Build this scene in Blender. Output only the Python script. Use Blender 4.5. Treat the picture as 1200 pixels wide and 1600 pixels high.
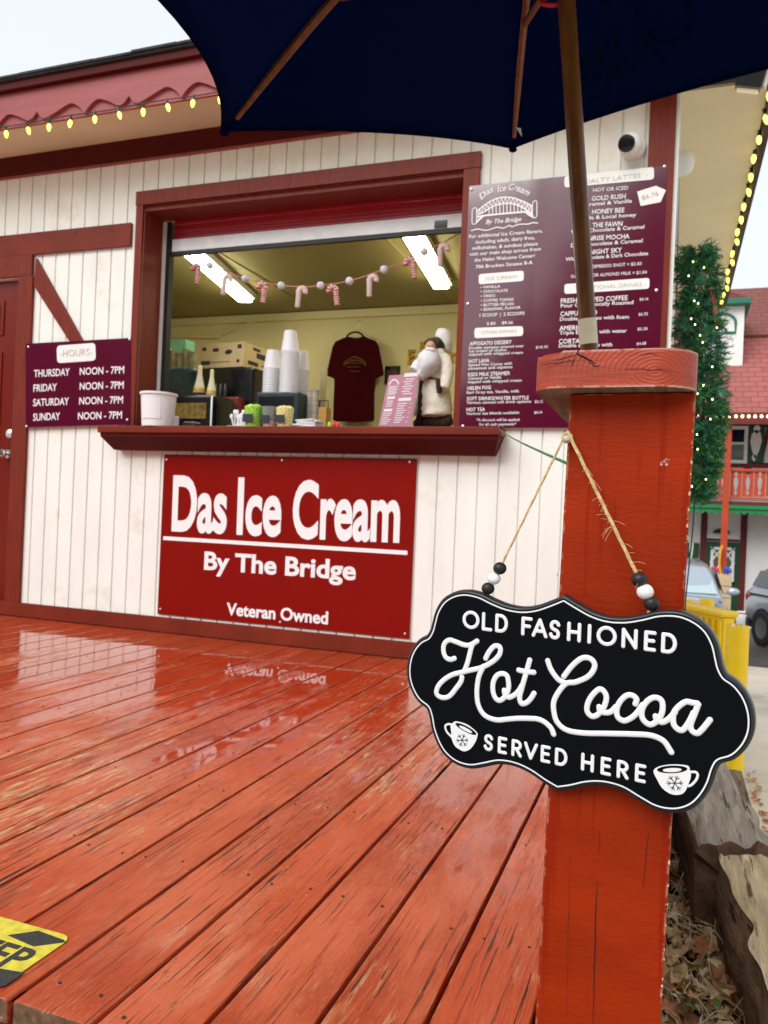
import bpy, bmesh, math, random
from mathutils import Vector, Matrix, noise
rad = math.radians
scene = bpy.context.scene
for o in list(bpy.data.objects): bpy.data.objects.remove(o)
random.seed(7)

# ------------------------------------------------------------------ camera
F_PX, YAW, PITCH, ROLL = 1234.9, -0.349717, 0.001247, 0.0427728
CAM = Vector((0.0, 0.0, 0.72))                       # 0.72 m above the deck
_f = Vector((math.sin(YAW)*math.cos(PITCH), math.cos(YAW)*math.cos(PITCH), math.sin(PITCH)))
_r0 = Vector((math.cos(YAW), -math.sin(YAW), 0)); _u0 = _r0.cross(_f)
_r = _r0*math.cos(ROLL) + _u0*math.sin(ROLL); _u = -_r0*math.sin(ROLL) + _u0*math.cos(ROLL)
cam_d = bpy.data.cameras.new('camera'); cam = bpy.data.objects.new('camera', cam_d)
scene.collection.objects.link(cam); scene.camera = cam
cam.matrix_world = Matrix(((_r.x, _u.x, -_f.x, CAM.x), (_r.y, _u.y, -_f.y, CAM.y), (_r.z, _u.z, -_f.z, CAM.z), (0, 0, 0, 1)))
cam_d.sensor_fit = 'VERTICAL'; cam_d.sensor_height = 32.0; cam_d.lens = F_PX/1600*32.0
cam_d.clip_start = 0.02; cam_d.clip_end = 2000
cam_d.dof.use_dof = True; cam_d.dof.focus_distance = 0.86; cam_d.dof.aperture_fstop = 14.0

# ------------------------------------------------------------------ sky, sun, exposure
SUN_EL, SUN_AZ = rad(42), rad(200)                   # azimuth clockwise from +Y: behind the camera, a little to the left
w = bpy.data.worlds.new('World'); scene.world = w; w.use_nodes = True
nt = w.node_tree; nt.nodes.clear()
sky = nt.nodes.new('ShaderNodeTexSky'); sky.sky_type = 'NISHITA'; sky.sun_disc = False
sky.sun_elevation = SUN_EL; sky.sun_rotation = SUN_AZ; sky.air_density = 1.0; sky.dust_density = 3.0
hs = nt.nodes.new('ShaderNodeHueSaturation'); hs.inputs['Saturation'].default_value = 0.10
cl = nt.nodes.new('ShaderNodeMix'); cl.data_type = 'RGBA'; cl.inputs[0].default_value = 0.82
cl.inputs[7].default_value = (6.15, 6.6, 7.1, 1)     # even overcast cloud over the clear sky
bg = nt.nodes.new('ShaderNodeBackground'); bg.inputs[1].default_value = 0.10
wo = nt.nodes.new('ShaderNodeOutputWorld')
nt.links.new(sky.outputs[0], hs.inputs['Color']); nt.links.new(hs.outputs[0], cl.inputs[6])
nt.links.new(cl.outputs[2], bg.inputs[0]); nt.links.new(bg.outputs[0], wo.inputs[0])
sd = bpy.data.lights.new('sun', 'SUN'); sd.energy = 1.5; sd.angle = rad(40); sd.color = (1.0, 0.965, 0.92)
sun = bpy.data.objects.new('sun', sd); scene.collection.objects.link(sun)
_sv = Vector((math.sin(SUN_AZ)*math.cos(SUN_EL), math.cos(SUN_AZ)*math.cos(SUN_EL), math.sin(SUN_EL)))
sun.rotation_euler = _sv.to_track_quat('Z', 'Y').to_euler()
vs = scene.view_settings; vs.view_transform = 'Standard'; vs.look = 'None'; vs.exposure = 0.70; vs.gamma = 1.0; vs.use_curve_mapping = False
scene.cycles.use_denoising = True; scene.cycles.max_bounces = 8; scene.cycles.sample_clamp_indirect = 6.0

# ------------------------------------------------------------------ pixel helpers (photo 1200 x 1600 -> a point on a real plane)
def ray(px, py):
    return _r*((px-600)/F_PX) - _u*((py-800)/F_PX) + _f
def PY(px, py, Y):
    d = ray(px, py); return CAM + d*((Y-CAM.y)/d.y)
def PZ(px, py, Z):
    d = ray(px, py); return CAM + d*((Z-CAM.z)/d.z)

# ------------------------------------------------------------------ objects
OFF = {}
def thing(name, label, cat, loc=(0, 0, 0), group=None):
    o = bpy.data.objects.new(name, None); scene.collection.objects.link(o)
    o.location = loc; o.empty_display_size = 0.1
    OFF[o.name] = Vector(loc); tag(o, label, cat, group); return o
def tag(o, label=None, cat=None, group=None, kind=None):
    if label: o['label'] = label
    if cat: o['category'] = cat
    if group: o['group'] = group
    if kind: o['kind'] = kind
    return o
def obj(name, bm, m, parent=None, smooth=40, fix=True, label=None):
    if fix: bmesh.ops.recalc_face_normals(bm, faces=bm.faces[:])
    off = OFF.get(parent.name, Vector()) if parent else Vector()
    if off.length: bmesh.ops.translate(bm, verts=bm.verts[:], vec=-off)
    me = bpy.data.meshes.new(name); bm.to_mesh(me); bm.free()
    for mm in (m if isinstance(m, (list, tuple)) else [m]): me.materials.append(mm)
    if smooth:
        me.shade_smooth(); me.set_sharp_from_angle(angle=rad(smooth))
    o = bpy.data.objects.new(name, me); scene.collection.objects.link(o)
    if smooth: o.modifiers.new('weighted', 'WEIGHTED_NORMAL').keep_sharp = True
    if parent: o.parent = parent; OFF[o.name] = off
    if label: o['label'] = label
    return o
def struct(name, bm, m, **k):
    o = obj(name, bm, m, **k); o['kind'] = 'structure'; return o
def dup(root, loc, label=None):
    r = root.copy(); scene.collection.objects.link(r); r.location = loc
    if label: r['label'] = label
    for ch in list(root.children):
        c = ch.copy(); scene.collection.objects.link(c); c.parent = r
        for g in ch.children:
            d = g.copy(); scene.collection.objects.link(d); d.parent = c
    return r
NB = bmesh.new
def box(bm, lo, hi, bev=0.0, mi=0, M=None):
    v = [bm.verts.new((x, y, z)) for x in (lo[0], hi[0]) for y in (lo[1], hi[1]) for z in (lo[2], hi[2])]
    fs = [bm.faces.new([v[i] for i in q]) for q in ((0, 1, 3, 2), (4, 6, 7, 5), (0, 4, 5, 1), (2, 3, 7, 6), (0, 2, 6, 4), (1, 5, 7, 3))]
    for f in fs: f.material_index = mi
    if M is not None:
        for q in v: q.co = M @ q.co
    if bev > 0:
        es = list({e for f in fs for e in f.edges})
        r = bmesh.ops.bevel(bm, geom=es, offset=bev, segments=2, affect='EDGES', profile=0.5)
        for f in r['faces']: f.material_index = mi
def prism(bm, pts, vec, mi=0, bev=0.0, mi_side=None):
    vec = Vector(vec)
    a = [bm.verts.new(p) for p in pts]; b = [bm.verts.new(Vector(p)+vec) for p in pts]
    f0 = bm.faces.new(a); f1 = bm.faces.new(b[::-1]); fs = [f0, f1]; n = len(pts)
    sides = [bm.faces.new((a[i], b[i], b[(i+1) % n], a[(i+1) % n])) for i in range(n)]
    for f in fs: f.material_index = mi
    for f in sides: f.material_index = mi if mi_side is None else mi_side
    if bev > 0:
        bmesh.ops.bevel(bm, geom=list(f0.edges), offset=bev, segments=3, affect='EDGES', profile=0.5)
def tube(bm, pts, r, seg=8, closed=False, mi=0, squash=None):
    pts = [Vector(p) for p in pts]; n = len(pts); rr = r if isinstance(r, (list, tuple)) else [r]*n
    tang = []
    for i in range(n):
        a = pts[(i-1) % n] if (closed or i > 0) else pts[i]; b = pts[(i+1) % n] if (closed or i < n-1) else pts[i]
        t = (b-a); tang.append(t.normalized() if t.length > 1e-9 else Vector((0, 0, 1)))
    up = Vector((0, 0, 1)) if abs(tang[0].z) < 0.9 else Vector((1, 0, 0))
    if squash: up = Vector(squash[0])
    rings = []; nrm = (up - tang[0]*up.dot(tang[0])).normalized()
    for i in range(n):
        nrm = (nrm - tang[i]*nrm.dot(tang[i]))
        nrm = nrm.normalized() if nrm.length > 1e-6 else Vector((1, 0, 0))
        if squash: nrm = (up - tang[i]*up.dot(tang[i])).normalized()
        bn = tang[i].cross(nrm); k = squash[1] if squash else 1.0
        rings.append([bm.verts.new(pts[i] + (nrm*math.cos(2*math.pi*j/seg)*k + bn*math.sin(2*math.pi*j/seg))*rr[i]) for j in range(seg)])
    for i in range(n if closed else n-1):
        A, B = rings[i], rings[(i+1) % n]
        for j in range(seg):
            f = bm.faces.new((A[j], A[(j+1) % seg], B[(j+1) % seg], B[j])); f.material_index = mi
    if not closed:
        bm.faces.new(rings[0][::-1]).material_index = mi; bm.faces.new(rings[-1]).material_index = mi
def lathe(bm, prof, c, seg=24, axis=(0, 0, 1), mi=0, sx=1.0, sy=1.0):
    q = Vector((0, 0, 1)).rotation_difference(Vector(axis).normalized()).to_matrix(); c = Vector(c); rings = []
    for r, z in prof:
        if r < 1e-6: rings.append([bm.verts.new(c + q @ Vector((0, 0, z)))])
        else: rings.append([bm.verts.new(c + q @ Vector((r*sx*math.cos(2*math.pi*j/seg), r*sy*math.sin(2*math.pi*j/seg), z))) for j in range(seg)])
    for A, B in zip(rings, rings[1:]):
        for j in range(seg):
            k = (j+1) % seg
            if len(A) == 1 and len(B) == 1: continue
            if len(A) == 1: f = bm.faces.new((A[0], B[j], B[k]))
            elif len(B) == 1: f = bm.faces.new((A[j], A[k], B[0]))
            else: f = bm.faces.new((A[j], A[k], B[k], B[j]))
            f.material_index = mi
    if len(rings[0]) > 1: bm.faces.new(rings[0][::-1]).material_index = mi
    if len(rings[-1]) > 1: bm.faces.new(rings[-1]).material_index = mi
def ball(bm, c, r, scale=(1, 1, 1), seg=16, mi=0, M=None):
    mt = Matrix.Translation(Vector(c)) @ (M or Matrix()) @ Matrix.Diagonal((scale[0]*r, scale[1]*r, scale[2]*r, 1))
    res = bmesh.ops.create_uvsphere(bm, u_segments=seg, v_segments=max(6, seg//2), radius=1, matrix=mt)
    for v in res['verts']:
        for f in v.link_faces: f.material_index = mi
def smooth_path(pts, n=6, closed=False):
    pts = [Vector(p) for p in pts]; N = len(pts); out = []
    for i in range(N if closed else N-1):
        g = (lambda k: pts[k % N]) if closed else (lambda k: pts[min(max(k, 0), N-1)])
        p0, p1, p2, p3 = g(i-1), g(i), g(i+1), g(i+2)
        for k in range(n):
            t = k/n
            out.append(0.5*((2*p1) + (p2-p0)*t + (2*p0-5*p1+4*p2-p3)*t*t + (3*p1-p0-3*p2+p3)*t**3))
    if not closed: out.append(pts[-1])
    return out
def text(bm, s, mat4, width=None, height=1.0, bold=0.0, depth=0.0006, shear=0.0, spacing=1.0, res=3, mi=0):
    """lettering with its baseline start at the origin of mat4, cap height `height`, squeezed to `width`"""
    cu = bpy.data.curves.new('t', 'FONT'); cu.body = s; cu.size = 1.0; cu.resolution_u = res
    if bold > 0: cu.bevel_depth = bold; cu.bevel_resolution = 0
    else: cu.offset = bold
    cu.shear = shear; cu.space_character = spacing; cu.extrude = 0.5
    to = bpy.data.objects.new('t', cu); me = to.to_mesh()
    if len(me.vertices):
        xs = [v.co.x for v in me.vertices]; x0, x1 = min(xs), max(xs)
        cap = 0.729; sy = height/cap; sx = (width/(x1-x0)) if width else sy
        vs_ = [bm.verts.new(mat4 @ Vector(((v.co.x-x0)*sx, v.co.y*sy, v.co.z*depth))) for v in me.vertices]
        for p in me.polygons:
            try: bm.faces.new([vs_[i] for i in p.vertices]).material_index = mi
            except ValueError: pass
    to.to_mesh_clear(); bpy.data.objects.remove(to); bpy.data.curves.remove(cu)
def ftext(bm, s, pl, pr, capx, Y, bold=0.0, depth=0.0012, shear=0.0, mi=0, res=3, spacing=1.0):
    """lettering on a wall plane at Y, from its baseline's two ends and its cap height in photo pixels"""
    a, b = PY(*pl, Y), PY(*pr, Y)
    h = (PY((pl[0]+pr[0])/2, (pl[1]+pr[1])/2 - capx, Y) - PY((pl[0]+pr[0])/2, (pl[1]+pr[1])/2, Y)).z
    d = (b-a); wd = d.length; ex = d.normalized(); ey = Vector((-ex.z, 0, ex.x)); en = ex.cross(ey)
    M = Matrix(((ex.x, ey.x, en.x, a.x), (ex.y, ey.y, en.y, a.y), (ex.z, ey.z, en.z, a.z), (0, 0, 0, 1)))
    text(bm, s, M, wd, h, bold, depth, shear, spacing, res, mi)

# ------------------------------------------------------------------ materials
def mat(name, col, rough=0.5, var=0.0, vscale=6.0, stretch=(1, 1, 1), bump=0.0, bscale=40.0, bstretch=None, metal=0.0,
        spec=0.5, coat=0.0, coat_r=0.1, wear=None, wear_t=0.62, wear_scale=14.0, edge=None, emit=None, estr=0.0, trans=0.0, ior=1.45,
        rvar=0.0, streak=None, dirt=None, sheen=0.0, subs=0.0):
    m = bpy.data.materials.new(name); m.use_nodes = True; t = m.node_tree; N, L = t.nodes, t.links
    b = N['Principled BSDF']; b.inputs['Base Color'].default_value = (*col, 1); b.inputs['Roughness'].default_value = rough
    b.inputs['Metallic'].default_value = metal; b.inputs['Specular IOR Level'].default_value = spec
    b.inputs['Coat Weight'].default_value = coat; b.inputs['Coat Roughness'].default_value = coat_r
    b.inputs['Transmission Weight'].default_value = trans; b.inputs['IOR'].default_value = ior
    b.inputs['Sheen Weight'].default_value = sheen
    if subs: b.inputs['Subsurface Weight'].default_value = subs; b.inputs['Subsurface Radius'].default_value = (0.02, 0.02, 0.02)
    if emit: b.inputs['Emission Color'].default_value = (*emit, 1); b.inputs['Emission Strength'].default_value = estr
    tc = N.new('ShaderNodeTexCoord')
    def nz(scale, st, detail=5.0, rough_=0.55):
        mp = N.new('ShaderNodeMapping'); mp.inputs['Scale'].default_value = st
        n = N.new('ShaderNodeTexNoise'); n.inputs['Scale'].default_value = scale; n.inputs['Detail'].default_value = detail; n.inputs['Roughness'].default_value = rough_
        L.new(tc.outputs['Object'], mp.inputs[0]); L.new(mp.outputs[0], n.inputs['Vector']); return n.outputs[0]
    def ramp(src, a, bb):
        r = N.new('ShaderNodeMapRange'); r.inputs[1].default_value = a; r.inputs[2].default_value = bb; r.clamp = True
        L.new(src, r.inputs[0]); return r.outputs[0]
    def mix(fac, c1, c2):
        x = N.new('ShaderNodeMix'); x.data_type = 'RGBA'
        L.new(fac, x.inputs[0])
        for s, k in ((c1, 6), (c2, 7)):
            if isinstance(s, tuple): x.inputs[k].default_value = (*s, 1)
            else: L.new(s, x.inputs[k])
        return x.outputs[2]
    cur = col
    if var > 0:
        cur = mix(ramp(nz(vscale, stretch), 0.3, 0.7), tuple(c*(1-var) for c in col), tuple(min(1, c*(1+var)) for c in col))
    if streak: cur = mix(ramp(nz(streak[1], streak[2], 6.0, 0.6), streak[3], streak[3]+0.05), cur, streak[0])
    if dirt: cur = mix(ramp(nz(dirt[1], (1, 1, 1), 6.0, 0.65), dirt[2], dirt[2]+0.18), cur, dirt[0])
    if wear: cur = mix(ramp(nz(wear_scale, stretch, 8.0, 0.7), wear_t, wear_t+0.03), cur, wear)
    if edge:
        bv = N.new('ShaderNodeBevel'); bv.inputs[0].default_value = edge[1]; bv.samples = 4
        g = N.new('ShaderNodeNewGeometry'); dt = N.new('ShaderNodeVectorMath'); dt.operation = 'DOT_PRODUCT'
        L.new(bv.outputs[0], dt.inputs[0]); L.new(g.outputs['Normal'], dt.inputs[1])
        e = ramp(dt.outputs['Value'], 0.97, 0.88); k = ramp(nz(edge[2], (1, 1, 1), 6.0, 0.7), edge[3], edge[3]+0.06)
        mu = N.new('ShaderNodeMath'); mu.operation = 'MULTIPLY'; L.new(e, mu.inputs[0]); L.new(k, mu.inputs[1])
        cur = mix(mu.outputs[0], cur, edge[0])
    if not isinstance(cur, tuple): L.new(cur, b.inputs['Base Color'])
    if rvar > 0:
        r = N.new('ShaderNodeMapRange'); r.inputs[3].default_value = max(0, rough-rvar); r.inputs[4].default_value = rough+rvar
        r.inputs[1].default_value = 0.35; r.inputs[2].default_value = 0.65
        L.new(nz(vscale*0.7, stretch), r.inputs[0]); L.new(r.outputs[0], b.inputs['Roughness'])
    if bump > 0:
        bp = N.new('ShaderNodeBump'); bp.inputs['Strength'].default_value = 1.0; bp.inputs['Distance'].default_value = bump
        L.new(nz(bscale, bstretch or stretch, 6.0, 0.6), bp.inputs['Height']); L.new(bp.outputs[0], b.inputs['Normal'])
    return m

RED = (0.27, 0.042, 0.030)
M = {}
M['trim'] = mat('red trim paint', (0.175, 0.020, 0.007), 0.45, spec=0.28, var=0.18, vscale=5, bump=0.0012, bscale=30, wear=(0.11, 0.012, 0.004), wear_t=0.66, wear_scale=9)
M['trim_v'] = mat('red trim paint upright', (0.175, 0.020, 0.008), 0.45, 0.22, 8, (6, 6, 0.6), 0.0012, 20, (6, 6, 0.5), spec=0.28)
M['frieze'] = mat('dark red frieze paint', (0.075, 0.003, 0.003), 0.6, 0.15, 4, (0.5, 1, 4), 0.0008, 20, spec=0.2)
M['fascia'] = mat('rose red fascia paint', (0.33, 0.070, 0.072), 0.5, 0.12, 4, (0.6, 3, 5), 0.0012, 24, (0.4, 3, 6), wear=(0.28, 0.05, 0.05), wear_t=0.72, wear_scale=7)
M['siding'] = mat('cream siding paint', (0.86, 0.868, 0.815), 0.55, 0.05, 3, (2, 2, 0.5), 0.0014, 60, (1, 1, 0.12), dirt=((0.70, 0.66, 0.54), 3.0, 0.58))
M['soffit'] = mat('tan soffit paint', (0.76, 0.66, 0.46), 0.6, 0.06, 2.0, (1, 1, 1), 0.0004, 20)
M['door'] = mat('red door paint', (0.16, 0.008, 0.002), 0.3, 0.08, 4, (1, 1, 1), 0.0003, 60, coat=0.12)
M['shutter'] = mat('red roller shutter', (0.42, 0.010, 0.022), 0.35, 0.08, 3, (1, 1, 8), coat=0.2)
M['galv'] = mat('galvanised strip', (0.80, 0.84, 0.86), 0.42, 0.08, 14, (1, 1, 1), metal=0.0, dirt=((0.55, 0.57, 0.58), 9, 0.66))
M['white_metal'] = mat('white painted metal', (0.80, 0.80, 0.79), 0.4, 0.04, 10)
M['screw'] = mat('screw head', (0.75, 0.73, 0.70), 0.35, metal=0.7)
M['black'] = mat('black rubber', (0.012, 0.012, 0.014), 0.5)
M['blackgloss'] = mat('black gloss plastic', (0.008, 0.008, 0.010), 0.18)
M['roof'] = mat('black roof shingle', (0.035, 0.035, 0.040), 0.85, 0.4, 20, (1, 1, 1), 0.004, 60)
M['sign_red'] = mat('red sign panel', (0.225, 0.0040, 0.0016), 0.3, spec=0.2, var=0.05, vscale=3, bump=0.0002, bscale=30)
M['sign_maroon'] = mat('maroon sign panel', (0.100, 0.0020, 0.024), 0.14, 0.06, 3, (1, 1, 1), 0.00012, 4.0, coat=1.0, coat_r=0.10)
M['sign_maroon'].node_tree.nodes['Principled BSDF'].inputs['Coat IOR'].default_value = 1.75   # laminated print, quite mirror-like
M['letter'] = mat('white lettering', (0.86, 0.85, 0.86), 0.45)
M['pill'] = mat('white label', (0.86, 0.86, 0.83), 0.35)
M['faint'] = mat('grey lettering', (0.50, 0.47, 0.43), 0.5)
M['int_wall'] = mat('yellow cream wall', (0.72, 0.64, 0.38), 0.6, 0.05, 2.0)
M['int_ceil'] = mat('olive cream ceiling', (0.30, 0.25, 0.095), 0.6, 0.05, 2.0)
M['bulb'] = mat('lit yellow bulb', (0.9, 0.75, 0.1), 0.2, emit=(1.0, 0.78, 0.10), estr=2.6)
M['bulb_cool'] = mat('lit warm white bulb', (0.9, 0.8, 0.5), 0.2, emit=(1.0, 0.86, 0.45), estr=3.2)
M['tubelight'] = mat('lit fluorescent lens', (0.9, 0.9, 0.8), 0.3, emit=(1.0, 0.93, 0.62), estr=19.0)
M['socket'] = mat('green bulb socket', (0.02, 0.09, 0.05), 0.4)
M['wire'] = mat('dark green wire', (0.010, 0.022, 0.014), 0.5)
for k in ('bulb', 'bulb_cool'): M[k].cycles.emission_sampling = 'NONE'

def deck_mat():
    m = bpy.data.materials.new('wet red deck paint'); m.use_nodes = True; t = m.node_tree; N, L = t.nodes, t.links
    b = N['Principled BSDF']; tc = N.new('ShaderNodeTexCoord'); geo = N.new('ShaderNodeNewGeometry')
    # every board shifts its own grain
    sh = N.new('ShaderNodeVectorMath'); sh.operation = 'MULTIPLY_ADD'; comb = N.new('ShaderNodeCombineXYZ')
    mm = N.new('ShaderNodeMath'); mm.operation = 'MULTIPLY'; mm.inputs[1].default_value = 31.0
    L.new(geo.outputs['Random Per Island'], mm.inputs[0]); L.new(mm.outputs[0], comb.inputs[1]); L.new(mm.outputs[0], comb.inputs[2])
    ad = N.new('ShaderNodeVectorMath'); ad.operation = 'ADD'; L.new(tc.outputs['Object'], ad.inputs[0]); L.new(comb.outputs[0], ad.inputs[1])
    def nz(scale, st, own=True, detail=6, ro=0.6):
        mp = N.new('ShaderNodeMapping'); mp.inputs['Scale'].default_value = st
        n = N.new('ShaderNodeTexNoise'); n.inputs['Scale'].default_value = scale; n.inputs['Detail'].default_value = detail; n.inputs['Roughness'].default_value = ro
        L.new(ad.outputs[0] if own else tc.outputs['Object'], mp.inputs[0]); L.new(mp.outputs[0], n.inputs['Vector']); return n.outputs[0]
    def mr(src, a, bb, c=0.0, d=1.0):
        r = N.new('ShaderNodeMapRange'); r.inputs[1].default_value = a; r.inputs[2].default_value = bb; r.inputs[3].default_value = c; r.inputs[4].default_value = d
        L.new(src, r.inputs[0]); return r.outputs[0]
    def ma(op, a, c):
        x = N.new('ShaderNodeMath'); x.operation = op
        for i, s in enumerate((a, c)):
            if isinstance(s, (int, float)): x.inputs[i].default_value = s
            else: L.new(s, x.inputs[i])
        return x.outputs[0]
    def mix(fac, c1, c2):
        x = N.new('ShaderNodeMix'); x.data_type = 'RGBA'; L.new(fac, x.inputs[0])
        for s, k in ((c1, 6), (c2, 7)):
            if isinstance(s, tuple): x.inputs[k].default_value = (*s, 1)
            else: L.new(s, x.inputs[k])
        return x.outputs[2]
    tone = mix(geo.outputs['Random Per Island'], (0.36, 0.039, 0.007), (0.50, 0.067, 0.014))
    blot = mr(nz(3.0, (1.6, 0.7, 1), True, 7, 0.65), 0.42, 0.60)
    col = mix(blot, tone, (0.56, 0.106, 0.038))                      # chalked paint
    grain = nz(9.0, (14, 0.55, 1), True, 7, 0.62)
    col = mix(mr(grain, 0.56, 0.66, 0, 0.65), col, (0.27, 0.020, 0.004))
    pat = mr(nz(1.6, (1.0, 0.7, 1), False, 6, 0.65), 0.50, 0.58)
    worn = ma('MULTIPLY', mr(nz(16.0, (5, 0.5, 1), True, 9, 0.75), 0.54, 0.575), pat)
    col = mix(ma('MULTIPLY', worn, 0.8), col, (0.58, 0.40, 0.19))   # bare wood showing through worn paint
    fleck = ma('MULTIPLY', mr(nz(170.0, (1, 0.45, 1), True, 3, 0.7), 0.635, 0.665), mr(nz(2.7, (1, 0.6, 1), True, 5, 0.65), 0.46, 0.60))
    col = mix(ma('MULTIPLY', fleck, 0.75), col, (0.58, 0.36, 0.20))
    scuff = ma('MULTIPLY', mr(nz(48.0, (2.2, 0.5, 1), True, 6, 0.7), 0.60, 0.64), mr(nz(3.4, (1, 1, 1), True, 5, 0.6), 0.50, 0.58))
    col = mix(ma('MULTIPLY', scuff, 0.7), col, (0.09, 0.022, 0.012))
    fine = nz(60.0, (9, 0.35, 1), True, 5, 0.65)
    col = mix(mr(fine, 0.56, 0.69, 0, 0.42), col, (0.20, 0.020, 0.004)); col = mix(mr(fine, 0.45, 0.32, 0, 0.4), col, (0.66, 0.20, 0.080))
    grime = mr(nz(5.0, (1.5, 0.8, 1), False, 7, 0.7), 0.56, 0.70)
    col = mix(ma('MULTIPLY', grime, 0.45), col, (0.16, 0.040, 0.018))
    crack = ma('MULTIPLY', mr(nz(26.0, (7, 0.16, 1), True, 3, 0.5), 0.628, 0.65), mr(nz(2.2, (1, 0.6, 1), True, 3, 0.5), 0.42, 0.54))
    col = mix(crack, col, (0.035, 0.012, 0.008))
    knot = mr(nz(21.0, (1, 0.7, 1), True, 2, 0.5), 0.765, 0.785)
    col = mix(knot, col, (0.02, 0.010, 0.008))
    # standing water: near the kiosk almost everywhere, in patches towards the camera
    sx = N.new('ShaderNodeSeparateXYZ'); L.new(tc.outputs['Object'], sx.inputs[0])
    wet = ma('ADD', ma('ADD', mr(nz(2.3, (1.5, 0.7, 1), False, 8, 0.68), 0.36, 0.64, 0, 0.75), mr(nz(7.0, (3.0, 0.5, 1), True, 6, 0.65), 0.4, 0.6, -0.12, 0.25)), mr(sx.outputs[1], 1.2, 3.2, -0.38, 0.45))
    wet = mr(wet, 0.25, 0.75)
    col = mix(ma('MULTIPLY', mr(wet, 0.35, 0.85), 0.55), col, (0.37, 0.027, 0.0025))   # wet paint is deeper in colour
    bv = N.new('ShaderNodeBevel'); bv.inputs[0].default_value = 0.005; bv.samples = 4; dt = N.new('ShaderNodeVectorMath'); dt.operation = 'DOT_PRODUCT'
    L.new(bv.outputs[0], dt.inputs[0]); L.new(geo.outputs['Normal'], dt.inputs[1])
    edge = ma('MULTIPLY', mr(dt.outputs['Value'], 0.985, 0.93), mr(nz(30, (1, 0.35, 1), True, 5, 0.65), 0.52, 0.60))
    col = mix(ma('MULTIPLY', edge, 0.8), col, (0.50, 0.33, 0.20))
    L.new(col, b.inputs['Base Color'])
    L.new(mr(wet, 0, 1, 0.42, 0.02), b.inputs['Roughness'])
    L.new(mr(wet, 0, 1, 0.30, 1.0), b.inputs['Specular IOR Level'])
    h = ma('SUBTRACT', ma('MULTIPLY', grain, 0.35), ma('MULTIPLY', crack, 1.2))
    h = ma('ADD', h, ma('MULTIPLY', nz(70, (1, 0.35, 1), True, 4, 0.6), 0.22))
    bp = N.new('ShaderNodeBump'); L.new(mr(wet, 0, 1, 0.0070, 0.00007), bp.inputs['Distance']); L.new(h, bp.inputs['Height'])
    L.new(bp.outputs[0], b.inputs['Normal'])
    return m
M['deck'] = deck_mat()
M['post'] = mat('orange red post paint', (0.300, 0.0225, 0.0022), 0.5, 0.22, 5, (1, 1, 2.2), 0.0009, 110, (0.6, 0.6, 1.8), spec=0.13, edge=((0.62, 0.36, 0.22), 0.004, 60, 0.50),
                wear=(0.55, 0.24, 0.16), wear_t=0.735, wear_scale=26, streak=((0.27, 0.015, 0.0015), 9, (8, 8, 0.30), 0.565), dirt=((0.245, 0.016, 0.003), 5, 0.60))
M['capend'] = mat('weathered red cap paint', (0.46, 0.070, 0.034), 0.5, 0.14, 10, (1, 1, 3), 0.0016, 60, (0.5, 0.5, 3), edge=((0.66, 0.42, 0.34), 0.005, 40, 0.42))
M['rawwood'] = mat('raw grey wood', (0.22, 0.145, 0.09), 0.8, 0.45, 18, (8, 0.7, 1), 0.0016, 40, (8, 0.6, 1))
M['polewood'] = mat('varnished wood pole', (0.13, 0.050, 0.011), 0.35, 0.35, 14, (5, 5, 0.5), spec=0.3, coat=0.25)
M['ribwood'] = mat('oak rib', (0.19, 0.075, 0.03), 0.5, 0.3, 20, (3, 3, 3))
def canvas_mat(name, col):
    m = mat(name, col, 0.9, 0.06, 8, bump=0.0004, bscale=300, spec=0.05)
    t = m.node_tree; N, L = t.nodes, t.links; b = N['Principled BSDF']; o = [n for n in N if n.type == 'OUTPUT_MATERIAL'][0]
    tr = N.new('ShaderNodeBsdfTranslucent'); tr.inputs[0].default_value = (0.004, 0.052, 0.15, 1)
    mx = N.new('ShaderNodeMixShader'); mx.inputs[0].default_value = 0.50
    L.new(b.outputs[0], mx.inputs[1]); L.new(tr.outputs[0], mx.inputs[2]); L.new(mx.outputs[0], o.inputs[0]); return m
M['navy'] = canvas_mat('navy canvas', (0.0012, 0.006, 0.040))
M['navyprint'] = mat('print seen through canvas', (0.0009, 0.0045, 0.027), 0.95, spec=0.0)
M['signblack'] = mat('black sign face', (0.0018, 0.0026, 0.0050), 0.6, 0.1, 20, spec=0.10)
M['signedge'] = mat('black sign edge', (0.018, 0.021, 0.026), 0.33)
M['signwhite'] = mat('white raised letters', (0.84, 0.84, 0.87), 0.4)
M['jute'] = mat('jute twine', (0.62, 0.44, 0.22), 0.9, 0.35, 300, bump=0.0006, bscale=600)
M['beadw'] = mat('white bead', (0.84, 0.84, 0.86), 0.4)
M['beadb'] = mat('black bead', (0.012, 0.013, 0.015), 0.45)

# ================================================================== SETTING: ground, deck
D = 3.7593                                            # front wall plane of the kiosk
LOT = lambda y: -1.30 - 0.032*max(0.0, min(y, 26.0)-6.0)   # the car park falls away from the kiosk
bm = NB()
ys = [-300, -60, -10, -2, 0, 2, 4, 6, 10, 14, 18, 22, 26, 40, 120, 700]; xs = [-600, -120, -30, -8, -2, 0.35, 1, 2, 4, 8, 16, 40, 150, 600]
vv = [[bm.verts.new((x, y, LOT(y))) for x in xs] for y in ys]
for i in range(len(ys)-1):
    for j in range(len(xs)-1): bm.faces.new((vv[i][j], vv[i][j+1], vv[i+1][j+1], vv[i+1][j]))
M['concrete'] = mat('pale concrete', (0.60, 0.52, 0.41), 0.75, 0.14, 1.3, (1, 1, 1), 0.004, 25, dirt=((0.36, 0.30, 0.23), 1.1, 0.52), streak=((0.12, 0.10, 0.07), 1.6, (1, 1, 1), 0.66))
struct('ground', bm, M['concrete'])
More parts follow.
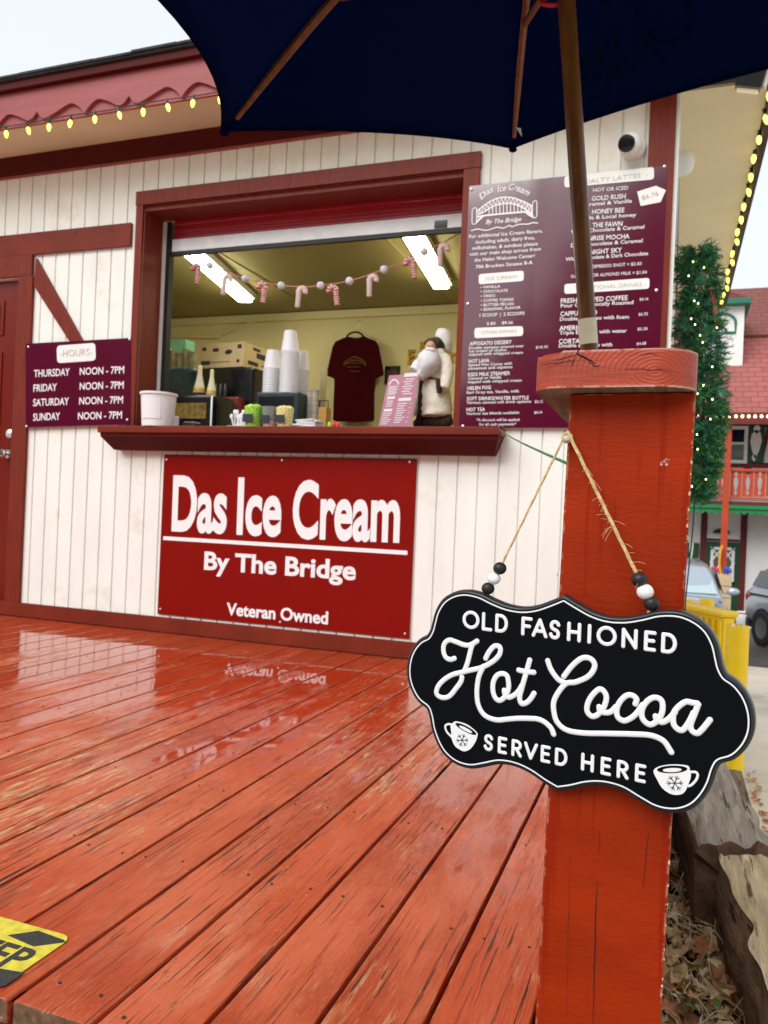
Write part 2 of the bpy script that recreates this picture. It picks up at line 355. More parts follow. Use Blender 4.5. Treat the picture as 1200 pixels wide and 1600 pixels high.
bm2 = NB(); q = [bm2.verts.new((x, y, LOT(y)+0.006)) for x, y in ((-6, 14.5), (12, 14.5), (12, 26), (-6, 26))]; bm2.faces.new(q)
M['asphalt'] = mat('wet asphalt', (0.07, 0.065, 0.06), 0.5, 0.3, 3, (1, 1, 1), 0.004, 60)
struct('road', bm2, M['asphalt'])

bm = NB()
XR, PITCH_B, GAP = -0.0225, 0.1407, 0.0074
k = 0; x1 = XR
rows = (0.935, 1.36, 1.77, 2.17, 2.58, 2.99, 3.38, 3.70)
while x1 > -6.4:
    x0 = x1 - (PITCH_B - GAP)
    y0 = 0.893 + random.uniform(-0.004, 0.004) if k else 1.010
    dz = random.uniform(-0.0012, 0.0)
    box(bm, (x0, y0, -0.036+dz), (x1, D-0.022, dz), 0.004)
    x1 -= PITCH_B; k += 1
for i in range(k):
    xa = XR - i*PITCH_B
    for y in rows:
        if i == 0 and y < 1.1: continue
        for u in (0.028, 0.108):
            if random.random() < 0.8:
                lathe(bm, [(0.0032, -0.002), (0.0030, 0.0004), (0.0, 0.0003)], (xa-u+random.uniform(-.006, .006), y+random.uniform(-.02, .02), 0.0), 8, mi=1)
M['nail'] = mat('rusty nail head', (0.045, 0.025, 0.018), 0.7)
M['endgrain'] = mat('weathered board end', (0.16, 0.085, 0.045), 0.85, 0.5, 60, (1, 1, 1), 0.002, 90, wear=(0.45, 0.30, 0.2), wear_t=0.6, wear_scale=60)
for f in bm.faces:
    f.normal_update()
    if f.normal.y < -0.9 and f.material_index == 0: f.material_index = 2
deck = struct('deck', bm, [M['deck'], M['nail'], M['endgrain']])
bm = NB()
box(bm, (-6.4, 0.915, -0.30), (-0.125, 0.953, -0.0375), 0.003); box(bm, (-0.062, 1.02, -0.30), (-0.026, D-0.05, -0.0375), 0.003)
for y in (1.36, 1.77, 2.17, 2.58, 2.99, 3.38): box(bm, (-6.4, y, -0.25), (-0.07, y+0.04, -0.0385))
o = obj('deck_frame', bm, M['trim'], deck)
bm = NB()                                             # soil under and beside the deck, held by the timbers
for x0, x1, y0, y1, z in ((-6.6, 0.30, -0.6, 3.7, -0.55),):
    n = 24; g = [[bm.verts.new((x0+(x1-x0)*i/n, y0+(y1-y0)*j/n, z + 0.03*noise.noise(Vector((i*.7, j*.7, 0))))) for i in range(n+1)] for j in range(n+1)]
    for j in range(n):
        for i in range(n): bm.faces.new((g[j][i], g[j][i+1], g[j+1][i+1], g[j+1][i]))
M['soil'] = mat('damp soil', (0.045, 0.028, 0.018), 0.9, 0.5, 12, bump=0.01, bscale=30)
struct('leaf_bed', bm, M['soil'])

# ================================================================== THE KIOSK
kiosk = thing('ice_cream_kiosk', 'cream board-sided kiosk with red trim, serving window and counter on the red deck', 'kiosk', (0, D, 0))
G0 = -3.3318
def siding(bm, x0, x1, z0, z1, Y=D, back=0.09):
    prof = [(x0, Y)]
    k = math.ceil((x0-G0)/0.1016)
    while G0 + k*0.1016 < x1:
        g = G0 + k*0.1016
        if g-0.0052 > x0+0.002 and g+0.0052 < x1-0.002: prof += [(g-0.0052, Y), (g-0.0044, Y+0.010), (g+0.0044, Y+0.010), (g+0.0052, Y)]
        k += 1
    prof += [(x1, Y), (x1, Y+back), (x0, Y+back)]
    prism(bm, [(x, y, z0) for x, y in prof], (0, 0, z1-z0))
XL, XC = -6.2, -0.056                                 # left end and right corner of the front wall
WX0, WX1, WZ0, WZ1 = -2.905, -1.02, 1.10, 2.4195        # serving opening
DX0, DX1, DZ1 = -4.72, -3.80, 2.06                    # door opening
bm = NB()
siding(bm, XL, DX0, 0.0, 2.80); siding(bm, DX0, DX1, DZ1, 2.80); siding(bm, DX1, WX0, 0.0, 2.80)
siding(bm, WX0, WX1, 0.0, WZ0); siding(bm, WX0, WX1, WZ1, 2.80); siding(bm, WX1, XC, 0.0, 2.80)
obj('wall', bm, M['siding'], kiosk, smooth=None)
bm = NB()                                             # right side wall and rear walls
box(bm, (XC-0.09, D+0.0905, -1.2), (XC, 8.2, 2.80)); box(bm, (XL, D+0.0905, -1.2), (XL+0.09, 8.2, 2.80)); box(bm, (XL+0.091, 8.11, -1.2), (XC-0.091, 8.2, 2.80))
box(bm, (XL, D+0.01, -1.2), (XC, D+0.09, -0.04))
obj('side_wall', bm, M['siding'], kiosk)
# --- trim boards on the front
T = D - 0.020
def pxbox(bm, a, b, Y, Y1, bev=0.002):
    p, q = PY(*a, Y), PY(*b, Y); box(bm, (min(p.x, q.x), Y, min(p.z, q.z)), (max(p.x, q.x), Y1, max(p.z, q.z)), bev)
bm = NB(); box(bm, (XL, D-0.022, 0.002), (XC, D-0.0005, 0.084), 0.003); obj('base_trim', bm, M['trim'], kiosk)
bm = NB(); box(bm, (XL, T, 2.192), (-2.985, D-0.0005, 2.325), 0.002); obj('band_trim', bm, M['trim'], kiosk)
bm = NB(); box(bm, (-0.168, D-0.022, 0.085), (XC+0.001, D-0.0005, 2.684), 0.002); obj('corner_board', bm, M['trim_v'], kiosk)
bm = NB(); box(bm, (XC, D-0.003, 0.0), (XC+0.018, D+0.085, 2.684), 0.002); obj('corner_return', bm, M['siding'], kiosk)
bm = NB(); box(bm, (XL, D-0.030, 2.690), (0.345, D-0.0005, 2.800), 0.002); obj('frieze_board', bm, M['frieze'], kiosk)
bm = NB(); box(bm, (XL, D-0.016, 2.676), (-0.169, D-0.0005, 2.6895), 0.001); obj('frieze_bead', bm, M['fascia'], kiosk)
# door frame and brace
bm = NB(); box(bm, (DX0-0.02, T-0.002, DZ1+0.005), (-3.697, D-0.0005, 2.1915), 0.002); box(bm, (DX1+0.004, T-0.001, 0.0845), (-3.687, D-0.0005, DZ1+0.0045), 0.002)
box(bm, (DX1-0.02, D+0.0005, 0.0), (DX1+0.0, D+0.089, DZ1), 0.0); box(bm, (DX0-0.13, T, 0.085), (DX0-0.02, D-0.0005, 2.19), 0.002)
obj('door_frame', bm, M['trim_v'], kiosk)
bm = NB()
prism(bm, [PY(x, y, T-0.001) for x, y in ((56, 403), (128.5, 533), (108, 533), (52.5, 446))], (0, 0.02, 0)); obj('diagonal_brace', bm, M['trim_v'], kiosk)
# door leaf with raised panels
dr = NB(); box(dr, (DX0+0.004, D+0.030, 0.012), (DX1-0.021, D+0.072, DZ1-0.004), 0.002)
for (xa, xb) in ((-4.60, -4.30), (-4.22, -3.945)):
    for za, zb in ((1.72, 1.94), (1.02, 1.62), (0.16, 0.88)):
        box(dr, (xa, D+0.022, za), (xb, D+0.0295, zb), 0.005); box(dr, (xa+0.03, D+0.017, za+0.03), (xb-0.03, D+0.0215, zb-0.03), 0.0035)
door = obj('door', dr, M['door'], kiosk)
bm = NB(); lathe(bm, [(0.026, 0.0), (0.026, 0.006), (0.010, 0.008), (0.010, 0.03), (0.024, 0.036), (0.027, 0.05), (0.020, 0.06), (0, 0.062)], (-3.868, D+0.03, 0.985), 20, (0, -1, 0)); obj('door_knob', bm, mat('steel knob', (0.7, 0.68, 0.65), 0.22, metal=1.0), door)
bm = NB(); lathe(bm, [(0.028, 0.0), (0.028, 0.008), (0.018, 0.016), (0, 0.017)], (-3.86, D+0.03, 1.11), 20, (0, -1, 0)); obj('deadbolt', bm, M['screw'], door)
bm = NB(); box(bm, (DX0, D-0.015, 0.001), (DX1-0.001, D+0.028, 0.022), 0.003); obj('threshold', bm, M['galv'], kiosk)
# --- serving window casing
TL, TR = PY(213, 303, T), PY(752, 238, T); zt = 2.497; zb_ = 2.418
bm = NB()
box(bm, (TL.x, T-0.004, zb_), (TR.x, D-0.0005, zt), 0.002)
box(bm, (TL.x+0.004, T-0.002, 1.155), (-2.905, D-0.0005, zb_-0.001), 0.002)
box(bm, (-1.025, T-0.002, 1.155), (TR.x-0.003, D-0.0005, zb_-0.001), 0.002)
cas = obj('window_casing', bm, M['trim_v'], kiosk)
bm = NB()                                             # deep painted jambs and head
box(bm, (WX0-0.03, D+0.0003, 1.155), (WX0+0.001, D+0.17, 2.418)); box(bm, (WX1-0.001, D+0.0003, 1.155), (WX1+0.03, D+0.17, 2.418)); box(bm, (WX0, D+0.0006, 2.388), (WX1, D+0.17, 2.4181))
obj('jamb', bm, M['trim_v'], kiosk)
YS = D + 0.175
bm = NB()
a, b = PY(253, 372, YS), PY(725, 338, YS)
zs1 = PY(262, 376, YS+0.02).z; zs0 = PY(262, 395, YS+0.02).z
for i in range(9): box(bm, (WX0+0.06, YS+0.02+0.004*(i % 2), zs1+0.003+i*0.022), (WX1-0.02, YS+0.034, zs1+0.0235+i*0.022), 0.003)
sh = obj('roller_shutter', bm, M['shutter'], kiosk)
bm = NB(); box(bm, (WX0+0.058, YS+0.010, zs0), (WX1-0.012, YS+0.040, zs1), 0.003); obj('bottom_bar', bm, M['galv'], sh)
bm = NB(); p = PY(688, 349, YS); box(bm, (p.x-0.034, YS+0.004, p.z-0.020), (p.x+0.034, YS+0.0095, p.z+0.018), 0.002); obj('shutter_lock', bm, M['blackgloss'], sh)
bm = NB(); box(bm, (WX0+0.0, YS, 1.16), (WX0+0.022, YS+0.05, 2.40)); obj('shutter_rail', bm, M['white_metal'], kiosk); bm = NB(); box(bm, (WX1-0.010, YS, 1.16), (WX1+0.0, YS+0.05, 2.40)); obj('shutter_rail', bm, M['white_metal'], kiosk)
bm = NB(); box(bm, (WX0+0.0225, YS+0.006, 1.16), (WX0+0.048, YS+0.05, 2.39)); box(bm, (WX0+0.05, YS+0.012, zs0-0.022), (WX1-0.012, YS+0.036, zs0-0.0005)); obj('rubber_seal', bm, M['black'], kiosk)
# --- counter
YC = D - 0.15
cl_, cr_ = PY(152, 668, YC), PY(782, 671, YC); cz1 = PY(400, 665.5, YC).z; cz0 = PY(400, 677, YC).z
bm = NB(); box(bm, (cl_.x, YC, cz0), (cr_.x, D-0.0225, cz1), 0.004); box(bm, (WX0+0.001, D-0.0224, cz0), (WX1-0.001, D+0.62, cz1), 0.0)
obj('counter', bm, M['trim'], kiosk)
zc0 = PY(400, 706, D-0.06).z
prof = [(D-0.001, cz0-0.0005), (YC+0.012, cz0-0.0005), (YC+0.014, cz0-0.02), (D-0.06, zc0), (D-0.001, zc0)]
bm = NB()
x0, x1 = cl_.x+0.012, cr_.x-0.012
A = [bm.verts.new((x0 if i in (0, 1, 2) else x0+0.035, y, z)) for i, (y, z) in enumerate(prof)]; B = [bm.verts.new((x1 if i in (0, 1, 2) else x1-0.035, y, z)) for i, (y, z) in enumerate(prof)]
bm.faces.new(A); bm.faces.new(B[::-1])
for i in range(5): bm.faces.new((A[i], B[i], B[(i+1) % 5], A[(i+1) % 5]))
obj('counter_skirt', bm, M['frieze'], kiosk, smooth=None)
# --- eaves: front soffit, fascia with scalloped board, roof
YF = 3.367
bm = NB(); box(bm, (XL-0.3, YF+0.036, 2.802), (0.36, D+0.05, 2.815)); box(bm, (XC+0.0185, D+0.0512, 2.690), (0.335, 7.45, 2.703)); obj('soffit', bm, M['soffit'], kiosk)
bm = NB(); box(bm, (XL-0.3, YF+0.018, 2.770), (0.36, YF+0.035, 2.955), 0.002); obj('fascia_board', bm, M['fascia'], kiosk)
bm = NB()                                             # cut-out board in front of the fascia: ogee waves meeting in small points
pts = []
WK = [(0, 0), (.05, .55), (.14, 1), (.25, .7), (.36, .2), (.42, .35), (.467, .85)], [(.467, .85), (.51, .35), (.57, .15), (.68, .5), (.80, .95), (.87, 1), (.95, .55), (1, 0)]
WP = [smooth_path([(u, 0, v) for u, v in k], 6) for k in WK]; WP = WP[0][:-1] + WP[1][:-1]
per = PY(283.3, 150, YF).x - PY(131.7, 173, YF).x; xs_ = PY(131.7, 173, YF).x
lower = []
for kk in range(-6, 8):
    for p in WP:
        X = xs_ + (kk+p.x)*per
        if XL-0.3 < X < 0.36: lower.append((X, YF, 2.774 + 0.064*p.z))
prism(bm, lower + [(0.36, YF, 2.954), (XL-0.3, YF, 2.954)], (0, 0.0175, 0)); obj('scalloped_board', bm, M['fascia'], kiosk, smooth=25)
bm = NB(); box(bm, (XL-0.3, YF-0.03, 2.956), (0.38, YF+0.035, 3.000), 0.004); obj('crown_board', bm, M['frieze'], kiosk)
bm = NB()
prism(bm, [(XL-0.35, YF-0.045, 3.0015), (XL-0.35, YF-0.045, 3.018), (XL-0.35, 6.2, 3.95), (XL-0.35, 8.7, 3.02), (XL-0.35, 8.7, 2.99), (XL-0.35, 6.2, 3.92), (XL-0.35, YF+0.03, 3.0015)], (0.40-XL+0.35, 0, 0))
xx = XL-0.35
while xx < 0.38:                                      # ragged shingle course at the drip edge
    wd = random.uniform(0.22, 0.32); z = random.uniform(0.0, 0.005); box(bm, (xx, YF-0.052-z, 3.010+z), (min(xx+wd-0.004, 0.395), YF+0.03, 3.022+z)); xx += wd
obj('roof', bm, M['roof'], kiosk, smooth=None)
bm = NB(); prism(bm, [(XC, D+0.1, 2.8012), (XC, 8.2, 2.8012), (XC, 8.2, 3.10), (XC, 6.2, 3.88), (XC, D+0.1, 3.08)], (-0.09, 0, 0)); obj('gable', bm, M['siding'], kiosk); bm = NB(); prism(bm, [(XL, D+0.1, 2.8012), (XL, 8.2, 2.8012), (XL, 8.2, 3.10), (XL, 6.2, 3.88), (XL, D+0.1, 3.08)], (0.09, 0, 0)); obj('gable', bm, M['siding'], kiosk)
bm = NB(); box(bm, (0.336, D-0.03, 2.655), (0.372, 7.46, 2.990), 0.003); box(bm, (XC+0.02, 7.451, 2.655), (0.3355, 7.49, 2.80), 0.003); obj('side_fascia', bm, mat('dark brown fascia', (0.035, 0.014, 0.010), 0.6), kiosk)
bm = NB(); box(bm, (0.3725, YF-0.02, 2.93), (0.40, 7.5, 3.03)); obj('drip_edge', bm, M['black'], kiosk)
# --- inside
YB = 6.24; ZC = 2.45
bm = NB(); box(bm, (-5.4, YB, 0.0), (XC-0.0905, YB+0.05, ZC)); box(bm, (-5.45, D+0.23, 0.0), (-5.4005, YB+0.05, ZC)); box(bm, (XC-0.10, D+0.0905, 0.0), (XC-0.0902, YB-0.0005, ZC))
box(bm, (-5.4, D+0.0903, 0.0), (WX0-0.031, D+0.10, ZC)); box(bm, (WX1+0.031, D+0.0903, 0.0), (XC-0.1005, D+0.10, ZC))
obj('inner_wall', bm, M['int_wall'], kiosk)
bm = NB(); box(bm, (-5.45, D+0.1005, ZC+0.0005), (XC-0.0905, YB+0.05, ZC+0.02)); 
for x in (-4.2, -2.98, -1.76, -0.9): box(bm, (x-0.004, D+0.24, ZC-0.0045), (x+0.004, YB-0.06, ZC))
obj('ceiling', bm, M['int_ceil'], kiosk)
bm = NB(); box(bm, (-5.39, YB-0.03, ZC-0.075), (XC-0.101, YB-0.0005, ZC-0.005), 0.008); obj('cornice', bm, M['int_wall'], kiosk)
bm = NB(); box(bm, (-5.39, D+0.11, -0.03), (XC-0.11, YB-0.001, -0.001)); obj('inner_floor', bm, mat('grey floor', (0.2, 0.18, 0.15), 0.6, 0.2, 3), kiosk)
bm = NB()
pp = [PY(x, y, YB-0.02) for x, y in ((225, 527), (335, 527), (345, 524), (400, 501), (412, 499), (560, 490), (716, 481))]
tube(bm, smooth_path(pp, 4), 0.011, 8)
for x, y in ((340, 526), (403, 500), (478, 495), (575, 489), (660, 484)):
    c = PY(x, y, YB-0.02); box(bm, c-Vector((0.014, 0.016, 0.022)), c+Vector((0.014, 0.0195, 0.022)), 0.003)
obj('conduit', bm, M['int_wall'], kiosk)
bm = NB(); box(bm, (-4.9, 5.55, 1.02), (-0.5, 6.2, 1.06)); box(bm, (-4.9, 5.57, 0.0), (-0.5, 5.6, 1.0195)); obj('back_counter', bm, mat('steel worktop', (0.25, 0.24, 0.22), 0.35, metal=0.8), kiosk)

# ================================================================== SIGNS ON THE KIOSK
# --- red sign below the counter
YD = D - 0.010
c4 = [PY(*p, YD) for p in ((256, 711), (651, 716), (640, 998), (246, 962))]
dx0, dx1, dz0, dz1 = (c4[0].x+c4[3].x)/2, (c4[1].x+c4[2].x)/2, 0.098, (c4[0].z+c4[1].z)/2
das = thing('shop_sign', 'red panel under the counter lettered Das Ice Cream By The Bridge, Veteran Owned', 'sign', ((dx0+dx1)/2, YD, dz0))
bm = NB(); box(bm, (dx0, YD, dz0), (dx1, D-0.001, dz1), 0.0015); obj('panel', bm, M['sign_red'], das)
bm = NB(); Yt = YD - 0.0012
c8 = lambda x, y: (240+x/2.857, 700+y/2.857)
for s, a, b, cp in (('Das', (80, 362), (325, 373), 250), ('Ice', (370, 377), (568, 386), 255), ('Cream', (618, 393), (1097, 413), 262)):
    ftext(bm, s, c8(*a), c8(*b), cp/2.857, Yt, bold=0.030, res=5)
ftext(bm, 'By The Bridge', c8(225, 540), c8(902, 588), 84/2.857, Yt, bold=0.030, res=4)
ftext(bm, 'Veteran Owned', c8(325, 743), c8(778, 786), 56/2.857, Yt, bold=0.030, res=4)
a, b = PY(*c8(43, 403), Yt), PY(*c8(1133, 467), Yt); zm = (a.z+b.z)/2
box(bm, (a.x, Yt-0.0005, zm-0.0105), (b.x, Yt+0.0007, zm+0.0105))
obj('lettering', bm, M['letter'], das, fix=True)
def screws(parent, pxs, Y, r=0.006):
    for p in pxs:
        bm = NB(); lathe(bm, [(r, 0), (r*0.9, r*0.4), (r*0.4, r*0.6), (0, r*0.6)], PY(*p, Y), 12, (0, -1, 0)); obj('screw', bm, M['screw'], parent)
screws(das, [c8(*p) for p in ((57, 52), (573, 55), (1143, 62), (30, 718), (565, 777), (1122, 829))], YD)

# --- opening hours
YH = D - 0.026
hc = [PY(*p, YH) for p in ((40, 537), (204, 528), (203, 663), (40, 668))]
hrs = thing('hours_sign', 'maroon opening hours sign with four rows of white lettering by the door', 'sign', (hc[3].x, YH, hc[3].z))
bm = NB(); prism(bm, hc, (0, 0.004, 0)); obj('panel', bm, M['sign_maroon'], hrs, smooth=None)
h5 = lambda x, y: (x/2.6667, 380+y/2.6667)
Yt = YH - 0.0012
bm = NB()
for s, a, b in (('THURSDAY', (141, 558), (290, 551)), ('NOON - 7PM', (332, 549), (517, 542)), ('FRIDAY', (139, 619), (237, 614)), ('NOON - 7PM', (332, 611), (515, 605)),
                ('SATURDAY', (138, 679), (287, 673)), ('NOON - 7PM', (330, 672), (512, 667)), ('SUNDAY', (138, 740), (250, 735)), ('NOON - 7PM', (325, 735), (508, 730))):
    ftext(bm, s, h5(*a), h5(*b), 11.8, Yt, bold=0.012)
obj('lettering', bm, M['letter'], hrs)
def pill(bm, corners, Y, r=0.25, dy=0.0012):
    p = [PY(*c, Y) for c in corners]; out = []
    hh = min((p[0]-p[3]).length, (p[1]-p[0]).length)*r
    for i in range(4):
        a, b, c = p[i-1], p[i], p[(i+1) % 4]
        u = (a-b).normalized()*hh; v = (c-b).normalized()*hh
        for t in range(5):
            s = t/4; out.append(b + u*(1-s)**2 + v*s**2)
    prism(bm, out, (0, dy, 0))
bm = NB(); pill(bm, [h5(*c) for c in ((236, 427), (397, 415), (399, 489), (238, 500))], Yt); lab = obj('label_plate', bm, M['pill'], hrs)
bm = NB(); ftext(bm, '-HOURS-', h5(250, 474), h5(383, 467), 11.5, Yt-0.0014, bold=-0.012); obj('plate_lettering', bm, M['faint'], lab)
screws(hrs, [h5(*p) for p in ((118, 432), (540, 400), (110, 763), (530, 736))], YH, 0.007)

# --- drinks menu
YM = D - 0.027
mc = [PY(*p, YM) for p in ((733, 291), (1043, 258))]; mx0, mx1, mz1 = mc[0].x, mc[1].x, (mc[0].z+mc[1].z)/2; mz0 = PY(717, 668, YM).z
menu = thing('menu_board', 'large glossy maroon drinks menu board with white lettering beside the serving window', 'menu board', ((mx0+mx1)/2, YM, mz0))
bm = NB()                                             # thin sheet, slightly buckled between its screws
nx, nz_ = 26, 30; gv = []
for i in range(nx+1):
    row = []
    for j in range(nz_+1):
        u, v = i/nx, j/nz_; q = 0.0022*math.sin(u*math.pi*3)*math.sin(v*math.pi)*0.6 + 0.003*math.exp(-((u-0.36)/0.03)**2)*max(0, (v-0.72)/0.28)
        row.append((mx0+(mx1-mx0)*u, YM+0.002-q*0.5, mz0+(mz1-mz0)*v))
    gv.append(row)
F_ = [[bm.verts.new(p) for p in r] for r in gv]
for i in range(nx):
    for j in range(nz_): bm.faces.new((F_[i][j], F_[i+1][j], F_[i+1][j+1], F_[i][j+1]))
box(bm, (mx0, YM+0.0022, mz0), (mx1, YM+0.0048, mz1))
obj('panel', bm, M['sign_maroon'], menu)
Yt = YM - 0.0008
m4 = lambda x, y: (700+x/3.3333, 240+y/3.3333)
bm = NB()
def mt(s, a, b, cp=18, bold=0.012, **k): ftext(bm, s, m4(*a), m4(*b), cp/3.3333, Yt, bold=bold, depth=0.0009, res=2, **k)
# arched script heading, letter by letter
head = [(m4(174, 242), m4(205, 216), 'D'), (m4(203, 217), m4(222, 206), 'a'), (m4(222, 206), m4(240, 197), 's'), (m4(258, 201), m4(270, 198), 'I'), (m4(269, 198), m4(285, 196), 'c'), (m4(285, 196), m4(303, 194), 'e'),
        (m4(315, 190), m4(343, 190), 'C'), (m4(342, 190), m4(356, 194), 'r'), (m4(354, 193), m4(371, 199), 'e'), (m4(370, 198), m4(388, 207), 'a'), (m4(388, 207), m4(417, 222), 'm')]
for a, b, s in head: ftext(bm, s, a, b, 34/3.333, Yt, bold=0.02, shear=0.25, depth=0.0009)
mt('By The Bridge', (196, 368), (382, 352), 24, 0.015, shear=0.3)
for s, a, b in (('For additional Ice Cream flavors,', (110, 441), (493, 411)), ('including adult, dairy free,', (145, 470), (452, 446)), ('milkshakes, & sundaes please', (127, 502), (468, 477)),
                ('visit our main shop across from', (112, 533), (483, 505)), ('the Helen Welcome Center!', (137, 564), (452, 540)), ('706 Brucken Strasse 8-A', (144, 599), (441, 576))): mt(s, a, b, 19)
for i, (s, b) in enumerate((('\u2022 VANILLA', (272, 698)), ('\u2022 CHOCOLATE', (311, 720)), ('\u2022 OREO', (246, 746)), ('\u2022 COFFEE TOFFEE', (342, 767)), ('\u2022 BUTTER PECAN', (342, 789)), ('\u2022 SEASONAL FLAVOR', (378, 808)))):
    mt(s, (170, 703+i*23.3), b, 15, 0.01)
mt('1 SCOOP  |  2 SCOOPS', (165, 851), (398, 840), 18); mt('5.83', (202, 893), (247, 891), 15); mt('$8.26', (280, 888), (338, 886), 15)
for t_, a, b, l in (('AFFOGATO DESSERT', (112, 999), (331, 990), (('Double espresso poured over', (110, 1019), (395, 1008)), ('ice cream of choice', (110, 1036), (305, 1028)), ('topped with whipped cream', (108, 1053), (390, 1042)))),
                    ('HOT LAVA', (108, 1090), (215, 1086), (('Spiced Hot Cocoa with', (106, 1108), (333, 1099)), ('cinnamon and cayenne', (105, 1126), (336, 1117)))),
                    ('KIDS MILK STEAMER', (105, 1160), (323, 1152), (('Caramel or Vanilla', (105, 1178), (277, 1171)), ('topped with whipped cream', (102, 1196), (383, 1187)))),
                    ('HELEN FOG', (101, 1231), (223, 1226), (('Earl Grey tea, Vanilla, milk', (98, 1251), (371, 1243)),)),
                    ('SOFT DRINKS/WATER BOTTLE', (98, 1285), (420, 1280), (('Various canned soft drink options', (97, 1304), (433, 1297)),)),
                    ('HOT TEA', (96, 1342), (193, 1340), (('Various tea blends available', (95, 1361), (371, 1355)),))):
    mt(t_, a, b, 19, 0.014)
    for s, p, q in l: mt(s, p, q, 15, 0.008)
for s, a, b in (('$10.35', (458, 1016), (520, 1012)), ('$3.12', (452, 1299), (494, 1297)), ('$4.16', (449, 1355), (491, 1353))): mt(s, a, b, 14, 0.008)
mt('*A discount will be applied', (148, 1394), (372, 1392), 15, 0.008); mt('for all cash payments*', (162, 1417), (356, 1415), 15, 0.008)
mt('HOT OR ICED', (755, 200), (938, 187), 20, 0.006)
for t_, a, b, s, p, q in (('GOLD RUSH', (748, 246), (925, 233), 'Caramel & Vanilla', (695, 277), (958, 255)), ('HONEY BEE', (750, 315), (918, 305), 'Vanilla & Local honey', (665, 348), (980, 327)),
                          ('THE FAWN', (752, 385), (908, 376), 'White Chocolate & Caramel', (640, 417), (1022, 390)), ('SUNRISE MOCHA', (692, 455), (945, 442), 'Dark Chocolate & Caramel', (640, 488), (1013, 462)),
                          ('NIGHT SKY', (738, 525), (905, 513), 'White Chocolate & Dark Chocolate', (612, 560), (1042, 528))):
    mt(t_, a, b, 25, 0.012); mt(s, p, q, 20, 0.010)
mt('EXTRA ESPRESSO SHOT = $2.60', (668, 602), (1008, 580), 17, 0.006); mt('OAT MILK OR ALMOND MILK = $1.04', (640, 648), (1035, 625), 17, 0.006)
for t_, a, b, s, p, q, pr_, c, d_ in (('FRESH BREWED COFFEE', (587, 779), (935, 762), 'Pour Over, Locally Roasted', (587, 802), (965, 783), '$4.16', (998, 766), (1043, 763)),
                                     ('CAPPUCCINO', (585, 847), (776, 838), 'Double espresso with foam', (583, 871), (942, 859), '$5.72', (993, 845), (1041, 841)),
                                     ('AMERICANO', (580, 921), (770, 915), 'Triple Espresso with water', (580, 943), (931, 931), '$5.20', (987, 921), (1039, 918)),
                                     ('CORTADO', (577, 990), (735, 985), 'Double espresso with', (577, 1010), (855, 1003), '$4.68', (983, 998), (1032, 994))):
    mt(t_, a, b, 25, 0.013); mt(s, p, q, 20, 0.010); mt(pr_, c, d_, 15, 0.006)
# the bridge emblem and the wavy rule
bp = lambda x, y: PY(720+x/7.5, 250+y/7.5, Yt)
def strip(pts, r): tube(bm, smooth_path([bp(*p) for p in pts], 5), r, 6, squash=((0, 1, 0), 0.25))
up_ = [(190, 600), (260, 545), (340, 490), (430, 450), (520, 438), (610, 445), (700, 475), (780, 510), (840, 545)]
lo_ = [(200, 640), (270, 610), (350, 560), (430, 525), (520, 510), (610, 515), (700, 545), (780, 595), (845, 640)]
strip(up_, 0.0042); strip(lo_, 0.0042)
strip([(185, 668), (260, 655), (400, 640), (520, 628), (640, 618), (760, 607)], 0.005); strip([(180, 735), (215, 700), (260, 660)], 0.006); strip([(760, 608), (800, 640), (850, 668)], 0.006)
U, Lw = smooth_path([Vector((x, y, 0)) for x, y in up_], 4), smooth_path([Vector((x, y, 0)) for x, y in lo_], 4)
for i in range(0, len(U)-1, 1):
    a, b = (U[i], Lw[i+1]) if i % 2 == 0 else (Lw[i], U[i+1])
    tube(bm, [bp(a.x, a.y), bp(b.x, b.y)], 0.0022, 5, squash=((0, 1, 0), 0.25))
for x in range(330, 720, 42):
    y0 = 510+abs(x-530)**2*0.0011; tube(bm, [bp(x, y0), bp(x+2, 645-x*0.045)], 0.0026, 5, squash=((0, 1, 0), 0.25))
for xx, ya, yb in ((160, 560, 745), (865, 480, 670)):
    strip([(xx-22, ya+20), (xx-26, (ya+yb)/2), (xx-24, yb), (xx+22, yb-6), (xx+26, (ya+yb)/2), (xx+24, ya+10), (xx, ya), (xx-22, ya+20)], 0.0026)
strip([(118, 830), (200, 810), (300, 825), (420, 790), (500, 798), (570, 768), (600, 782), (680, 755), (780, 752), (850, 735), (905, 742)], 0.003)
obj('lettering', bm, M['letter'], menu)
for cs, s, a, b, cp in ((((160, 628), (395, 609), (394, 663), (160, 681)), 'ICE CREAM', (196, 660), (358, 648), 18), (((138, 908), (391, 898), (391, 949), (137, 962)), 'OTHER DRINKS', (175, 940), (357, 930), 17),
                        (((606, 117), (1073, 69), (1073, 134), (606, 177)), 'SPECIALTY LATTES  -', (640, 165), (1042, 120), 24), (((606, 680), (1049, 647), (1049, 703), (606, 731)), '- TRADITIONAL DRINKS -', (640, 712), (1030, 689), 21)):
    b2 = NB(); pill(b2, [m4(*c) for c in cs], Yt, 0.28); pl = obj('label_plate', b2, M['pill'], menu)
    b2 = NB(); ftext(b2, s, m4(*a), m4(*b), cp/3.333, Yt-0.0014, bold=-0.014, depth=0.0008); obj('plate_lettering', b2, M['faint'], pl)
b2 = NB(); prism(b2, [PY(*m4(*c), Yt) for c in ((985, 198), (1083, 167), (1135, 190), (1108, 252), (1003, 273))], (0, 0.0012, 0)); pl = obj('price_tag', b2, M['pill'], menu)
b2 = NB(); ftext(b2, '$6.76', m4(1012, 241), m4(1097, 217), 24/3.333, Yt-0.0014, bold=-0.008, depth=0.0008); obj('plate_lettering', b2, M['faint'], pl)
screws(menu, [m4(*p) for p in ((122, 187), (1128, 67), (103, 783), (1085, 712), (77, 1420))], YM, 0.0075)

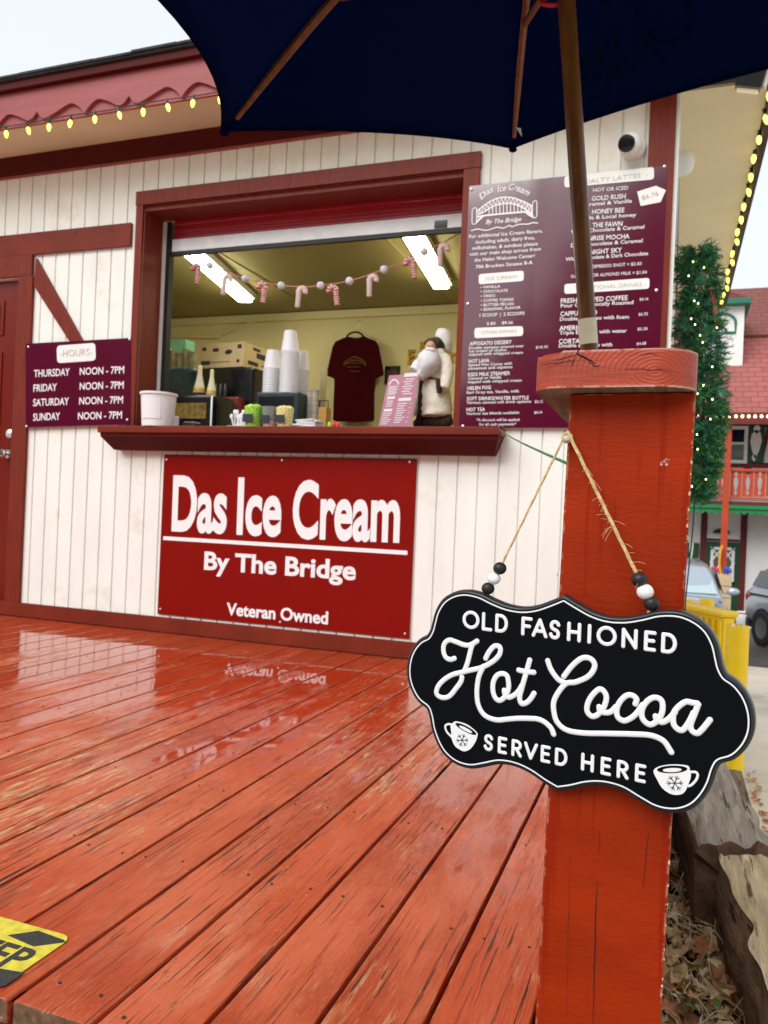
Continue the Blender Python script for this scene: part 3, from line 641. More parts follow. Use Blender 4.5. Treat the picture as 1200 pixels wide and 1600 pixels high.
# ================================================================== THINGS FIXED TO THE KIOSK
c = PY(985, 228, D-0.05)
cm = thing('security_camera', 'small white dome camera with a black lens face above the menu board', 'camera', (c.x, D-0.03, c.z))
bm = NB(); lathe(bm, [(0.05, 0), (0.055, 0.012), (0.05, 0.03), (0.035, 0.04), (0, 0.04)], (c.x+0.012, D-0.0005, c.z+0.004), 28, (0, -1, 0)); obj('base', bm, M['white_metal'], cm)
bm = NB(); ball(bm, (c.x, D-0.06, c.z), 0.053, seg=28); obj('housing', bm, M['white_metal'], cm, smooth=60)
ax = Vector((-0.30, -0.92, -0.22)).normalized()
bm = NB(); lathe(bm, [(0.037, 0.038), (0.037, 0.052), (0.033, 0.0545), (0.0, 0.0548)], Vector((c.x, D-0.06, c.z)), 28, ax); fc = obj('lens_face', bm, M['blackgloss'], cm)
bm = NB(); lathe(bm, [(0.012, 0.0549), (0.010, 0.058), (0, 0.0585)], Vector((c.x, D-0.06, c.z)), 16, ax); obj('lens', bm, mat('lens glass', (0.01, 0.010, 0.012), 0.2), fc)
Yv = D+0.25
c = PY(1062, 256, Yv)
vt = thing('wall_vent', 'white capped pipe sticking out of the kiosk side wall under the eave', 'vent', (XC, Yv, c.z))
bm = NB(); lathe(bm, [(0.058, 0), (0.058, 0.040), (0.057, 0.048), (0.053, 0.060), (0.045, 0.071), (0.034, 0.080), (0.018, 0.086), (0, 0.088)], (XC+0.0005, Yv, c.z), 24, (1, 0, 0)); obj('pipe', bm, M['white_metal'], vt)
fl = thing('flood_light', 'black boxy flood lamp with a cream lens under the right eave', 'lamp', tuple(PY(1173, 122, 3.62)))
c = PY(1173, 122, 3.62) - Vector((0, 0, 0.012)); Rl = Matrix.Translation(c) @ Matrix.Rotation(rad(14), 4, 'Y') @ Matrix.Rotation(rad(16), 4, 'X')
bm = NB(); box(bm, (-0.056, -0.045, -0.030), (0.050, 0.055, 0.075), 0.006, M=Rl); obj('lamp_housing', bm, M['signedge'], fl)
bm = NB(); box(bm, (-0.046, -0.012, -0.040), (0.040, 0.044, -0.0305), 0.004, M=Rl); obj('lens', bm, mat('cream lens', (0.8, 0.72, 0.5), 0.3, emit=(1.0, 0.9, 0.6), estr=0.15), fl)
bm = NB(); box(bm, (0.0505, -0.03, -0.02), (0.066, 0.03, 0.06), 0.004, M=Rl); obj('bracket', bm, M['white_metal'], fl)
bm = NB(); tube(bm, [c+Vector((0.0, 0.02, 0.03)), c+Vector((0.0, 0.03, max(0.06, 2.80-c.z)))], 0.009, 8); obj('stem', bm, M['white_metal'], fl)

def string_lights(name, label, bulbs, cord, group, bulb_r=0.011, m='bulb', hang=(0, 0, -1)):
    o = thing(name, label, 'string lights', tuple(bulbs[0]), group)
    bm = NB(); tube(bm, cord, 0.0035 if bulb_r > 0.01 else 0.004, 6); obj('cord', bm, M['wire'], o)
    h = Vector(hang); s_me = b_me = None
    for i, p in enumerate(bulbs):
        d = (h + Vector((random.uniform(-.3, .3), random.uniform(-.3, .3), 0))).normalized()
        bm = NB(); lathe(bm, [(bulb_r*0.55, -0.004), (bulb_r*0.62, 0.0), (bulb_r*0.62, bulb_r*2.0), (bulb_r*0.5, bulb_r*2.1)], p, 10, d); s = obj('socket', bm, M['socket'], o)
        bm = NB(); lathe(bm, [(bulb_r*0.5, bulb_r*2.1), (bulb_r*0.95, bulb_r*2.9), (bulb_r*1.0, bulb_r*3.7), (bulb_r*0.75, bulb_r*4.9), (bulb_r*0.3, bulb_r*5.7), (0, bulb_r*5.85)], p, 12, d); obj('bulb', bm, M[m], s)
    return o
YL = YF + 0.012
pl_ = [(13, 198), (46, 192), (81, 187), (115, 181), (152, 175), (188, 169), (227, 161), (264, 155), (306, 148)]
bl = [PY(x, y, YL) for x, y in pl_]; bl = [Vector((p.x, YF-0.006, 2.769)) for p in bl]; step = (bl[-1].x-bl[0].x)/(len(bl)-1)
x = bl[0].x - step; pre = []
while x > -5.6: pre.append(Vector((x, YF-0.006, 2.769))); x -= step
x = bl[-1].x + step; post_ = []
while x < 0.3: post_.append(Vector((x, YF-0.006, 2.769))); x += step
allb = pre[::-1] + bl + post_
cord = [Vector((p.x, p.y, p.z+0.004*math.sin(i*1.7))) for i, p in enumerate(allb)]
string_lights('string_lights', 'yellow bulbs strung along the scalloped front fascia', allb, cord, 'holiday lights on the kiosk eaves', 0.0105)
sb = []
y = 3.42
while y < 7.4: sb.append(Vector((0.327, y, 2.690 - 0.006*abs(math.sin(y*7))))); y += 0.215
string_lights('string_lights', 'yellow bulbs strung along the right side eave running back', sb, smooth_path([p+Vector((0.004, 0, 0.004)) for p in sb], 2), 'holiday lights on the kiosk eaves', 0.0125)

# fluorescent lamps on the kiosk ceiling
for lab, a, b, c2, d2 in (('lit fluorescent lamp on the kiosk ceiling at the left of the opening', (286, 398), (310, 395), (394, 470), (374, 472)), ('lit fluorescent lamp on the kiosk ceiling at the right, beside the menu board', (629, 371), (657, 367), (702, 448), (678, 452))):
    Zl = ZC - 0.07
    q = [PZ(*p, Zl) for p in (a, b, c2, d2)]; ctr = sum(q, Vector())/4
    m0, m1 = (q[0]+q[1])/2, (q[2]+q[3])/2; dr_ = (m1-m0).normalized(); L_ = (m1-m0).length; sd_ = Vector((dr_.y, -dr_.x, 0))
    R_ = Matrix(((sd_.x, dr_.x, 0, ctr.x), (sd_.y, dr_.y, 0, ctr.y), (0, 0, 1, Zl), (0, 0, 0, 1)))
    f = thing('ceiling_lamp', lab, 'ceiling light', (ctr.x, ctr.y, ZC), 'fluorescent lamps in the kiosk')
    bm = NB(); box(bm, (-0.075, -L_/2-0.02, 0.022), (0.075, L_/2+0.02, 0.0695), 0.004, M=R_); obj('lamp_tray', bm, M['white_metal'], f)
    bm = NB(); box(bm, (-0.058, -L_/2, -0.010), (0.058, L_/2, 0.0215), 0.012, M=R_); obj('diffuser', bm, M['tubelight'], f)

# green cord from the counter's end to the post
bm = NB(); a, b = PY(780, 671, D-0.10), PY(893, 727, 1.02)
tube(bm, [a + (b-a)*t - Vector((0, 0, 0.02*math.sin(t*math.pi)*0.3)) for t in [i/16 for i in range(17)]], 0.0024, 6)
M['greencord'] = mat('green cord', (0.02, 0.22, 0.10), 0.5)
tag(obj('green_cord', bm, M['greencord']), 'thin green cord stretched from the counter end to the red post', 'cord')

# ================================================================== INSIDE THE WINDOW
YG = D + 0.24
gl = thing('candy_cane_garland', 'garland of striped candy canes and white pompoms hung across the window', 'garland', tuple(PY(500, 445, YG)))
canes = [(306, 424), (355, 441), (409, 453), (471, 460), (520, 458), (582, 442), (641, 415), (693, 394)]
poms = [(328, 415), (383, 435), (439, 446), (501, 446), (546, 439), (600, 421), (663, 393)]
cp_ = [(262, 380), (290, 396), (328, 415), (383, 435), (439, 446), (480, 448), (501, 446), (546, 439), (600, 421), (640, 405), (663, 393), (700, 375), (722, 362)]
cpts = smooth_path([PY(*p, YG) for p in cp_], 8)
M['twine'] = mat('red and white twine', (0.62, 0.25, 0.20), 0.8, 0.5, 300)
bm = NB(); tube(bm, cpts, 0.0035, 6); obj('cord', bm, M['twine'], gl)
M['pom'] = mat('white pompom', (0.78, 0.77, 0.86), 0.9, 0.1, 60, bump=0.003, bscale=120)
for p in poms:
    bm = NB(); c = PY(*p, YG)
    bmesh.ops.create_icosphere(bm, subdivisions=3, radius=0.0215, matrix=Matrix.Translation(c))
    for v in bm.verts: v.co += (v.co-c).normalized()*0.002*random.uniform(-1, 1)
    obj('pompom', bm, M['pom'], gl)
M['cane_r'] = mat('candy red', (0.58, 0.08, 0.09), 0.5); M['cane_p'] = mat('candy pale pink', (0.80, 0.55, 0.55), 0.5); M['cane_w'] = mat('candy white', (0.84, 0.78, 0.77), 0.5)
for i, (px, py) in enumerate(canes):
    c = PY(px, py, YG-0.008); fl_ = -1 if i in (1, 3, 5, 7) else 1; ang = random.uniform(-0.25, 0.1)*fl_
    path = []
    for k in range(46):
        t = k/45
        if t < 0.5:
            a_ = math.pi*(1-t/0.5*1.25)+0.25; q = Vector((0.021*math.cos(a_), 0, 0.012+0.024*math.sin(a_)))
        else:
            q0 = Vector((0.021*math.cos(math.pi*(-0.25)+0.25), 0, 0.012+0.024*math.sin(-math.pi*0.25+0.25))); q = q0 + Vector((-0.006, 0, -0.075))*((t-0.5)/0.5)
        path.append(q)
    Rz = Matrix.Rotation(ang, 3, 'Y')
    pts = [c + Rz @ Vector((q.x*fl_, q.y, q.z)) for q in path]
    bm = NB(); tube(bm, pts, [0.0145+0.0026*math.sin(k*math.pi*0.66) for k in range(46)], 10)
    ring = 0
    bm.faces.ensure_lookup_table()
    for fi, f in enumerate(bm.faces): f.material_index = (fi//10//2) % 2
    obj('candy_cane', bm, [M['cane_r'] if i % 2 == 0 else M['cane_p'], M['cane_w']], gl)

# --- things standing on the counter and behind it
ZT = cz1
def pb(lo, hi, Y): return PY(*lo, Y), PY(*hi, Y)
def zpx(px, py, Y): return PY(px, py, Y).z
M['tub'] = mat('white plastic tub', (0.82, 0.82, 0.84), 0.4, coat=0.2)
Yb = D - 0.075
l, r = PY(224, 640, Yb), PY(271, 640, Yb); zt_ = zpx(247, 615, Yb); rw = (r.x-l.x)/2; cx_ = (l.x+r.x)/2
o = thing('tip_bucket', 'white plastic bucket with a lettered paper label at the left end of the counter', 'bucket', (cx_, Yb, ZT))
bm = NB(); lathe(bm, [(rw*0.84, 0.0005), (rw*0.86, 0.006), (rw*0.97, zt_-ZT-0.012), (rw*1.04, zt_-ZT-0.012), (rw*1.04, zt_-ZT), (rw*0.95, zt_-ZT), (rw*0.80, 0.012), (0, 0.012)], (cx_, Yb, ZT), 36); bk = obj('bucket', bm, M['tub'], o)
bm = NB()
pts = []
for j in range(9):
    a_ = rad(-90-38+j*9.5+6); pts.append((a_))
hb, ht = ZT+0.04, zt_-0.030
V0 = [[bm.verts.new((cx_+rw*(0.945 if z == ht else 0.905)*1.012*math.cos(a_), Yb+rw*(0.945 if z == ht else 0.905)*1.012*math.sin(a_), z)) for a_ in pts] for z in (hb, ht)]
for j in range(8): bm.faces.new((V0[0][j], V0[0][j+1], V0[1][j+1], V0[1][j]))
obj('paper_label', bm, mat('paper', (0.80, 0.80, 0.82), 0.7), o)
bm = NB()
for s, a, b in (('ICE CREAM', (233, 634), (258, 634)), ('TIPS', (241, 640), (251, 640)), ('THANK YOU', (234, 652), (258, 652))): ftext(bm, s, a, b, 3.2, Yb-rw*0.975)
bm.free()
c = PY(270, 652, D-0.02)
bm = NB(); box(bm, (c.x-0.012, D-0.045, ZT+0.0005), (c.x+0.020, D+0.015, ZT+0.072), 0.006); tag(obj('white_box', bm, M['tub']), 'small white plastic box close behind the white bucket', 'box')
def plain(name, label, cat, px0, py0, px1, py1, Y, dy, m, bev=0.004, zb=None, group=None, parent=None):
    a, b = PY(px0, py0, Y), PY(px1, py1, Y); z0 = zb if zb is not None else b.z
    bm = NB(); box(bm, (a.x, Y, z0), (b.x, Y+dy, a.z), bev); o = obj(name, bm, m, parent)
    if label: tag(o, label, cat, group)
    return o, (a.x, b.x, z0, a.z)
M['steel'] = mat('dark steel', (0.10, 0.10, 0.10), 0.3, 0.2, 5, metal=0.8)
M['amber'] = mat('amber reflection tone', (0.17, 0.11, 0.025), 0.25, 0.6, 30)  # amber reflection in the case's glass, put into its colour
M['redpl'] = mat('dark red enamel', (0.22, 0.012, 0.015), 0.3, coat=0.4)
# toaster-like glass-fronted case
Y0 = D + 0.22
a, b = PY(250, 617, Y0), PY(334, 662, Y0)
o = thing('display_case', 'black rounded case with amber reflection coloured onto its glass front inside the window at left', 'appliance', ((a.x+b.x)/2, Y0, ZT))
bm = NB(); box(bm, (a.x-0.05, Y0, ZT+0.0005), (b.x, Y0+0.25, a.z), 0.02); cs = obj('case', bm, M['blackgloss'], o)
a2, b2 = PY(252, 630, Y0), PY(322, 654, Y0)
bm = NB(); box(bm, (a2.x, Y0-0.004, b2.z), (b2.x, Y0-0.0005, a2.z), 0.0); obj('glass_front', bm, M['amber'], o)
bm = NB(); box(bm, (b.x-0.022, Y0-0.008, ZT+0.0005), (b.x-0.010, Y0-0.0045, a.z-0.01), 0.002); obj('edge_strip', bm, M['galv'], o)
c = PY(300, 653, D+0.08)
o = thing('card_reader', 'small grey card reader on the counter before the black case', 'card reader', (c.x, D+0.08, ZT))
bm = NB(); box(bm, (c.x-0.045, D+0.05, ZT+0.0005), (c.x+0.04, D+0.13, ZT+0.042), 0.006); obj('reader_body', bm, M['steel'], o)
bm = NB(); box(bm, (c.x-0.036, D+0.056, ZT+0.043), (c.x+0.03, D+0.12, ZT+0.047), 0.002); obj('screen', bm, M['galv'], o)
# espresso machine with its red side
Y0 = D + 0.60
a, b = PY(306, 575, Y0), PY(396, 600, Y0)
o = thing('espresso_machine', 'large black espresso machine with dark red panel under the cardboard box', 'coffee machine', ((a.x+b.x)/2, Y0, 1.06))
bm = NB(); box(bm, (a.x, Y0, 1.061), (b.x, Y0+0.45, a.z), 0.02); obj('machine_body', bm, M['blackgloss'], o)
a2, b2 = PY(337, 620, Y0-0.1), PY(370, 668, Y0-0.1)
bm = NB(); box(bm, (a2.x, Y0-0.1, 1.20), (b2.x, Y0-0.001, a2.z), 0.01); obj('side_panel', bm, M['redpl'], o)
for i, px in enumerate((337, 344, 351)):
    c = PY(px, 609, Y0-0.06)
    bm = NB(); lathe(bm, [(0.011, 0), (0.013, 0.01), (0.013, 0.055), (0.006, 0.07), (0.006, 0.085), (0, 0.086)], (c.x, Y0-0.055, c.z-0.045), 12); obj('tap', bm, M['steel'], o)
zt_ = a.z
# cardboard box on the machine
a, b = PY(312, 537, Y0+0.02), PY(383, 576, Y0+0.02)
o = thing('cardboard_box', 'cream printed cardboard box lying on the black espresso machine', 'box', ((a.x+b.x)/2, Y0+0.2, zt_))
ang = rad(-16); Rb = Matrix.Translation((a.x, Y0+0.03, zt_+0.001)) @ Matrix.Rotation(ang*0.35, 4, 'Z')
wb, hb_ = (b.x-a.x), a.z-zt_-0.004
M['card'] = mat('cream cardboard', (0.70, 0.55, 0.28), 0.75, 0.08, 5); M['ink'] = mat('dark ink', (0.03, 0.03, 0.05), 0.7); M['bandink'] = mat('grey band', (0.32, 0.28, 0.2), 0.7)
bm = NB(); box(bm, (0, 0, 0), (wb, 0.42, hb_), 0.003, M=Rb); obj('carton', bm, M['card'], o)
bm = NB()
def on(x0, x1, z0, z1, mi=0):
    box(bm, (x0*wb, -0.0012, z0*hb_), (x1*wb, -0.0003, z1*hb_), mi=mi, M=Rb)
on(0.06, 0.70, 0.20, 0.25, 1)
lathe(bm, [(0.028, 0), (0.028, 0.0008), (0, 0.0008)], Rb @ Vector((0.66*wb, -0.0005, 0.62*hb_)), 20, Rb.to_3x3() @ Vector((0, -1, 0)), sy=0.55)
on(0.30, 0.43, 0.66, 0.80); on(0.05, 0.14, 0.72, 0.86); on(0.86, 0.95, 0.74, 0.90); on(0.04, 0.24, 0.14, 0.30)
lathe(bm, [(0.012, 0), (0.012, 0.0008), (0, 0.0008)], Rb @ Vector((0.88*wb, -0.0005, 0.24*hb_)), 14, Rb.to_3x3() @ Vector((0, -1, 0)))
for (y0, y1, z0, z1) in ((0.14, 0.28, 0.50, 0.72), (0.05, 0.16, 0.16, 0.32), (0.10, 0.18, 0.78, 0.90), (0.2, 0.38, 0.22, 0.28)): box(bm, (wb+0.0003, y0, z0*hb_), (wb+0.0012, y1, z1*hb_), M=Rb)
obj('box_print', bm, [M['ink'], M['bandink']], o)
# blue bundle of cups in wrap, and clear cups
Y0 = D + 0.75
a, b = PY(255, 575, Y0), PY(303, 617, Y0)
M['bluewrap'] = mat('blue plastic wrap', (0.008, 0.065, 0.14), 0.22, 0.7, 12, (1, 1, 1), 0.02, 14, coat=0.5)
bm = NB(); box(bm, (a.x-0.1, Y0, 1.061), (b.x, Y0+0.3, a.z), 0.03)
bmesh.ops.subdivide_edges(bm, edges=bm.edges[:], cuts=3, use_grid_fill=True)
for v in bm.verts: v.co += Vector((noise.noise(v.co*14), noise.noise(v.co*14+Vector((5, 0, 0))), noise.noise(v.co*14+Vector((0, 9, 0)))))*0.010
tag(obj('wrapped_bundle', bm, M['bluewrap']), 'bundle in crinkled blue plastic wrap at the far left inside the window', 'bundle')
zt_ = a.z
M['clear'] = mat('cloudy clear plastic', (0.42, 0.40, 0.28), 0.15, 0.4, 20, coat=0.5)
for i, px in enumerate((262, 272, 282, 292, 301)):
    c = PY(px, 560, Y0+0.1); hgt = zpx(px, 545+((i*7) % 5)*2, Y0+0.1) - zt_
    bm = NB(); lathe(bm, [(0.020, 0.0), (0.029, hgt*0.9), (0.032, hgt), (0.027, hgt), (0.018, 0.008), (0, 0.008)], (c.x, Y0+0.1, zt_+0.001), 16)
    tag(obj('clear_cup', bm, M['clear']), 'cloudy clear plastic cups standing in a row on the blue bundle', 'cup', 'clear cups on the blue bundle')
bm = NB(); a, b = PY(259, 532, Y0+0.24), PY(291, 560, Y0+0.24); box(bm, (a.x, Y0+0.22, zt_+0.001), (b.x, Y0+0.34, a.z), 0.004); tag(obj('teal_carton', bm, mat('teal carton', (0.17, 0.42, 0.30), 0.6, 0.3, 9)), 'pale teal carton behind the clear cups at left', 'carton')
# amber syrup bottles
M['syrup'] = mat('golden syrup', (0.60, 0.40, 0.07), 0.25, 0.2, 20, coat=0.5); M['cream'] = mat('cream plastic', (0.80, 0.72, 0.48), 0.45)
for (px, top, rr_, lab) in ((311, 571, 0.040, 'taller golden syrup bottle with a cream pointed top before the coffee machine'), (330, 577, 0.033, 'shorter golden syrup bottle with a cream pointed top, second of two')):
    Yq = D + 0.42; c = PY(px, 617, Yq); h_ = zpx(px, top, Yq) - 1.161
    o = thing('syrup_bottle', lab, 'bottle', (c.x, Yq, 1.161), 'syrup bottles by the coffee machine')
    bm = NB(); lathe(bm, [(rr_*0.95, 0.0), (rr_, 0.01), (rr_, h_*0.60), (rr_*0.85, h_*0.66)], (c.x, Yq, 1.162), 20); obj('bottle_body', bm, M['syrup'], o)
    bm = NB(); lathe(bm, [(rr_*0.86, h_*0.661), (rr_*0.55, h_*0.78), (rr_*0.36, h_*0.88), (rr_*0.36, h_*0.98), (0, h_)], (c.x, Yq, 1.162), 20); obj('spout', bm, M['cream'], o)
    bm = NB(); lathe(bm, [(rr_*1.02, h_*0.54), (rr_*1.02, h_*0.59), (rr_*0.98, h_*0.59)], (c.x, Yq, 1.162), 20); obj('band', bm, M['ink'], o)
# paper cups, nested in stacks
M['cup'] = mat('white paper cup', (0.83, 0.83, 0.86), 0.5)
Yn = D + 0.30
a, b = PY(400, 613, Yn), PY(457, 660, Yn)
M['teal'] = mat('black teal dispenser', (0.010, 0.030, 0.035), 0.3)
nd = thing('napkin_dispenser', 'dark teal napkin dispenser on the counter under the cup stacks', 'dispenser', ((a.x+b.x)/2, Yn, ZT))
bm = NB(); box(bm, (a.x, Yn, ZT+0.0005), (b.x+0.035, Yn+0.30, a.z), 0.010); obj('dispenser_body', bm, M['teal'], nd)
bm = NB(); box(bm, (a.x+0.02, Yn-0.004, ZT+0.03), (b.x-0.0, Yn-0.0005, a.z-0.022), 0.002); obj('dispenser_door', bm, M['blackgloss'], nd)
ztop = a.z
def cup_mesh(r, h):
    bm = NB(); lathe(bm, [(r*0.70, 0.0), (r*0.70, 0.003), (r*0.985, h-0.006), (r*1.04, h-0.007), (r*1.06, h-0.003), (r*1.02, h), (r*0.96, h-0.003), (r*0.67, 0.006), (0, 0.006)], (0, 0, 0), 24)
    bmesh.ops.transform(bm, matrix=Matrix.Rotation(math.pi, 4, 'X') @ Matrix.Translation((0, 0, -h)), verts=bm.verts[:])   # upside down, mouth at z=0
    bmesh.ops.recalc_face_normals(bm, faces=bm.faces[:])
    me = bpy.data.meshes.new('paper_cup'); bm.to_mesh(me); bm.free(); me.materials.append(M['cup']); me.shade_smooth(); me.set_sharp_from_angle(angle=rad(35)); return me
def stack(pl, pr, ptop, Y, zb, h, pitch, label, grp):
    l, r = PY(*pl, Y), PY(*pr, Y); rr_ = (r.x-l.x)/2; me = cup_mesh(rr_/1.06, h); cx = (l.x+r.x)/2
    zt = PY((pl[0]+pr[0])/2, ptop, Y).z; n = max(1, round((zt-zb-h)/pitch)+1)
    for i in range(n):
        o = bpy.data.objects.new('paper_cup', me); scene.collection.objects.link(o); o.location = (cx, Y, zb+0.001+i*(zt-zb-h)/max(1, n-1)); o.rotation_euler = (random.uniform(-.006, .006), random.uniform(-.006, .006), random.uniform(0, 6))
        tag(o, label, 'cup', grp)
stack((411, 613), (437, 613), 548, Yn+0.13, ztop, 0.115, 0.0062*2.2, 'white paper cup upside down in the shorter left stack on the dispenser', 'left stack of cups')
stack((437, 613), (464, 613), 518, Yn+0.06, ztop, 0.125, 0.0115, 'white paper cup upside down in the tallest middle stack on the dispenser', 'middle stack of cups')
stack((459, 640), (480, 640), 549, Yn+0.20, ztop, 0.12, 0.0115, 'white paper cup upside down in the narrow right stack on the dispenser', 'right stack of cups')
# tubs of toppings with black labels
for (px0, px1, py0, nm, col, lab) in ((384, 408, 634, 'mint', (0.32, 0.62, 0.06), 'clear tub of bright green sweets with a black label'), (411, 431, 636, 'pink', (0.55, 0.40, 0.38), 'greyish tub with a little pink filling and a black label'), (433, 457, 636, 'cream', (0.78, 0.66, 0.28), 'tub heaped with pale yellow pieces and a black label')):
    Yq = D + 0.06; a, b = PY(px0, py0, Yq), PY(px1, 665, Yq); cx = (a.x+b.x)/2; rr_ = (b.x-a.x)/2; hh = a.z-ZT
    o = thing('topping_tub', lab + ' on the counter', 'tub', (cx, Yq, ZT), 'topping tubs on the counter')
    mm_ = mat(nm+' sweets', col, 0.4, 0.35, 90, bump=0.004, bscale=120)
    bm = NB(); lathe(bm, [(rr_*0.8, 0.001), (rr_, hh*0.9), (rr_*0.97, hh*0.92), (rr_*0.6, hh*1.0), (0, hh*1.02)], (cx, Yq, ZT), 20)
    if nm == 'pink':
        bm.free(); bm = NB(); lathe(bm, [(rr_*0.8, 0.001), (rr_*0.88, hh*0.4), (0, hh*0.42)], (cx, Yq, ZT), 20); obj('filling', bm, mm_, o)
        bm = NB(); lathe(bm, [(rr_*0.885, hh*0.405), (rr_, hh), (rr_*0.96, hh), (rr_*0.86, hh*0.43), (0, hh*0.43)], (cx, Yq, ZT), 20); obj('tub_wall', bm, mat('clear grey tub', (0.22, 0.24, 0.23), 0.12, coat=0.6), o)
    else:
        for v in bm.verts:
            if v.co.z > ZT+hh*0.88: v.co.z += random.uniform(-0.004, 0.008)
        obj('filling', bm, mm_, o)
    bm = NB(); box(bm, (cx-rr_*0.72, Yq-rr_*0.99-0.003, ZT+hh*0.30), (cx+rr_*0.50, Yq-rr_*0.99, ZT+hh*0.62), 0.001); lb = obj('label', bm, M['ink'], o)
# spoons in a white holder, napkins, menu card, bits
Yq = D + 0.14; c = PY(374, 650, Yq)
o = thing('spoon_holder', 'white holder with plastic spoons left of the green tub', 'holder', (c.x, Yq, ZT))
bm = NB(); box(bm, (c.x-0.055, Yq-0.04, ZT+0.0005), (c.x+0.045, Yq+0.04, ZT+0.032), 0.004); obj('tray', bm, mat('grey tray', (0.45, 0.46, 0.44), 0.4), o)
for i in range(9):
    x_ = c.x-0.035+i*0.009; a_ = random.uniform(-0.3, 0.3); hh = random.uniform(0.07, 0.105)
    bm = NB(); tube(bm, [(x_, Yq, ZT+0.033), (x_+a_*0.05, Yq, ZT+hh)], [0.004, 0.006], 6); ball(bm, (x_+a_*0.06, Yq, ZT+hh+0.008), 0.011, (1, 0.5, 1.3), 10); obj('spoon', bm, M['cup'], o)
Yq = D + 0.10; a, b = PY(460, 641, Yq), PY(505, 665, Yq)
o = thing('napkin_stack', 'loose stack of white paper napkins right of the topping tubs', 'napkins', ((a.x+b.x)/2, Yq, ZT))
bm = NB()
for i in range(7):
    z = ZT+0.0008+i*0.0085; dx = random.uniform(-.008, .008); Rn = Matrix.Translation(((a.x+b.x)/2+dx, Yq, z)) @ Matrix.Rotation(random.uniform(-.2, .2), 4, 'Z') @ Matrix.Rotation(-0.05 if i > 4 else 0, 4, 'Y')
    box(bm, (-0.066+(0.02 if i > 3 else 0), -0.06, 0), (0.066, 0.06, 0.0075), 0.0028, M=Rn)
obj('napkins', bm, mat('white tissue', (0.82, 0.82, 0.83), 0.9), o)
Yq = D + 0.02
for i, (px, col, nm, lab) in enumerate(((515, (0.30, 0.75, 0.02), 'green light colour', 'tiny bright green sweet on the counter by the napkins'), (521, (0.75, 0.03, 0.05), 'red light colour', 'tiny red sweet on the counter beside the green one'), (528, (0.75, 0.02, 0.03), 'red light colour b', 'tiny red sweet on the counter, farther from the green one'))):
    c = PY(px, 661, Yq); bm = NB(); ball(bm, (c.x, Yq, ZT+0.022), 0.011, (1.1, 1, 2.0), 10); tag(obj('light_bead', bm, mat(nm, col, 0.3)), lab, 'light bead', 'small lights on the counter')  # small red and green lights, drawn by bright colour without glow
Yq = D + 0.42
bm = NB(); c = PY(490, 640, Yq)
for px, top in ((484, 611), (492, 610)):
    c = PY(px, 640, Yq); lathe(bm, [(0.020, 0.0), (0.022, zpx(px, top, Yq)-1.161), (0, zpx(px, top, Yq)-1.160)], (c.x, Yq, 1.162), 14)
tag(obj('lid_stack', bm, mat('grey lids', (0.36, 0.33, 0.26), 0.4, 0.3, 40, (0.1, 0.1, 4))), 'two short grey stacks of lids behind the napkins', 'lids')
a, b = PY(495, 625, Yq), PY(509, 662, Yq)
o = thing('caddy', 'small amber wooden caddy with a black handle behind the napkins', 'caddy', ((a.x+b.x)/2, Yq, 1.161))
bm = NB(); box(bm, (a.x, Yq, 1.162), (b.x, Yq+0.07, PY(500, 636, Yq).z), 0.003); obj('caddy_box', bm, mat('amber wood', (0.45, 0.26, 0.06), 0.5, 0.2, 20), o)
bm = NB(); z1_ = PY(500, 636, Yq).z; tube(bm, [(a.x+0.004, Yq+0.03, z1_), (a.x+0.004, Yq+0.03, a.z), (b.x-0.004, Yq+0.03, a.z), (b.x-0.004, Yq+0.03, z1_)], 0.004, 6); obj('handle', bm, M['black'], o)
Yq = D + 0.16
ca = [PY(*p, Yq) for p in ((603, 584), (650, 581), (642, 667), (591, 667))]
o = thing('menu_card', 'small leaning maroon menu card on the counter before the bearded figurine', 'menu card', (ca[3].x, Yq, ZT))
for k_ in (0, 1): ca[k_].y += 0.05
M['card_m'] = mat('faded maroon card', (0.36, 0.10, 0.17), 0.35)
bm = NB(); prism(bm, ca, (0, 0.003, 0)); obj('card', bm, M['card_m'], o, smooth=None)
bm = NB(); e1, e2 = ca[1]-ca[0], ca[3]-ca[0]; nrm_ = e1.cross(e2).normalized(); nrm_ = nrm_ if nrm_.y < 0 else -nrm_
def cardbar(u0, u1, v0, v1, d=0.0012):
    prism(bm, [ca[0]+e1*u+e2*v+nrm_*0.0004 for u, v in ((u0, v0), (u1, v0), (u1, v1), (u0, v1))], nrm_*d)
cardbar(.52, .98, -.02, .05); cardbar(.10, .36, .42, .47); cardbar(.50, .92, .46, .52); cardbar(.08, .36, .66, .71)
for i in range(7): cardbar(.60-.06*(i % 2), .90-.04*(i % 3), .09+i*.047, .108+i*.047)
for i in range(9): cardbar(.50, .82-.05*(i % 3), .56+i*.045, .578+i*.045); 
for i in range(9): cardbar(.90, .95, .56+i*.045, .575+i*.045) if i % 2 == 0 else None
for i in range(6): cardbar(.08, .40-.04*(i % 2), .22+i*.03, .236+i*.03)
for i in range(4): cardbar(.12, .32, .50+i*.034, .516+i*.034)
for i in range(6): cardbar(.06, .38-.05*(i % 3), .74+i*.04, .756+i*.04)
tube(bm, [ca[0]+e1*u+e2*v+nrm_*0.001 for u, v in ((.07, .19), (.12, .12), (.20, .09), (.28, .10), (.36, .15), (.40, .19))], 0.004, 5, squash=(nrm_, 0.3))
obj('card_print', bm, mat('pale print', (0.80, 0.72, 0.76), 0.6), o)

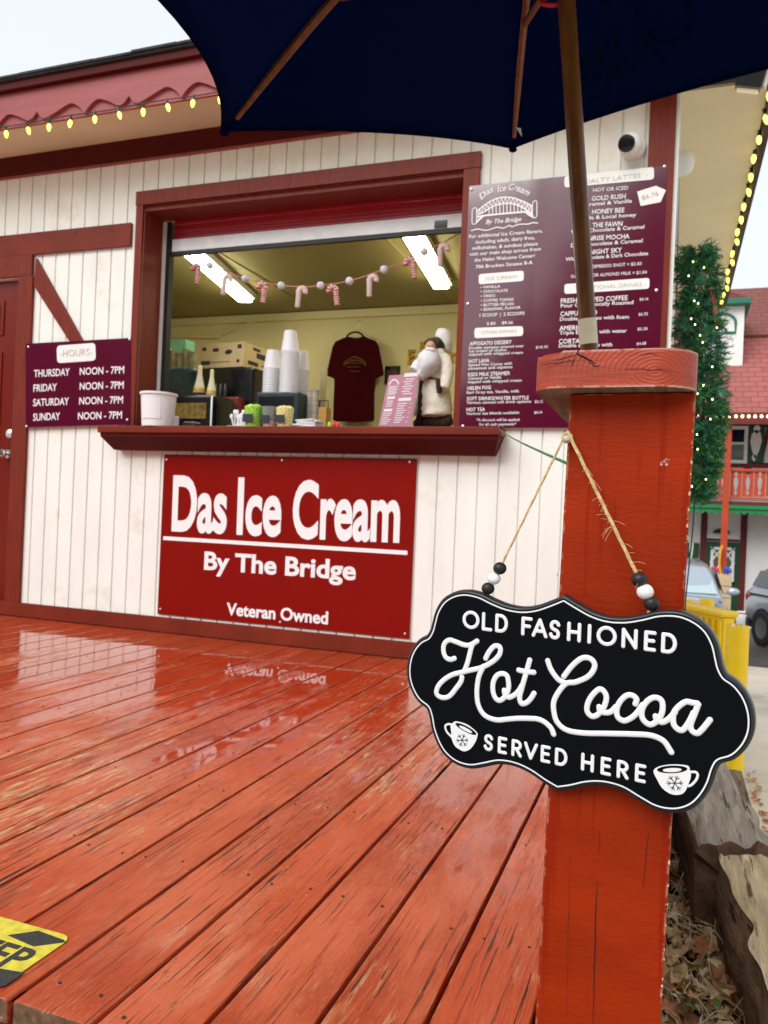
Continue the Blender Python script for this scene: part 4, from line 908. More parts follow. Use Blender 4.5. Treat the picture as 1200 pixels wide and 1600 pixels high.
# T-shirt on a hanger at the back wall
Yq = YB - 0.12
t3 = lambda x, y: PY(220+x/2.308, 330+y/2.308, Yq)
o = thing('t_shirt', 'dark maroon T-shirt with a faint gold print hung on the back wall', 'T-shirt', tuple(t3(775, 600)))
outl = [(742, 452), (700, 470), (690, 488), (668, 585), (668, 592), (694, 602), (698, 606), (700, 660), (692, 752), (700, 757), (770, 760), (832, 757), (838, 750), (838, 660), (842, 605), (846, 602), (872, 590), (873, 580), (856, 485), (846, 468), (803, 450), (790, 458), (765, 459)]
op = [t3(*p) for p in outl]
bm = NB(); f = bm.faces.new([bm.verts.new(p) for p in op])
bmesh.ops.triangulate(bm, faces=[f]); bmesh.ops.subdivide_edges(bm, edges=bm.edges[:], cuts=4, use_grid_fill=True)
cc = t3(772, 600)
for v in bm.verts:
    q = v.co-cc; v.co.y += 0.016*noise.noise(Vector((q.x*7, 0, q.z*2.2))) + 0.006*noise.noise(Vector((q.x*22, 3, q.z*6)))
r_ = bmesh.ops.extrude_face_region(bm, geom=bm.faces[:]); bmesh.ops.translate(bm, verts=[g for g in r_['geom'] if isinstance(g, bmesh.types.BMVert)], vec=(0, 0.03, 0))
obj('shirt_cloth', bm, mat('maroon cotton', (0.040, 0.0015, 0.004), 0.95, 0.15, 20, spec=0.08), o)
bm = NB(); tube(bm, smooth_path([t3(*p)-Vector((0, 0.003, 0)) for p in ((744, 453), (758, 440), (775, 436), (790, 440), (802, 451), (788, 459), (766, 459))], 5, True), 0.008, 8); obj('collar', bm, mat('black collar', (0.012, 0.006, 0.008), 0.9), o)
bm = NB()
gp = lambda x, y: PY(480+x/4.615, 480+y/4.615, Yq-0.022)
for yy, rr_ in ((395, 0.004), (415, 0.003)): tube(bm, smooth_path([gp(*p) for p in ((262, yy+10), (300, yy-18), (345, yy-36), (390, yy-18), (425, yy+10))], 4), rr_, 6)
for x_ in range(268, 425, 12): tube(bm, [gp(x_, 412), gp(x_, 395-30*math.sin((x_-262)/163*math.pi)+12)], 0.002, 5)
tube(bm, [gp(285, 430), gp(385, 430)], 0.0025, 5); tube(bm, [gp(305, 462), gp(375, 462)], 0.0025, 5)
obj('chest_print', bm, mat('dull gold print', (0.20, 0.08, 0.02), 0.8), o)
hg = thing('coat_hanger', 'thin wire hanger hook above the maroon T-shirt', 'hanger', tuple(t3(775, 440)))
bm = NB(); tube(bm, smooth_path([t3(*p)+Vector((0, 0.012, 0)) for p in ((712, 470), (775, 434), (838, 468))], 4), 0.004, 6); tube(bm, smooth_path([t3(*p)+Vector((0, 0.012, 0)) for p in ((776, 434), (777, 418), (786, 410), (782, 398), (770, 400))], 5), 0.0028, 6); tube(bm, [t3(780, 397)+Vector((0, 0.012, 0)), t3(780, 385)+Vector((0, 0.10, 0))], 0.0035, 6)
obj('hook', bm, M['galv'], hg)
# little framed picture and gilt letters on the back wall
a, b = PY(602, 572, YB-0.02), PY(624, 590, YB-0.02)
o = thing('picture_frame', 'small black framed picture on the back wall right of the T-shirt', 'picture', ((a.x+b.x)/2, YB-0.02, b.z))
bm = NB(); box(bm, (a.x, YB-0.02, b.z-0.05), (b.x, YB-0.0005, a.z), 0.003); obj('frame', bm, M['blackgloss'], o)
bm = NB(); box(bm, (a.x+0.014, YB-0.0235, b.z-0.03), (b.x-0.014, YB-0.0205, a.z-0.035), 0.001); obj('picture', bm, mat('brown picture', (0.10, 0.04, 0.02), 0.6, 0.5, 30), o)
M['gold'] = mat('gilt letters', (0.45, 0.25, 0.03), 0.35, metal=0.6)
for s, a, b, cp, lab in (('E', (637, 568), (648, 568), 22, 'gilt letter E on the back wall left of the figurine'), ('R', (656, 552), (664, 552), 18, 'gilt letter on the back wall just above the letter E, by the figurine')):
    bm = NB(); ftext(bm, s, a, b, cp, YB-0.013, bold=0.03, depth=0.024); tag(obj('wall_letter', bm, M['gold']), lab, 'letter', 'gilt letters on the back wall')
# hanging star ornament right of the figurine
bm = NB(); c = PY(701, 556, YB-0.02); prism(bm, [c + Vector((math.cos(rad(90+36*i))*(0.075 if i % 2 == 0 else 0.032), 0, math.sin(rad(90+36*i))*(0.075 if i % 2 == 0 else 0.032))) for i in range(10)], (0, 0.018, 0)); tag(obj('star_ornament', bm, M['gold']), 'gilt star on the back wall right of the figurine', 'ornament')
# clear acrylic stand behind the shirt's left side
bm = NB(); a, b = PY(501, 578, D+0.7), PY(508, 625, D+0.7); box(bm, (a.x, D+0.7, 1.061), (b.x, D+0.72, a.z), 0.002); tag(obj('acrylic_stand', bm, mat('acrylic', (0.5, 0.42, 0.2), 0.15, coat=0.6)), 'narrow clear acrylic stand left of the T-shirt', 'stand')

# bearded figurine in a pale coat
Yq = D + 0.36
s2 = lambda x, y, dy=0.0: PY(480+x/4.615, 480+y/4.615, Yq+dy)
base = s2(915, 862)
sa = thing('bearded_figurine', 'white-bearded winter figurine in a cream fur coat carrying a white sack on the counter', 'figurine', (base.x, Yq, ZT))
M['fur'] = mat('cream fur', (0.84, 0.79, 0.66), 0.95, 0.12, 30, bump=0.006, bscale=90, sheen=0.4, wear=(0.30, 0.20, 0.12), wear_t=0.70, wear_scale=12)
M['beard'] = mat('white beard', (0.84, 0.85, 0.88), 0.95, 0.05, 40, (3, 3, 0.5), 0.006, 70, (3, 3, 0.5), sheen=0.3)
M['darkfur'] = mat('dark brown fur', (0.035, 0.022, 0.014), 0.95, 0.5, 40, bump=0.006, bscale=90)
def blob(name, pts_r, m, parent, seg=18, amp=0.004, fr=60):
    bm = NB(); P_ = [Vector(p) for p, r in pts_r]; tube(bm, smooth_path(P_, 4), [r for r in __import__('itertools').chain(*[[pts_r[i][1]+(pts_r[i+1][1]-pts_r[i][1])*k/4 for k in range(4)] for i in range(len(pts_r)-1)], [pts_r[-1][1]])], seg)
    for v in bm.verts: v.co += Vector((noise.noise(v.co*fr), noise.noise(v.co*fr+Vector((7, 1, 2))), noise.noise(v.co*fr+Vector((3, 5, 9)))))*amp
    return obj(name, bm, m, parent, smooth=60)
def px2m(px, Y): return (PY(600+px, 600, Y)-PY(600, 600, Y)).x
k_ = px2m(1, Yq)/4.615
blob('base', [(s2(770, 840), 20*k_), (s2(840, 835), 46*k_), (s2(930, 820), 66*k_), (s2(1010, 830), 55*k_), (s2(1040, 840), 28*k_)], M['darkfur'], sa, amp=0.008)
blob('coat', [(s2(930, 300), 40*k_), (s2(935, 380), 78*k_), (s2(925, 480), 92*k_), (s2(922, 560), 96*k_), (s2(925, 680), 104*k_), (s2(928, 780), 108*k_), (s2(928, 800), 60*k_)], M['fur'], sa, 22, 0.008)
blob('fur_trim', [(s2(828, 520, -0.05), 20*k_), (s2(822, 640, -0.05), 19*k_), (s2(815, 760, -0.05), 21*k_), (s2(800, 830, -0.04), 20*k_)], M['darkfur'], sa)
blob('lining', [(s2(795, 540, -0.03), 12*k_), (s2(790, 660, -0.03), 13*k_), (s2(775, 780, -0.03), 12*k_)], M['fur'], sa)
blob('arm', [(s2(985, 360, -0.02), 42*k_), (s2(1008, 460, -0.05), 42*k_), (s2(995, 560, -0.08), 34*k_), (s2(985, 590, -0.09), 24*k_)], M['fur'], sa)
blob('arm', [(s2(845, 370, -0.02), 34*k_), (s2(795, 430, -0.05), 40*k_), (s2(765, 460, -0.07), 30*k_)], M['beard'], sa)
blob('hood', [(s2(970, 345, 0.0), 18*k_), (s2(955, 292, 0.0), 36*k_), (s2(925, 262, -0.02), 46*k_), (s2(880, 254, -0.045), 28*k_), (s2(850, 268, -0.06), 14*k_)], mat('olive hood', (0.060, 0.050, 0.026), 0.9, 0.4, 40, bump=0.004, bscale=80), sa)
blob('head', [(s2(892, 320, -0.05), 30*k_), (s2(890, 290, -0.07), 36*k_), (s2(890, 268, -0.065), 26*k_), (s2(892, 258, -0.05), 10*k_)], mat('figurine skin', (0.62, 0.36, 0.26), 0.6), sa)
blob('nose', [(s2(884, 285, -0.108), 5*k_), (s2(882, 291, -0.112), 8*k_), (s2(882, 297, -0.108), 5*k_)], mat('figurine nose', (0.66, 0.30, 0.22), 0.5), sa, 8, 0.0)
blob('beard', [(s2(892, 318, -0.075), 40*k_), (s2(884, 356, -0.085), 70*k_), (s2(872, 405, -0.10), 72*k_), (s2(842, 465, -0.10), 48*k_), (s2(806, 520, -0.10), 22*k_)], M['beard'], sa, 20, 0.008)
blob('moustache', [(s2(845, 318, -0.115), 10*k_), (s2(866, 306, -0.128), 15*k_), (s2(884, 303, -0.132), 11*k_), (s2(904, 306, -0.128), 15*k_), (s2(928, 320, -0.115), 10*k_)], M['beard'], sa, 12, 0.003)
for ex_ in (874, 898): blob('eye', [(s2(ex_, 276, -0.098), 3*k_), (s2(ex_, 278, -0.099), 4*k_), (s2(ex_, 280, -0.098), 3*k_)], M['ink'], sa, 8, 0.0)
blob('sack', [(s2(945, 172, 0.05), 26*k_), (s2(975, 205, 0.05), 56*k_), (s2(990, 262, 0.05), 56*k_), (s2(1000, 325, 0.05), 34*k_)], mat('white sack', (0.84, 0.83, 0.82), 0.9, 0.08, 30, bump=0.003, bscale=60), sa)
blob('belt', [(s2(812, 522, -0.062), 7*k_), (s2(850, 512, -0.075), 7*k_), (s2(900, 512, -0.078), 8*k_), (s2(955, 520, -0.075), 8*k_)], mat('belt leather', (0.12, 0.05, 0.02), 0.5), sa, 10, 0.001)
blob('pouch', [(s2(945, 535, -0.085), 20*k_), (s2(952, 575, -0.09), 22*k_), (s2(948, 620, -0.09), 14*k_)], M['darkfur'], sa)

# ================================================================== DECK RAILING: post in front, cap rail over it
rl = thing('deck_railing', 'red wooden railing post with a thick cap plank, the hot cocoa sign hanging on it', 'railing post', (-0.054, 0.93, 0.0))
def shear_post(bm):
    for v in bm.verts: v.co.x += 0.0130*(v.co.z-0.4)
bm = NB(); box(bm, (-0.1150, 0.868, -0.62), (0.0122, 1.008, 0.8577), 0.0035)
bmesh.ops.bisect_plane(bm, geom=bm.verts[:]+bm.edges[:]+bm.faces[:], plane_co=(0, 0, 0.0), plane_no=(0, 0, 1))
shear_post(bm); obj('post', bm, M['post'], rl)
bm = NB(); box(bm, (-0.1150, 1.27, 0.001), (0.0122, 1.40, 0.8577), 0.0035); shear_post(bm); obj('post', bm, M['post'], rl)
# cap: plank with rounded front corners and eased top edges; raw underside
def cap_outline():
    out = []; x0, x1, y0, y1, r0, r1 = -0.1450, 0.0185, 0.835, 1.43, 0.032, 0.042
    for k in range(9): a_ = math.pi + k/8*math.pi/2; out.append((x0+r0+r0*math.cos(a_), y0+r0+r0*math.sin(a_)))
    for k in range(11): a_ = 1.5*math.pi + k/10*math.pi/2; out.append((x1-r1+r1*math.cos(a_), y0+r1+r1*math.sin(a_)))
    out += [(x1, y1), (x0, y1)]; return out
CZ0, CZ1 = 0.8582, 0.8970
bm = NB(); prism(bm, [(x, y, CZ1) for x, y in cap_outline()], (0, 0, CZ0-CZ1), bev=0.009)
bm.normal_update()
bmesh.ops.recalc_face_normals(bm, faces=bm.faces[:])
for f in bm.faces:
    if f.normal.z < -0.9: f.material_index = 1
def cap_mat():
    m = mat('weathered red cap end', (0.36, 0.044, 0.017), 0.5, 0.22, 14, (1, 1, 2.5), 0.0009, 70, (0.5, 0.5, 3), edge=((0.66, 0.42, 0.34), 0.005, 40, 0.44))
    t = m.node_tree; N, L = t.nodes, t.links; b = N['Principled BSDF']
    tc = N.new('ShaderNodeTexCoord'); mp = N.new('ShaderNodeMapping'); mp.inputs['Location'].default_value = (0.024, 0, -0.874); mp.inputs['Scale'].default_value = (1, 0.02, 1.55)
    wv = N.new('ShaderNodeTexWave'); wv.wave_type = 'RINGS'; wv.rings_direction = 'SPHERICAL'; wv.inputs['Scale'].default_value = 58; wv.inputs['Distortion'].default_value = 1.6; wv.inputs['Detail'].default_value = 2; wv.inputs['Detail Scale'].default_value = 1.6
    old = b.inputs['Normal'].links[0].from_socket
    bp = N.new('ShaderNodeBump'); bp.inputs['Distance'].default_value = 0.00022
    L.new(tc.outputs['Object'], mp.inputs[0]); L.new(mp.outputs[0], wv.inputs[0]); L.new(wv.outputs['Fac'], bp.inputs['Height']); L.new(old, bp.inputs['Normal']); L.new(bp.outputs[0], b.inputs['Normal'])
    return m
CAPM = cap_mat()
# object coordinates are relative to the railing's own base, so move the ring centre there
for n_ in CAPM.node_tree.nodes:
    if n_.type == 'MAPPING' and abs(n_.inputs['Location'].default_value[2]+0.874) < 1e-6: n_.inputs['Location'].default_value = (-(-0.022+0.054), 0, -0.874*1.55)
cap = obj('cap_plank', bm, [CAPM, M['rawwood']], rl)
M['crack'] = mat('dark crack', (0.012, 0.005, 0.004), 0.9)
def cracks(name, lines, Y, parent, m=None):
    bm = NB()
    for pts, r0 in lines:
        P_ = smooth_path([PY(*p, Y) for p in pts], 3)
        P_ = [p + Vector((random.uniform(-.0004, .0004), 0, random.uniform(-.0004, .0004))) for p in P_]
        n = len(P_); tube(bm, P_, [r0*(0.25+0.75*math.sin(math.pi*(i+0.5)/n)) for i in range(n)], 5, squash=((0, 1, 0), 0.25))
    o = obj(name, bm, m or M['crack'], parent); return o
cracks('crack', [([(905, 546), (902, 552), (908, 556), (918, 561), (924, 565), (930, 569)], 0.0011), ([(862, 563), (875, 561), (890, 557), (903, 554)], 0.0004), ([(842, 571), (855, 569), (880, 566), (895, 563)], 0.0004),
                 ([(898, 558), (896, 566), (893, 572)], 0.0004), ([(975, 577), (1000, 576), (1015, 578), (1035, 577), (1060, 581)], 0.0004), ([(1000, 556), (1015, 553), (1030, 556)], 0.0003), ([(920, 566), (930, 572), (936, 570)], 0.0006)], 0.8347, cap)
cracks('crack', [([(936, 1296), (937, 1315), (936, 1335)], 0.0003), ([(933, 1380), (931, 1420), (930, 1470), (928, 1540), (926, 1600)], 0.0007), ([(1014, 1300), (1009, 1340), (1005, 1390)], 0.0004), ([(892, 1330), (888, 1450), (886, 1590)], 0.0002)], 0.8678, rl)
M['chip'] = mat('bare wood chip', (0.62, 0.40, 0.26), 0.8, 0.3, 200)
bm = NB()
rr = random.Random(3)
for (px0, px1, y0, y1, n) in ((1083.5, 1070, 690, 900, 9), (1050, 1033, 1290, 1590, 13), (872, 855, 890, 1240, 6)):
    for i in range(n):
        t = rr.random(); c = PY(px0+(px1-px0)*t - rr.uniform(0.2, 1.6), y0+(y1-y0)*t, 0.8678); s = rr.uniform(0.0006, 0.0020)
        prism(bm, [c+Vector((math.cos(k*1.05)*s*rr.uniform(.4, 1), 0, math.sin(k*1.05)*s*rr.uniform(.6, 1.9))) for k in range(6)], (0, 0.0006, 0))
tag(obj('paint_chips', bm, M['chip'], rl), kind='stuff')
bm = NB(); c0 = PY(1041, 722, 0.8677)
for i in range(15):
    c = c0 + Vector((rr.gauss(0, .0035), 0, rr.gauss(0, .0032))); q = abs(rr.gauss(0.0012, 0.0006))
    prism(bm, [c+Vector((math.cos(k*1.05)*q*rr.uniform(.4, 1.3), 0, math.sin(k*1.05)*q*rr.uniform(.4, 1.1))) for k in range(6)], (0, 0.0006, 0))
obj('paint_scar', bm, mat('pale scar', (0.66, 0.36, 0.28), 0.8), rl)
bm = NB(); nl = PY(888, 687, 0.868); lathe(bm, [(0.0024, -0.004), (0.0024, 0.012), (0.0036, 0.0122), (0.0038, 0.0135), (0.0026, 0.0150), (0, 0.0152)], (nl.x, 0.868, nl.z), 16, (0, -1, 0)); obj('nail', bm, M['screw'], rl)

# ================================================================== HOT COCOA SIGN
SC = CAM + Vector((-0.10299603, 0.84857395, -0.18233142))
EX = Vector((0.9833925, -0.18146596, -0.00304932)).normalized(); EY = Vector((-0.00385306, -0.0376721, 0.99928273)); EY = (EY-EX*EY.dot(EX)).normalized(); EN = EX.cross(EY)
if EN.y > 0: EN = -EN
S3 = lambda x, y, n=0.0: SC + EX*(x*0.001) + EY*(y*0.001) + EN*(n*0.001)
sg = thing('hanging_sign', 'black scalloped plaque lettered Hot Cocoa, hung on the red post by beaded jute twine', 'sign', tuple(SC))
half = [(0, 98.5), (13, 92), (29, 85), (46, 81.5), (64, 82.5), (81, 87), (97, 92.5), (114, 94), (128, 90), (139, 82), (146, 70), (149.5, 57), (152, 48), (157, 39.5), (166.5, 33.5), (175, 23), (180, 9), (180.5, -6), (176, -20), (167, -32), (155, -39), (150, -49), (146.5, -63), (140, -77), (131, -88), (117.5, -95), (101, -96), (84.5, -90.5), (67, -84), (48, -83), (30, -87), (14, -94), (0, -99)]
right = smooth_path([Vector((x, y, 0)) for x, y in half], 4)
inner = right + [Vector((-p.x, p.y, 0)) for p in right[-2:0:-1]]
def offset(poly, d):
    n = len(poly); out = []
    for i in range(n):
        a, b, c = poly[i-1], poly[i], poly[(i+1) % n]
        n1 = Vector((-(b-a).y, (b-a).x, 0)).normalized(); n2 = Vector((-(c-b).y, (c-b).x, 0)).normalized(); m_ = (n1+n2)
        m_ = m_.normalized() if m_.length > 1e-6 else n1
        out.append(b + m_*d/max(0.5, m_.dot(n1)))
    return out
area = sum(inner[i-1].x*inner[i].y-inner[i].x*inner[i-1].y for i in range(len(inner)))
sg_ = -1 if area > 0 else 1
bm = NB()
rings = []
for d, n in ((2.2, 0.0), (3.6, -0.3), (4.7, -1.3), (5.3, -2.8), (5.5, -5.0), (5.5, -10.5), (4.9, -11.6)):
    rings.append([bm.verts.new(S3(p.x, p.y, n)) for p in offset(inner, sg_*d)])
n = len(inner)
bm.faces.new(rings[0]); bm.faces.new(rings[-1][::-1])
for A, B in zip(rings, rings[1:]):
    for i in range(n):
        f = bm.faces.new((A[i], A[(i+1) % n], B[(i+1) % n], B[i])); f.material_index = 1
obj('board', bm, [M['signblack'], M['signedge']], sg, smooth=50)
bm = NB(); tube(bm, [S3(p.x, p.y, 0.1) for p in inner], 0.00085, 6, closed=True, squash=(EN, 0.5)); obj('border_line', bm, M['signwhite'], sg)
H1 = [(-124, 21), (-129, 19), (-135, 21), (-138, 28), (-137, 36), (-131, 41), (-123, 40), (-114, 38), (-107, 38), (-101, 41), (-97, 44)]
H2 = [(-102, 40), (-104, 34), (-106, 25), (-108, 17), (-111, 9)]
H3 = [(-86, 26), (-82, 34), (-76, 41), (-70, 41), (-69, 35), (-73, 28), (-81, 21), (-91, 15), (-102, 11), (-113, 7), (-126, 2), (-137, -6), (-144, -15), (-145, -23), (-138, -26), (-129, -23), (-121, -13), (-115, -4), (-114, 1)]
H4 = [(-88, 17), (-93, 6), (-95, -6), (-95, -17), (-93, -27), (-88, -35), (-81, -39), (-70, -40), (-58, -37), (-46, -34), (-34, -32), (-24, -31), (-16, -33), (-9, -38), (-6, -44)]
O0 = [(-66, 12), (-72, 9), (-76, 1), (-76, -9), (-73, -16), (-68, -18), (-62, -13), (-58, -3), (-59, 7), (-61, 11)]
O0b = [(-63, -6), (-62, -10), (-58, -13), (-52, -10), (-47, -5), (-43, 2)]
T1 = [(-35, 31), (-37, 23), (-40, 11), (-43, -1), (-45, -11), (-43, -17), (-38, -16), (-33, -11), (-29, -4)]
T2 = [(-47, 18.5), (-38, 18), (-30, 18.5)]
C1 = [(-15, 33), (-11, 24), (-3, 15), (6, 12)]
C2 = [(3, 19), (12, 32), (22, 41), (31, 41), (35, 34), (29, 23), (16, 15), (6, 12), (-2, 2), (-7, -10), (-6, -22), (-2, -31), (8, -37), (25, -37), (50, -33), (75, -29), (93, -27), (105, -30), (111, -37), (113, -40)]
O1 = [(40, 11), (33, 3), (29, -6), (29, -14), (34, -18), (40, -15), (46, -6), (48, 4), (45, 10)]
O1b = [(41, -7), (42, -11), (47, -12), (53, -10), (58, -4)]
CC = [(77, 2), (78, 7), (74, 10), (68, 9), (62, 2), (59, -6), (60, -14), (66, -17), (72, -14), (78, -8), (84, 2)]
O2 = [(94, 11), (88, 6), (84, -2), (84, -10), (88, -15), (93, -16), (99, -11), (103, -2), (103, 7), (100, 11)]
O2b = [(97, -7), (98, -10), (103, -12), (109, -8), (115, 0)]
A1 = [(135, 12), (130, 12), (125, 12), (119, 7), (114, -1), (114, -11), (118, -16), (123, -16), (128, -8), (132, 2)]
A2 = [(136, 11), (133, 1), (130, -9), (131, -15), (136, -17), (140, -13), (144, -7), (147, -2)]
def strokes(bm, lines, r, closed=(), n=6, lift=0.2):
    for i, l in enumerate(lines):
        P_ = smooth_path([Vector((x, y, 0)) for x, y in l], n, i in closed)
        tube(bm, [S3(p.x, p.y, lift + 0.012*i) for p in P_], r*0.001, 10, closed=i in closed, squash=(EN, 0.42))
        if i not in closed:
            for e in (P_[0], P_[-1]):
                Rm = Matrix((EX, EY, EN)).transposed().to_4x4(); ball(bm, S3(e.x, e.y, lift+0.012*i), r*0.001, (1, 1, 0.42), 12, M=Rm)
bm = NB(); strokes(bm, [H1, H2, H3, H4, O0, O0b, T1, T2, C1, C2, O1, O1b, CC, O2, O2b, A1, A2], 2.95, closed=(4, 10, 13))
obj('script_lettering', bm, M['signwhite'], sg, smooth=60)
def circ(a0, a1, rx=0.5, ry=0.5, cx=0.5, cy=0.5, n=14): return [(cx+rx*math.cos(rad(a0+(a1-a0)*k/n)), cy+ry*math.sin(rad(a0+(a1-a0)*k/n))) for k in range(n+1)]
GL = {'O': ([circ(0, 360)[:-1]], 1.0, True), 'L': ([[(0, 1), (0, 0)], [(0, 0), (1, 0)]], .52, False), 'I': ([[(0.5, 0), (0.5, 1)]], .1, False),
      'D': ([[(0, 0), (0, 1)], [(0, 1), (.35, 1)] + circ(80, -80, .62, .5, .38, .5) + [(.35, 0), (0, 0)]], .66, False), 'F': ([[(0, 0), (0, 1)], [(0, 1), (1, 1)], [(0, .52), (.82, .52)]], .52, False),
      'A': ([[(0, 0), (.5, 1)], [(.5, 1), (1, 0)], [(.2, .3), (.8, .3)]], .82, False), 'H': ([[(0, 0), (0, 1)], [(1, 0), (1, 1)], [(0, .5), (1, .5)]], .66, False),
      'N': ([[(0, 0), (0, 1)], [(0, 1), (1, 0)], [(1, 0), (1, 1)]], .72, False), 'E': ([[(0, 0), (0, 1)], [(0, 1), (1, 1)], [(0, .52), (.88, .52)], [(0, 0), (1, 0)]], .48, False),
      'R': ([[(0, 0), (0, 1)], [(0, 1), (.45, 1)] + circ(80, -80, .52, .27, .45, .73) + [(.4, .46), (0, .46)], [(.45, .46), (1, 0)]], .56, False), 'V': ([[(0, 1), (.5, 0)], [(.5, 0), (1, 1)]], .80, False),
      'S': ([[(.95, .82), (.80, .95), (.5, 1), (.2, .94), (.06, .76), (.2, .58), (.5, .5), (.82, .42), (.95, .24), (.8, .06), (.5, 0), (.18, .05), (.02, .2)]], .52, False)}
bm = NB()
for word, xs, yc, hh in (('OLDFASHIONED', [-105, -85.5, -68.5, -39.5, -25, -8.5, 12.2, 28.3, 46, 69, 89, 107], 66.8, 16.8), ('SERVEDHERE', [-79.5, -63, -46.5, -30.5, -14, 3, 31, 50, 67, 84.5], -67, 15.2)):
    for ch, xc in zip(word, xs):
        ls, wd, cl2 = GL[ch]; wd *= hh
        for i, l in enumerate(ls):
            pts = [(xc-wd/2+wd*x, yc-hh/2+hh*y) for x, y in l]
            strokes(bm, [pts], 2.0 if hh > 16 else 1.85, closed=(0,) if cl2 else (), n=(3 if len(pts) > 3 else 1), lift=0.2+0.01*i)
obj('block_lettering', bm, M['signwhite'], sg, smooth=60)
def cup_art(bowl, ell, handle, snow):
    bm = NB(); pts = smooth_path([Vector((x, y, 0)) for x, y in bowl], 4, True)
    prism(bm, [S3(p.x, p.y, 0.9) for p in pts], -EN*0.0009)
    strokes(bm, [handle], 1.25, n=5, lift=0.1); o = obj('cup_emblem', bm, M['signwhite'], sg)
    (ax_, ay_), (bx_, by_), (cx_, cy_), k = ell
    u = Vector((bx_-ax_, by_-ay_, 0))/2; v = Vector((-u.y, u.x, 0)).normalized()*u.length*k
    bm = NB(); prism(bm, [S3(*(Vector((cx_, cy_, 0)) + u*math.cos(t)*0.95 + v*math.sin(t)).xy, 1.1) for t in [i/28*2*math.pi for i in range(28)]], -EN*0.0002)
    sx_, sy_, sr = snow
    for k2 in range(6):
        a_ = rad(k2*60+12); d_ = Vector((math.cos(a_), math.sin(a_), 0)); tip = Vector((sx_, sy_, 0))+d_*sr
        tube(bm, [S3(sx_, sy_, 1.0), S3(tip.x, tip.y, 1.0)], 0.00042, 5, squash=(EN, 0.5))
        for s in (1, -1):
            b0 = Vector((sx_, sy_, 0))+d_*sr*0.55; b1 = b0 + Vector((math.cos(a_+s*0.8), math.sin(a_+s*0.8), 0))*sr*0.42
            tube(bm, [S3(b0.x, b0.y, 1.0), S3(b1.x, b1.y, 1.0)], 0.00036, 5, squash=(EN, 0.5))
    obj('emblem_inlay', bm, M['signblack'], o)
    bm = NB(); prism(bm, [S3(*(Vector((cx_, cy_, 0)) + u*math.cos(t)*0.60 + v*math.sin(t)*0.55 - v*0.15).xy, 1.25) for t in [i/24*2*math.pi for i in range(24)]], -EN*0.0001); obj('emblem_foam', bm, M['signwhite'], o)
cup_art([(-126, -56), (-123, -52), (-119, -50), (-107, -51), (-98, -55), (-93, -59), (-93, -62), (-95, -69), (-101, -78), (-108, -82), (-114, -81), (-120, -78), (-124, -71), (-125, -63)], ((-121, -52.5), (-94, -60.5), (-107, -56.3), 0.24), [(-125, -55), (-129, -55), (-133, -58), (-131, -64), (-126, -68), (-123, -70)], (-111, -70, 7.6))
cup_art([(97, -62), (101, -57), (110, -53), (118, -51), (127, -50), (130, -51), (131, -54), (132, -60), (130, -68), (127, -76), (122, -80), (114, -81), (106, -77), (101, -70)], ((99.5, -60.5), (129, -53), (114.5, -56.5), 0.24), [(131, -56), (136, -55), (138, -57), (137, -62), (133, -68), (130, -70)], (117.5, -69.5, 8.0))
# twine and beads
nail = Vector((nl.x, 0.8565, nl.z+0.004))
def twine(side, btm, beads, r):
    pts = [nail + Vector((0, 0, 0.004))] + [b for b, _ in beads] + [btm]
    bm = NB(); P_ = []
    for a, b in zip(pts, pts[1:]): P_ += [a + (b-a)*k/14 for k in range(14)]
    P_.append(pts[-1])
    for s in range(3):                                # three twisted strands
        Q = []
        for i, p in enumerate(P_):
            a_ = i*0.95 + s*2.094; Q.append(p + Vector((math.cos(a_), 0, math.sin(a_)*0.3))*r*0.5 + Vector((0, math.sin(a_)*r*0.5, 0)))
        tube(bm, Q, r*0.62, 6)
    if side > 0:
        for i in range(42):                           # loose fibres
            p = P_[int(rr.uniform(2, 15))]; p = p + (P_[3]-P_[2])*rr.random(); d_ = Vector((rr.uniform(-1, 1), rr.uniform(-1, -.1), rr.uniform(-1, .6))).normalized(); L_ = rr.choice((0.004, 0.006, 0.008, 0.015))
            tube(bm, smooth_path([p, p+d_*L_*0.5, p+d_*L_+Vector((0, 0, -0.2*L_))], 2), 0.00018, 3)
    obj('twine', bm, M['jute'], sg)
    for c, (rb, m_) in beads:
        bm = NB(); ball(bm, c, rb, (1, 1, 0.94), 24); obj('bead', bm, M[m_], sg, smooth=80)
def sp(px, py, y): return PY(px, py, y)
tl = S3(-92, 90, -6); trr = S3(84, 87, -6)
bl_ = [(sp(781, 888, 0.866), (0.0074, 'beadb')), (sp(772, 904, 0.866), (0.0072, 'beadw')), (sp(762.5, 919.5, 0.8665), (0.0072, 'beadb'))]
br_ = [(sp(999, 905.5, 0.836), (0.0080, 'beadb')), (sp(1008, 924.5, 0.836), (0.0084, 'beadw')), (sp(1018, 943, 0.8365), (0.0078, 'beadb'))]
twine(-1, tl, bl_, 0.0013); twine(1, trr, br_, 0.0019)
bm = NB(); tube(bm, [nail+Vector((0.0046*math.cos(k*0.45), 0, 0.0046*math.sin(k*0.45)-0.003)) for k in range(15)], 0.0016, 6, closed=True); obj('twine_loop', bm, M['jute'], sg)

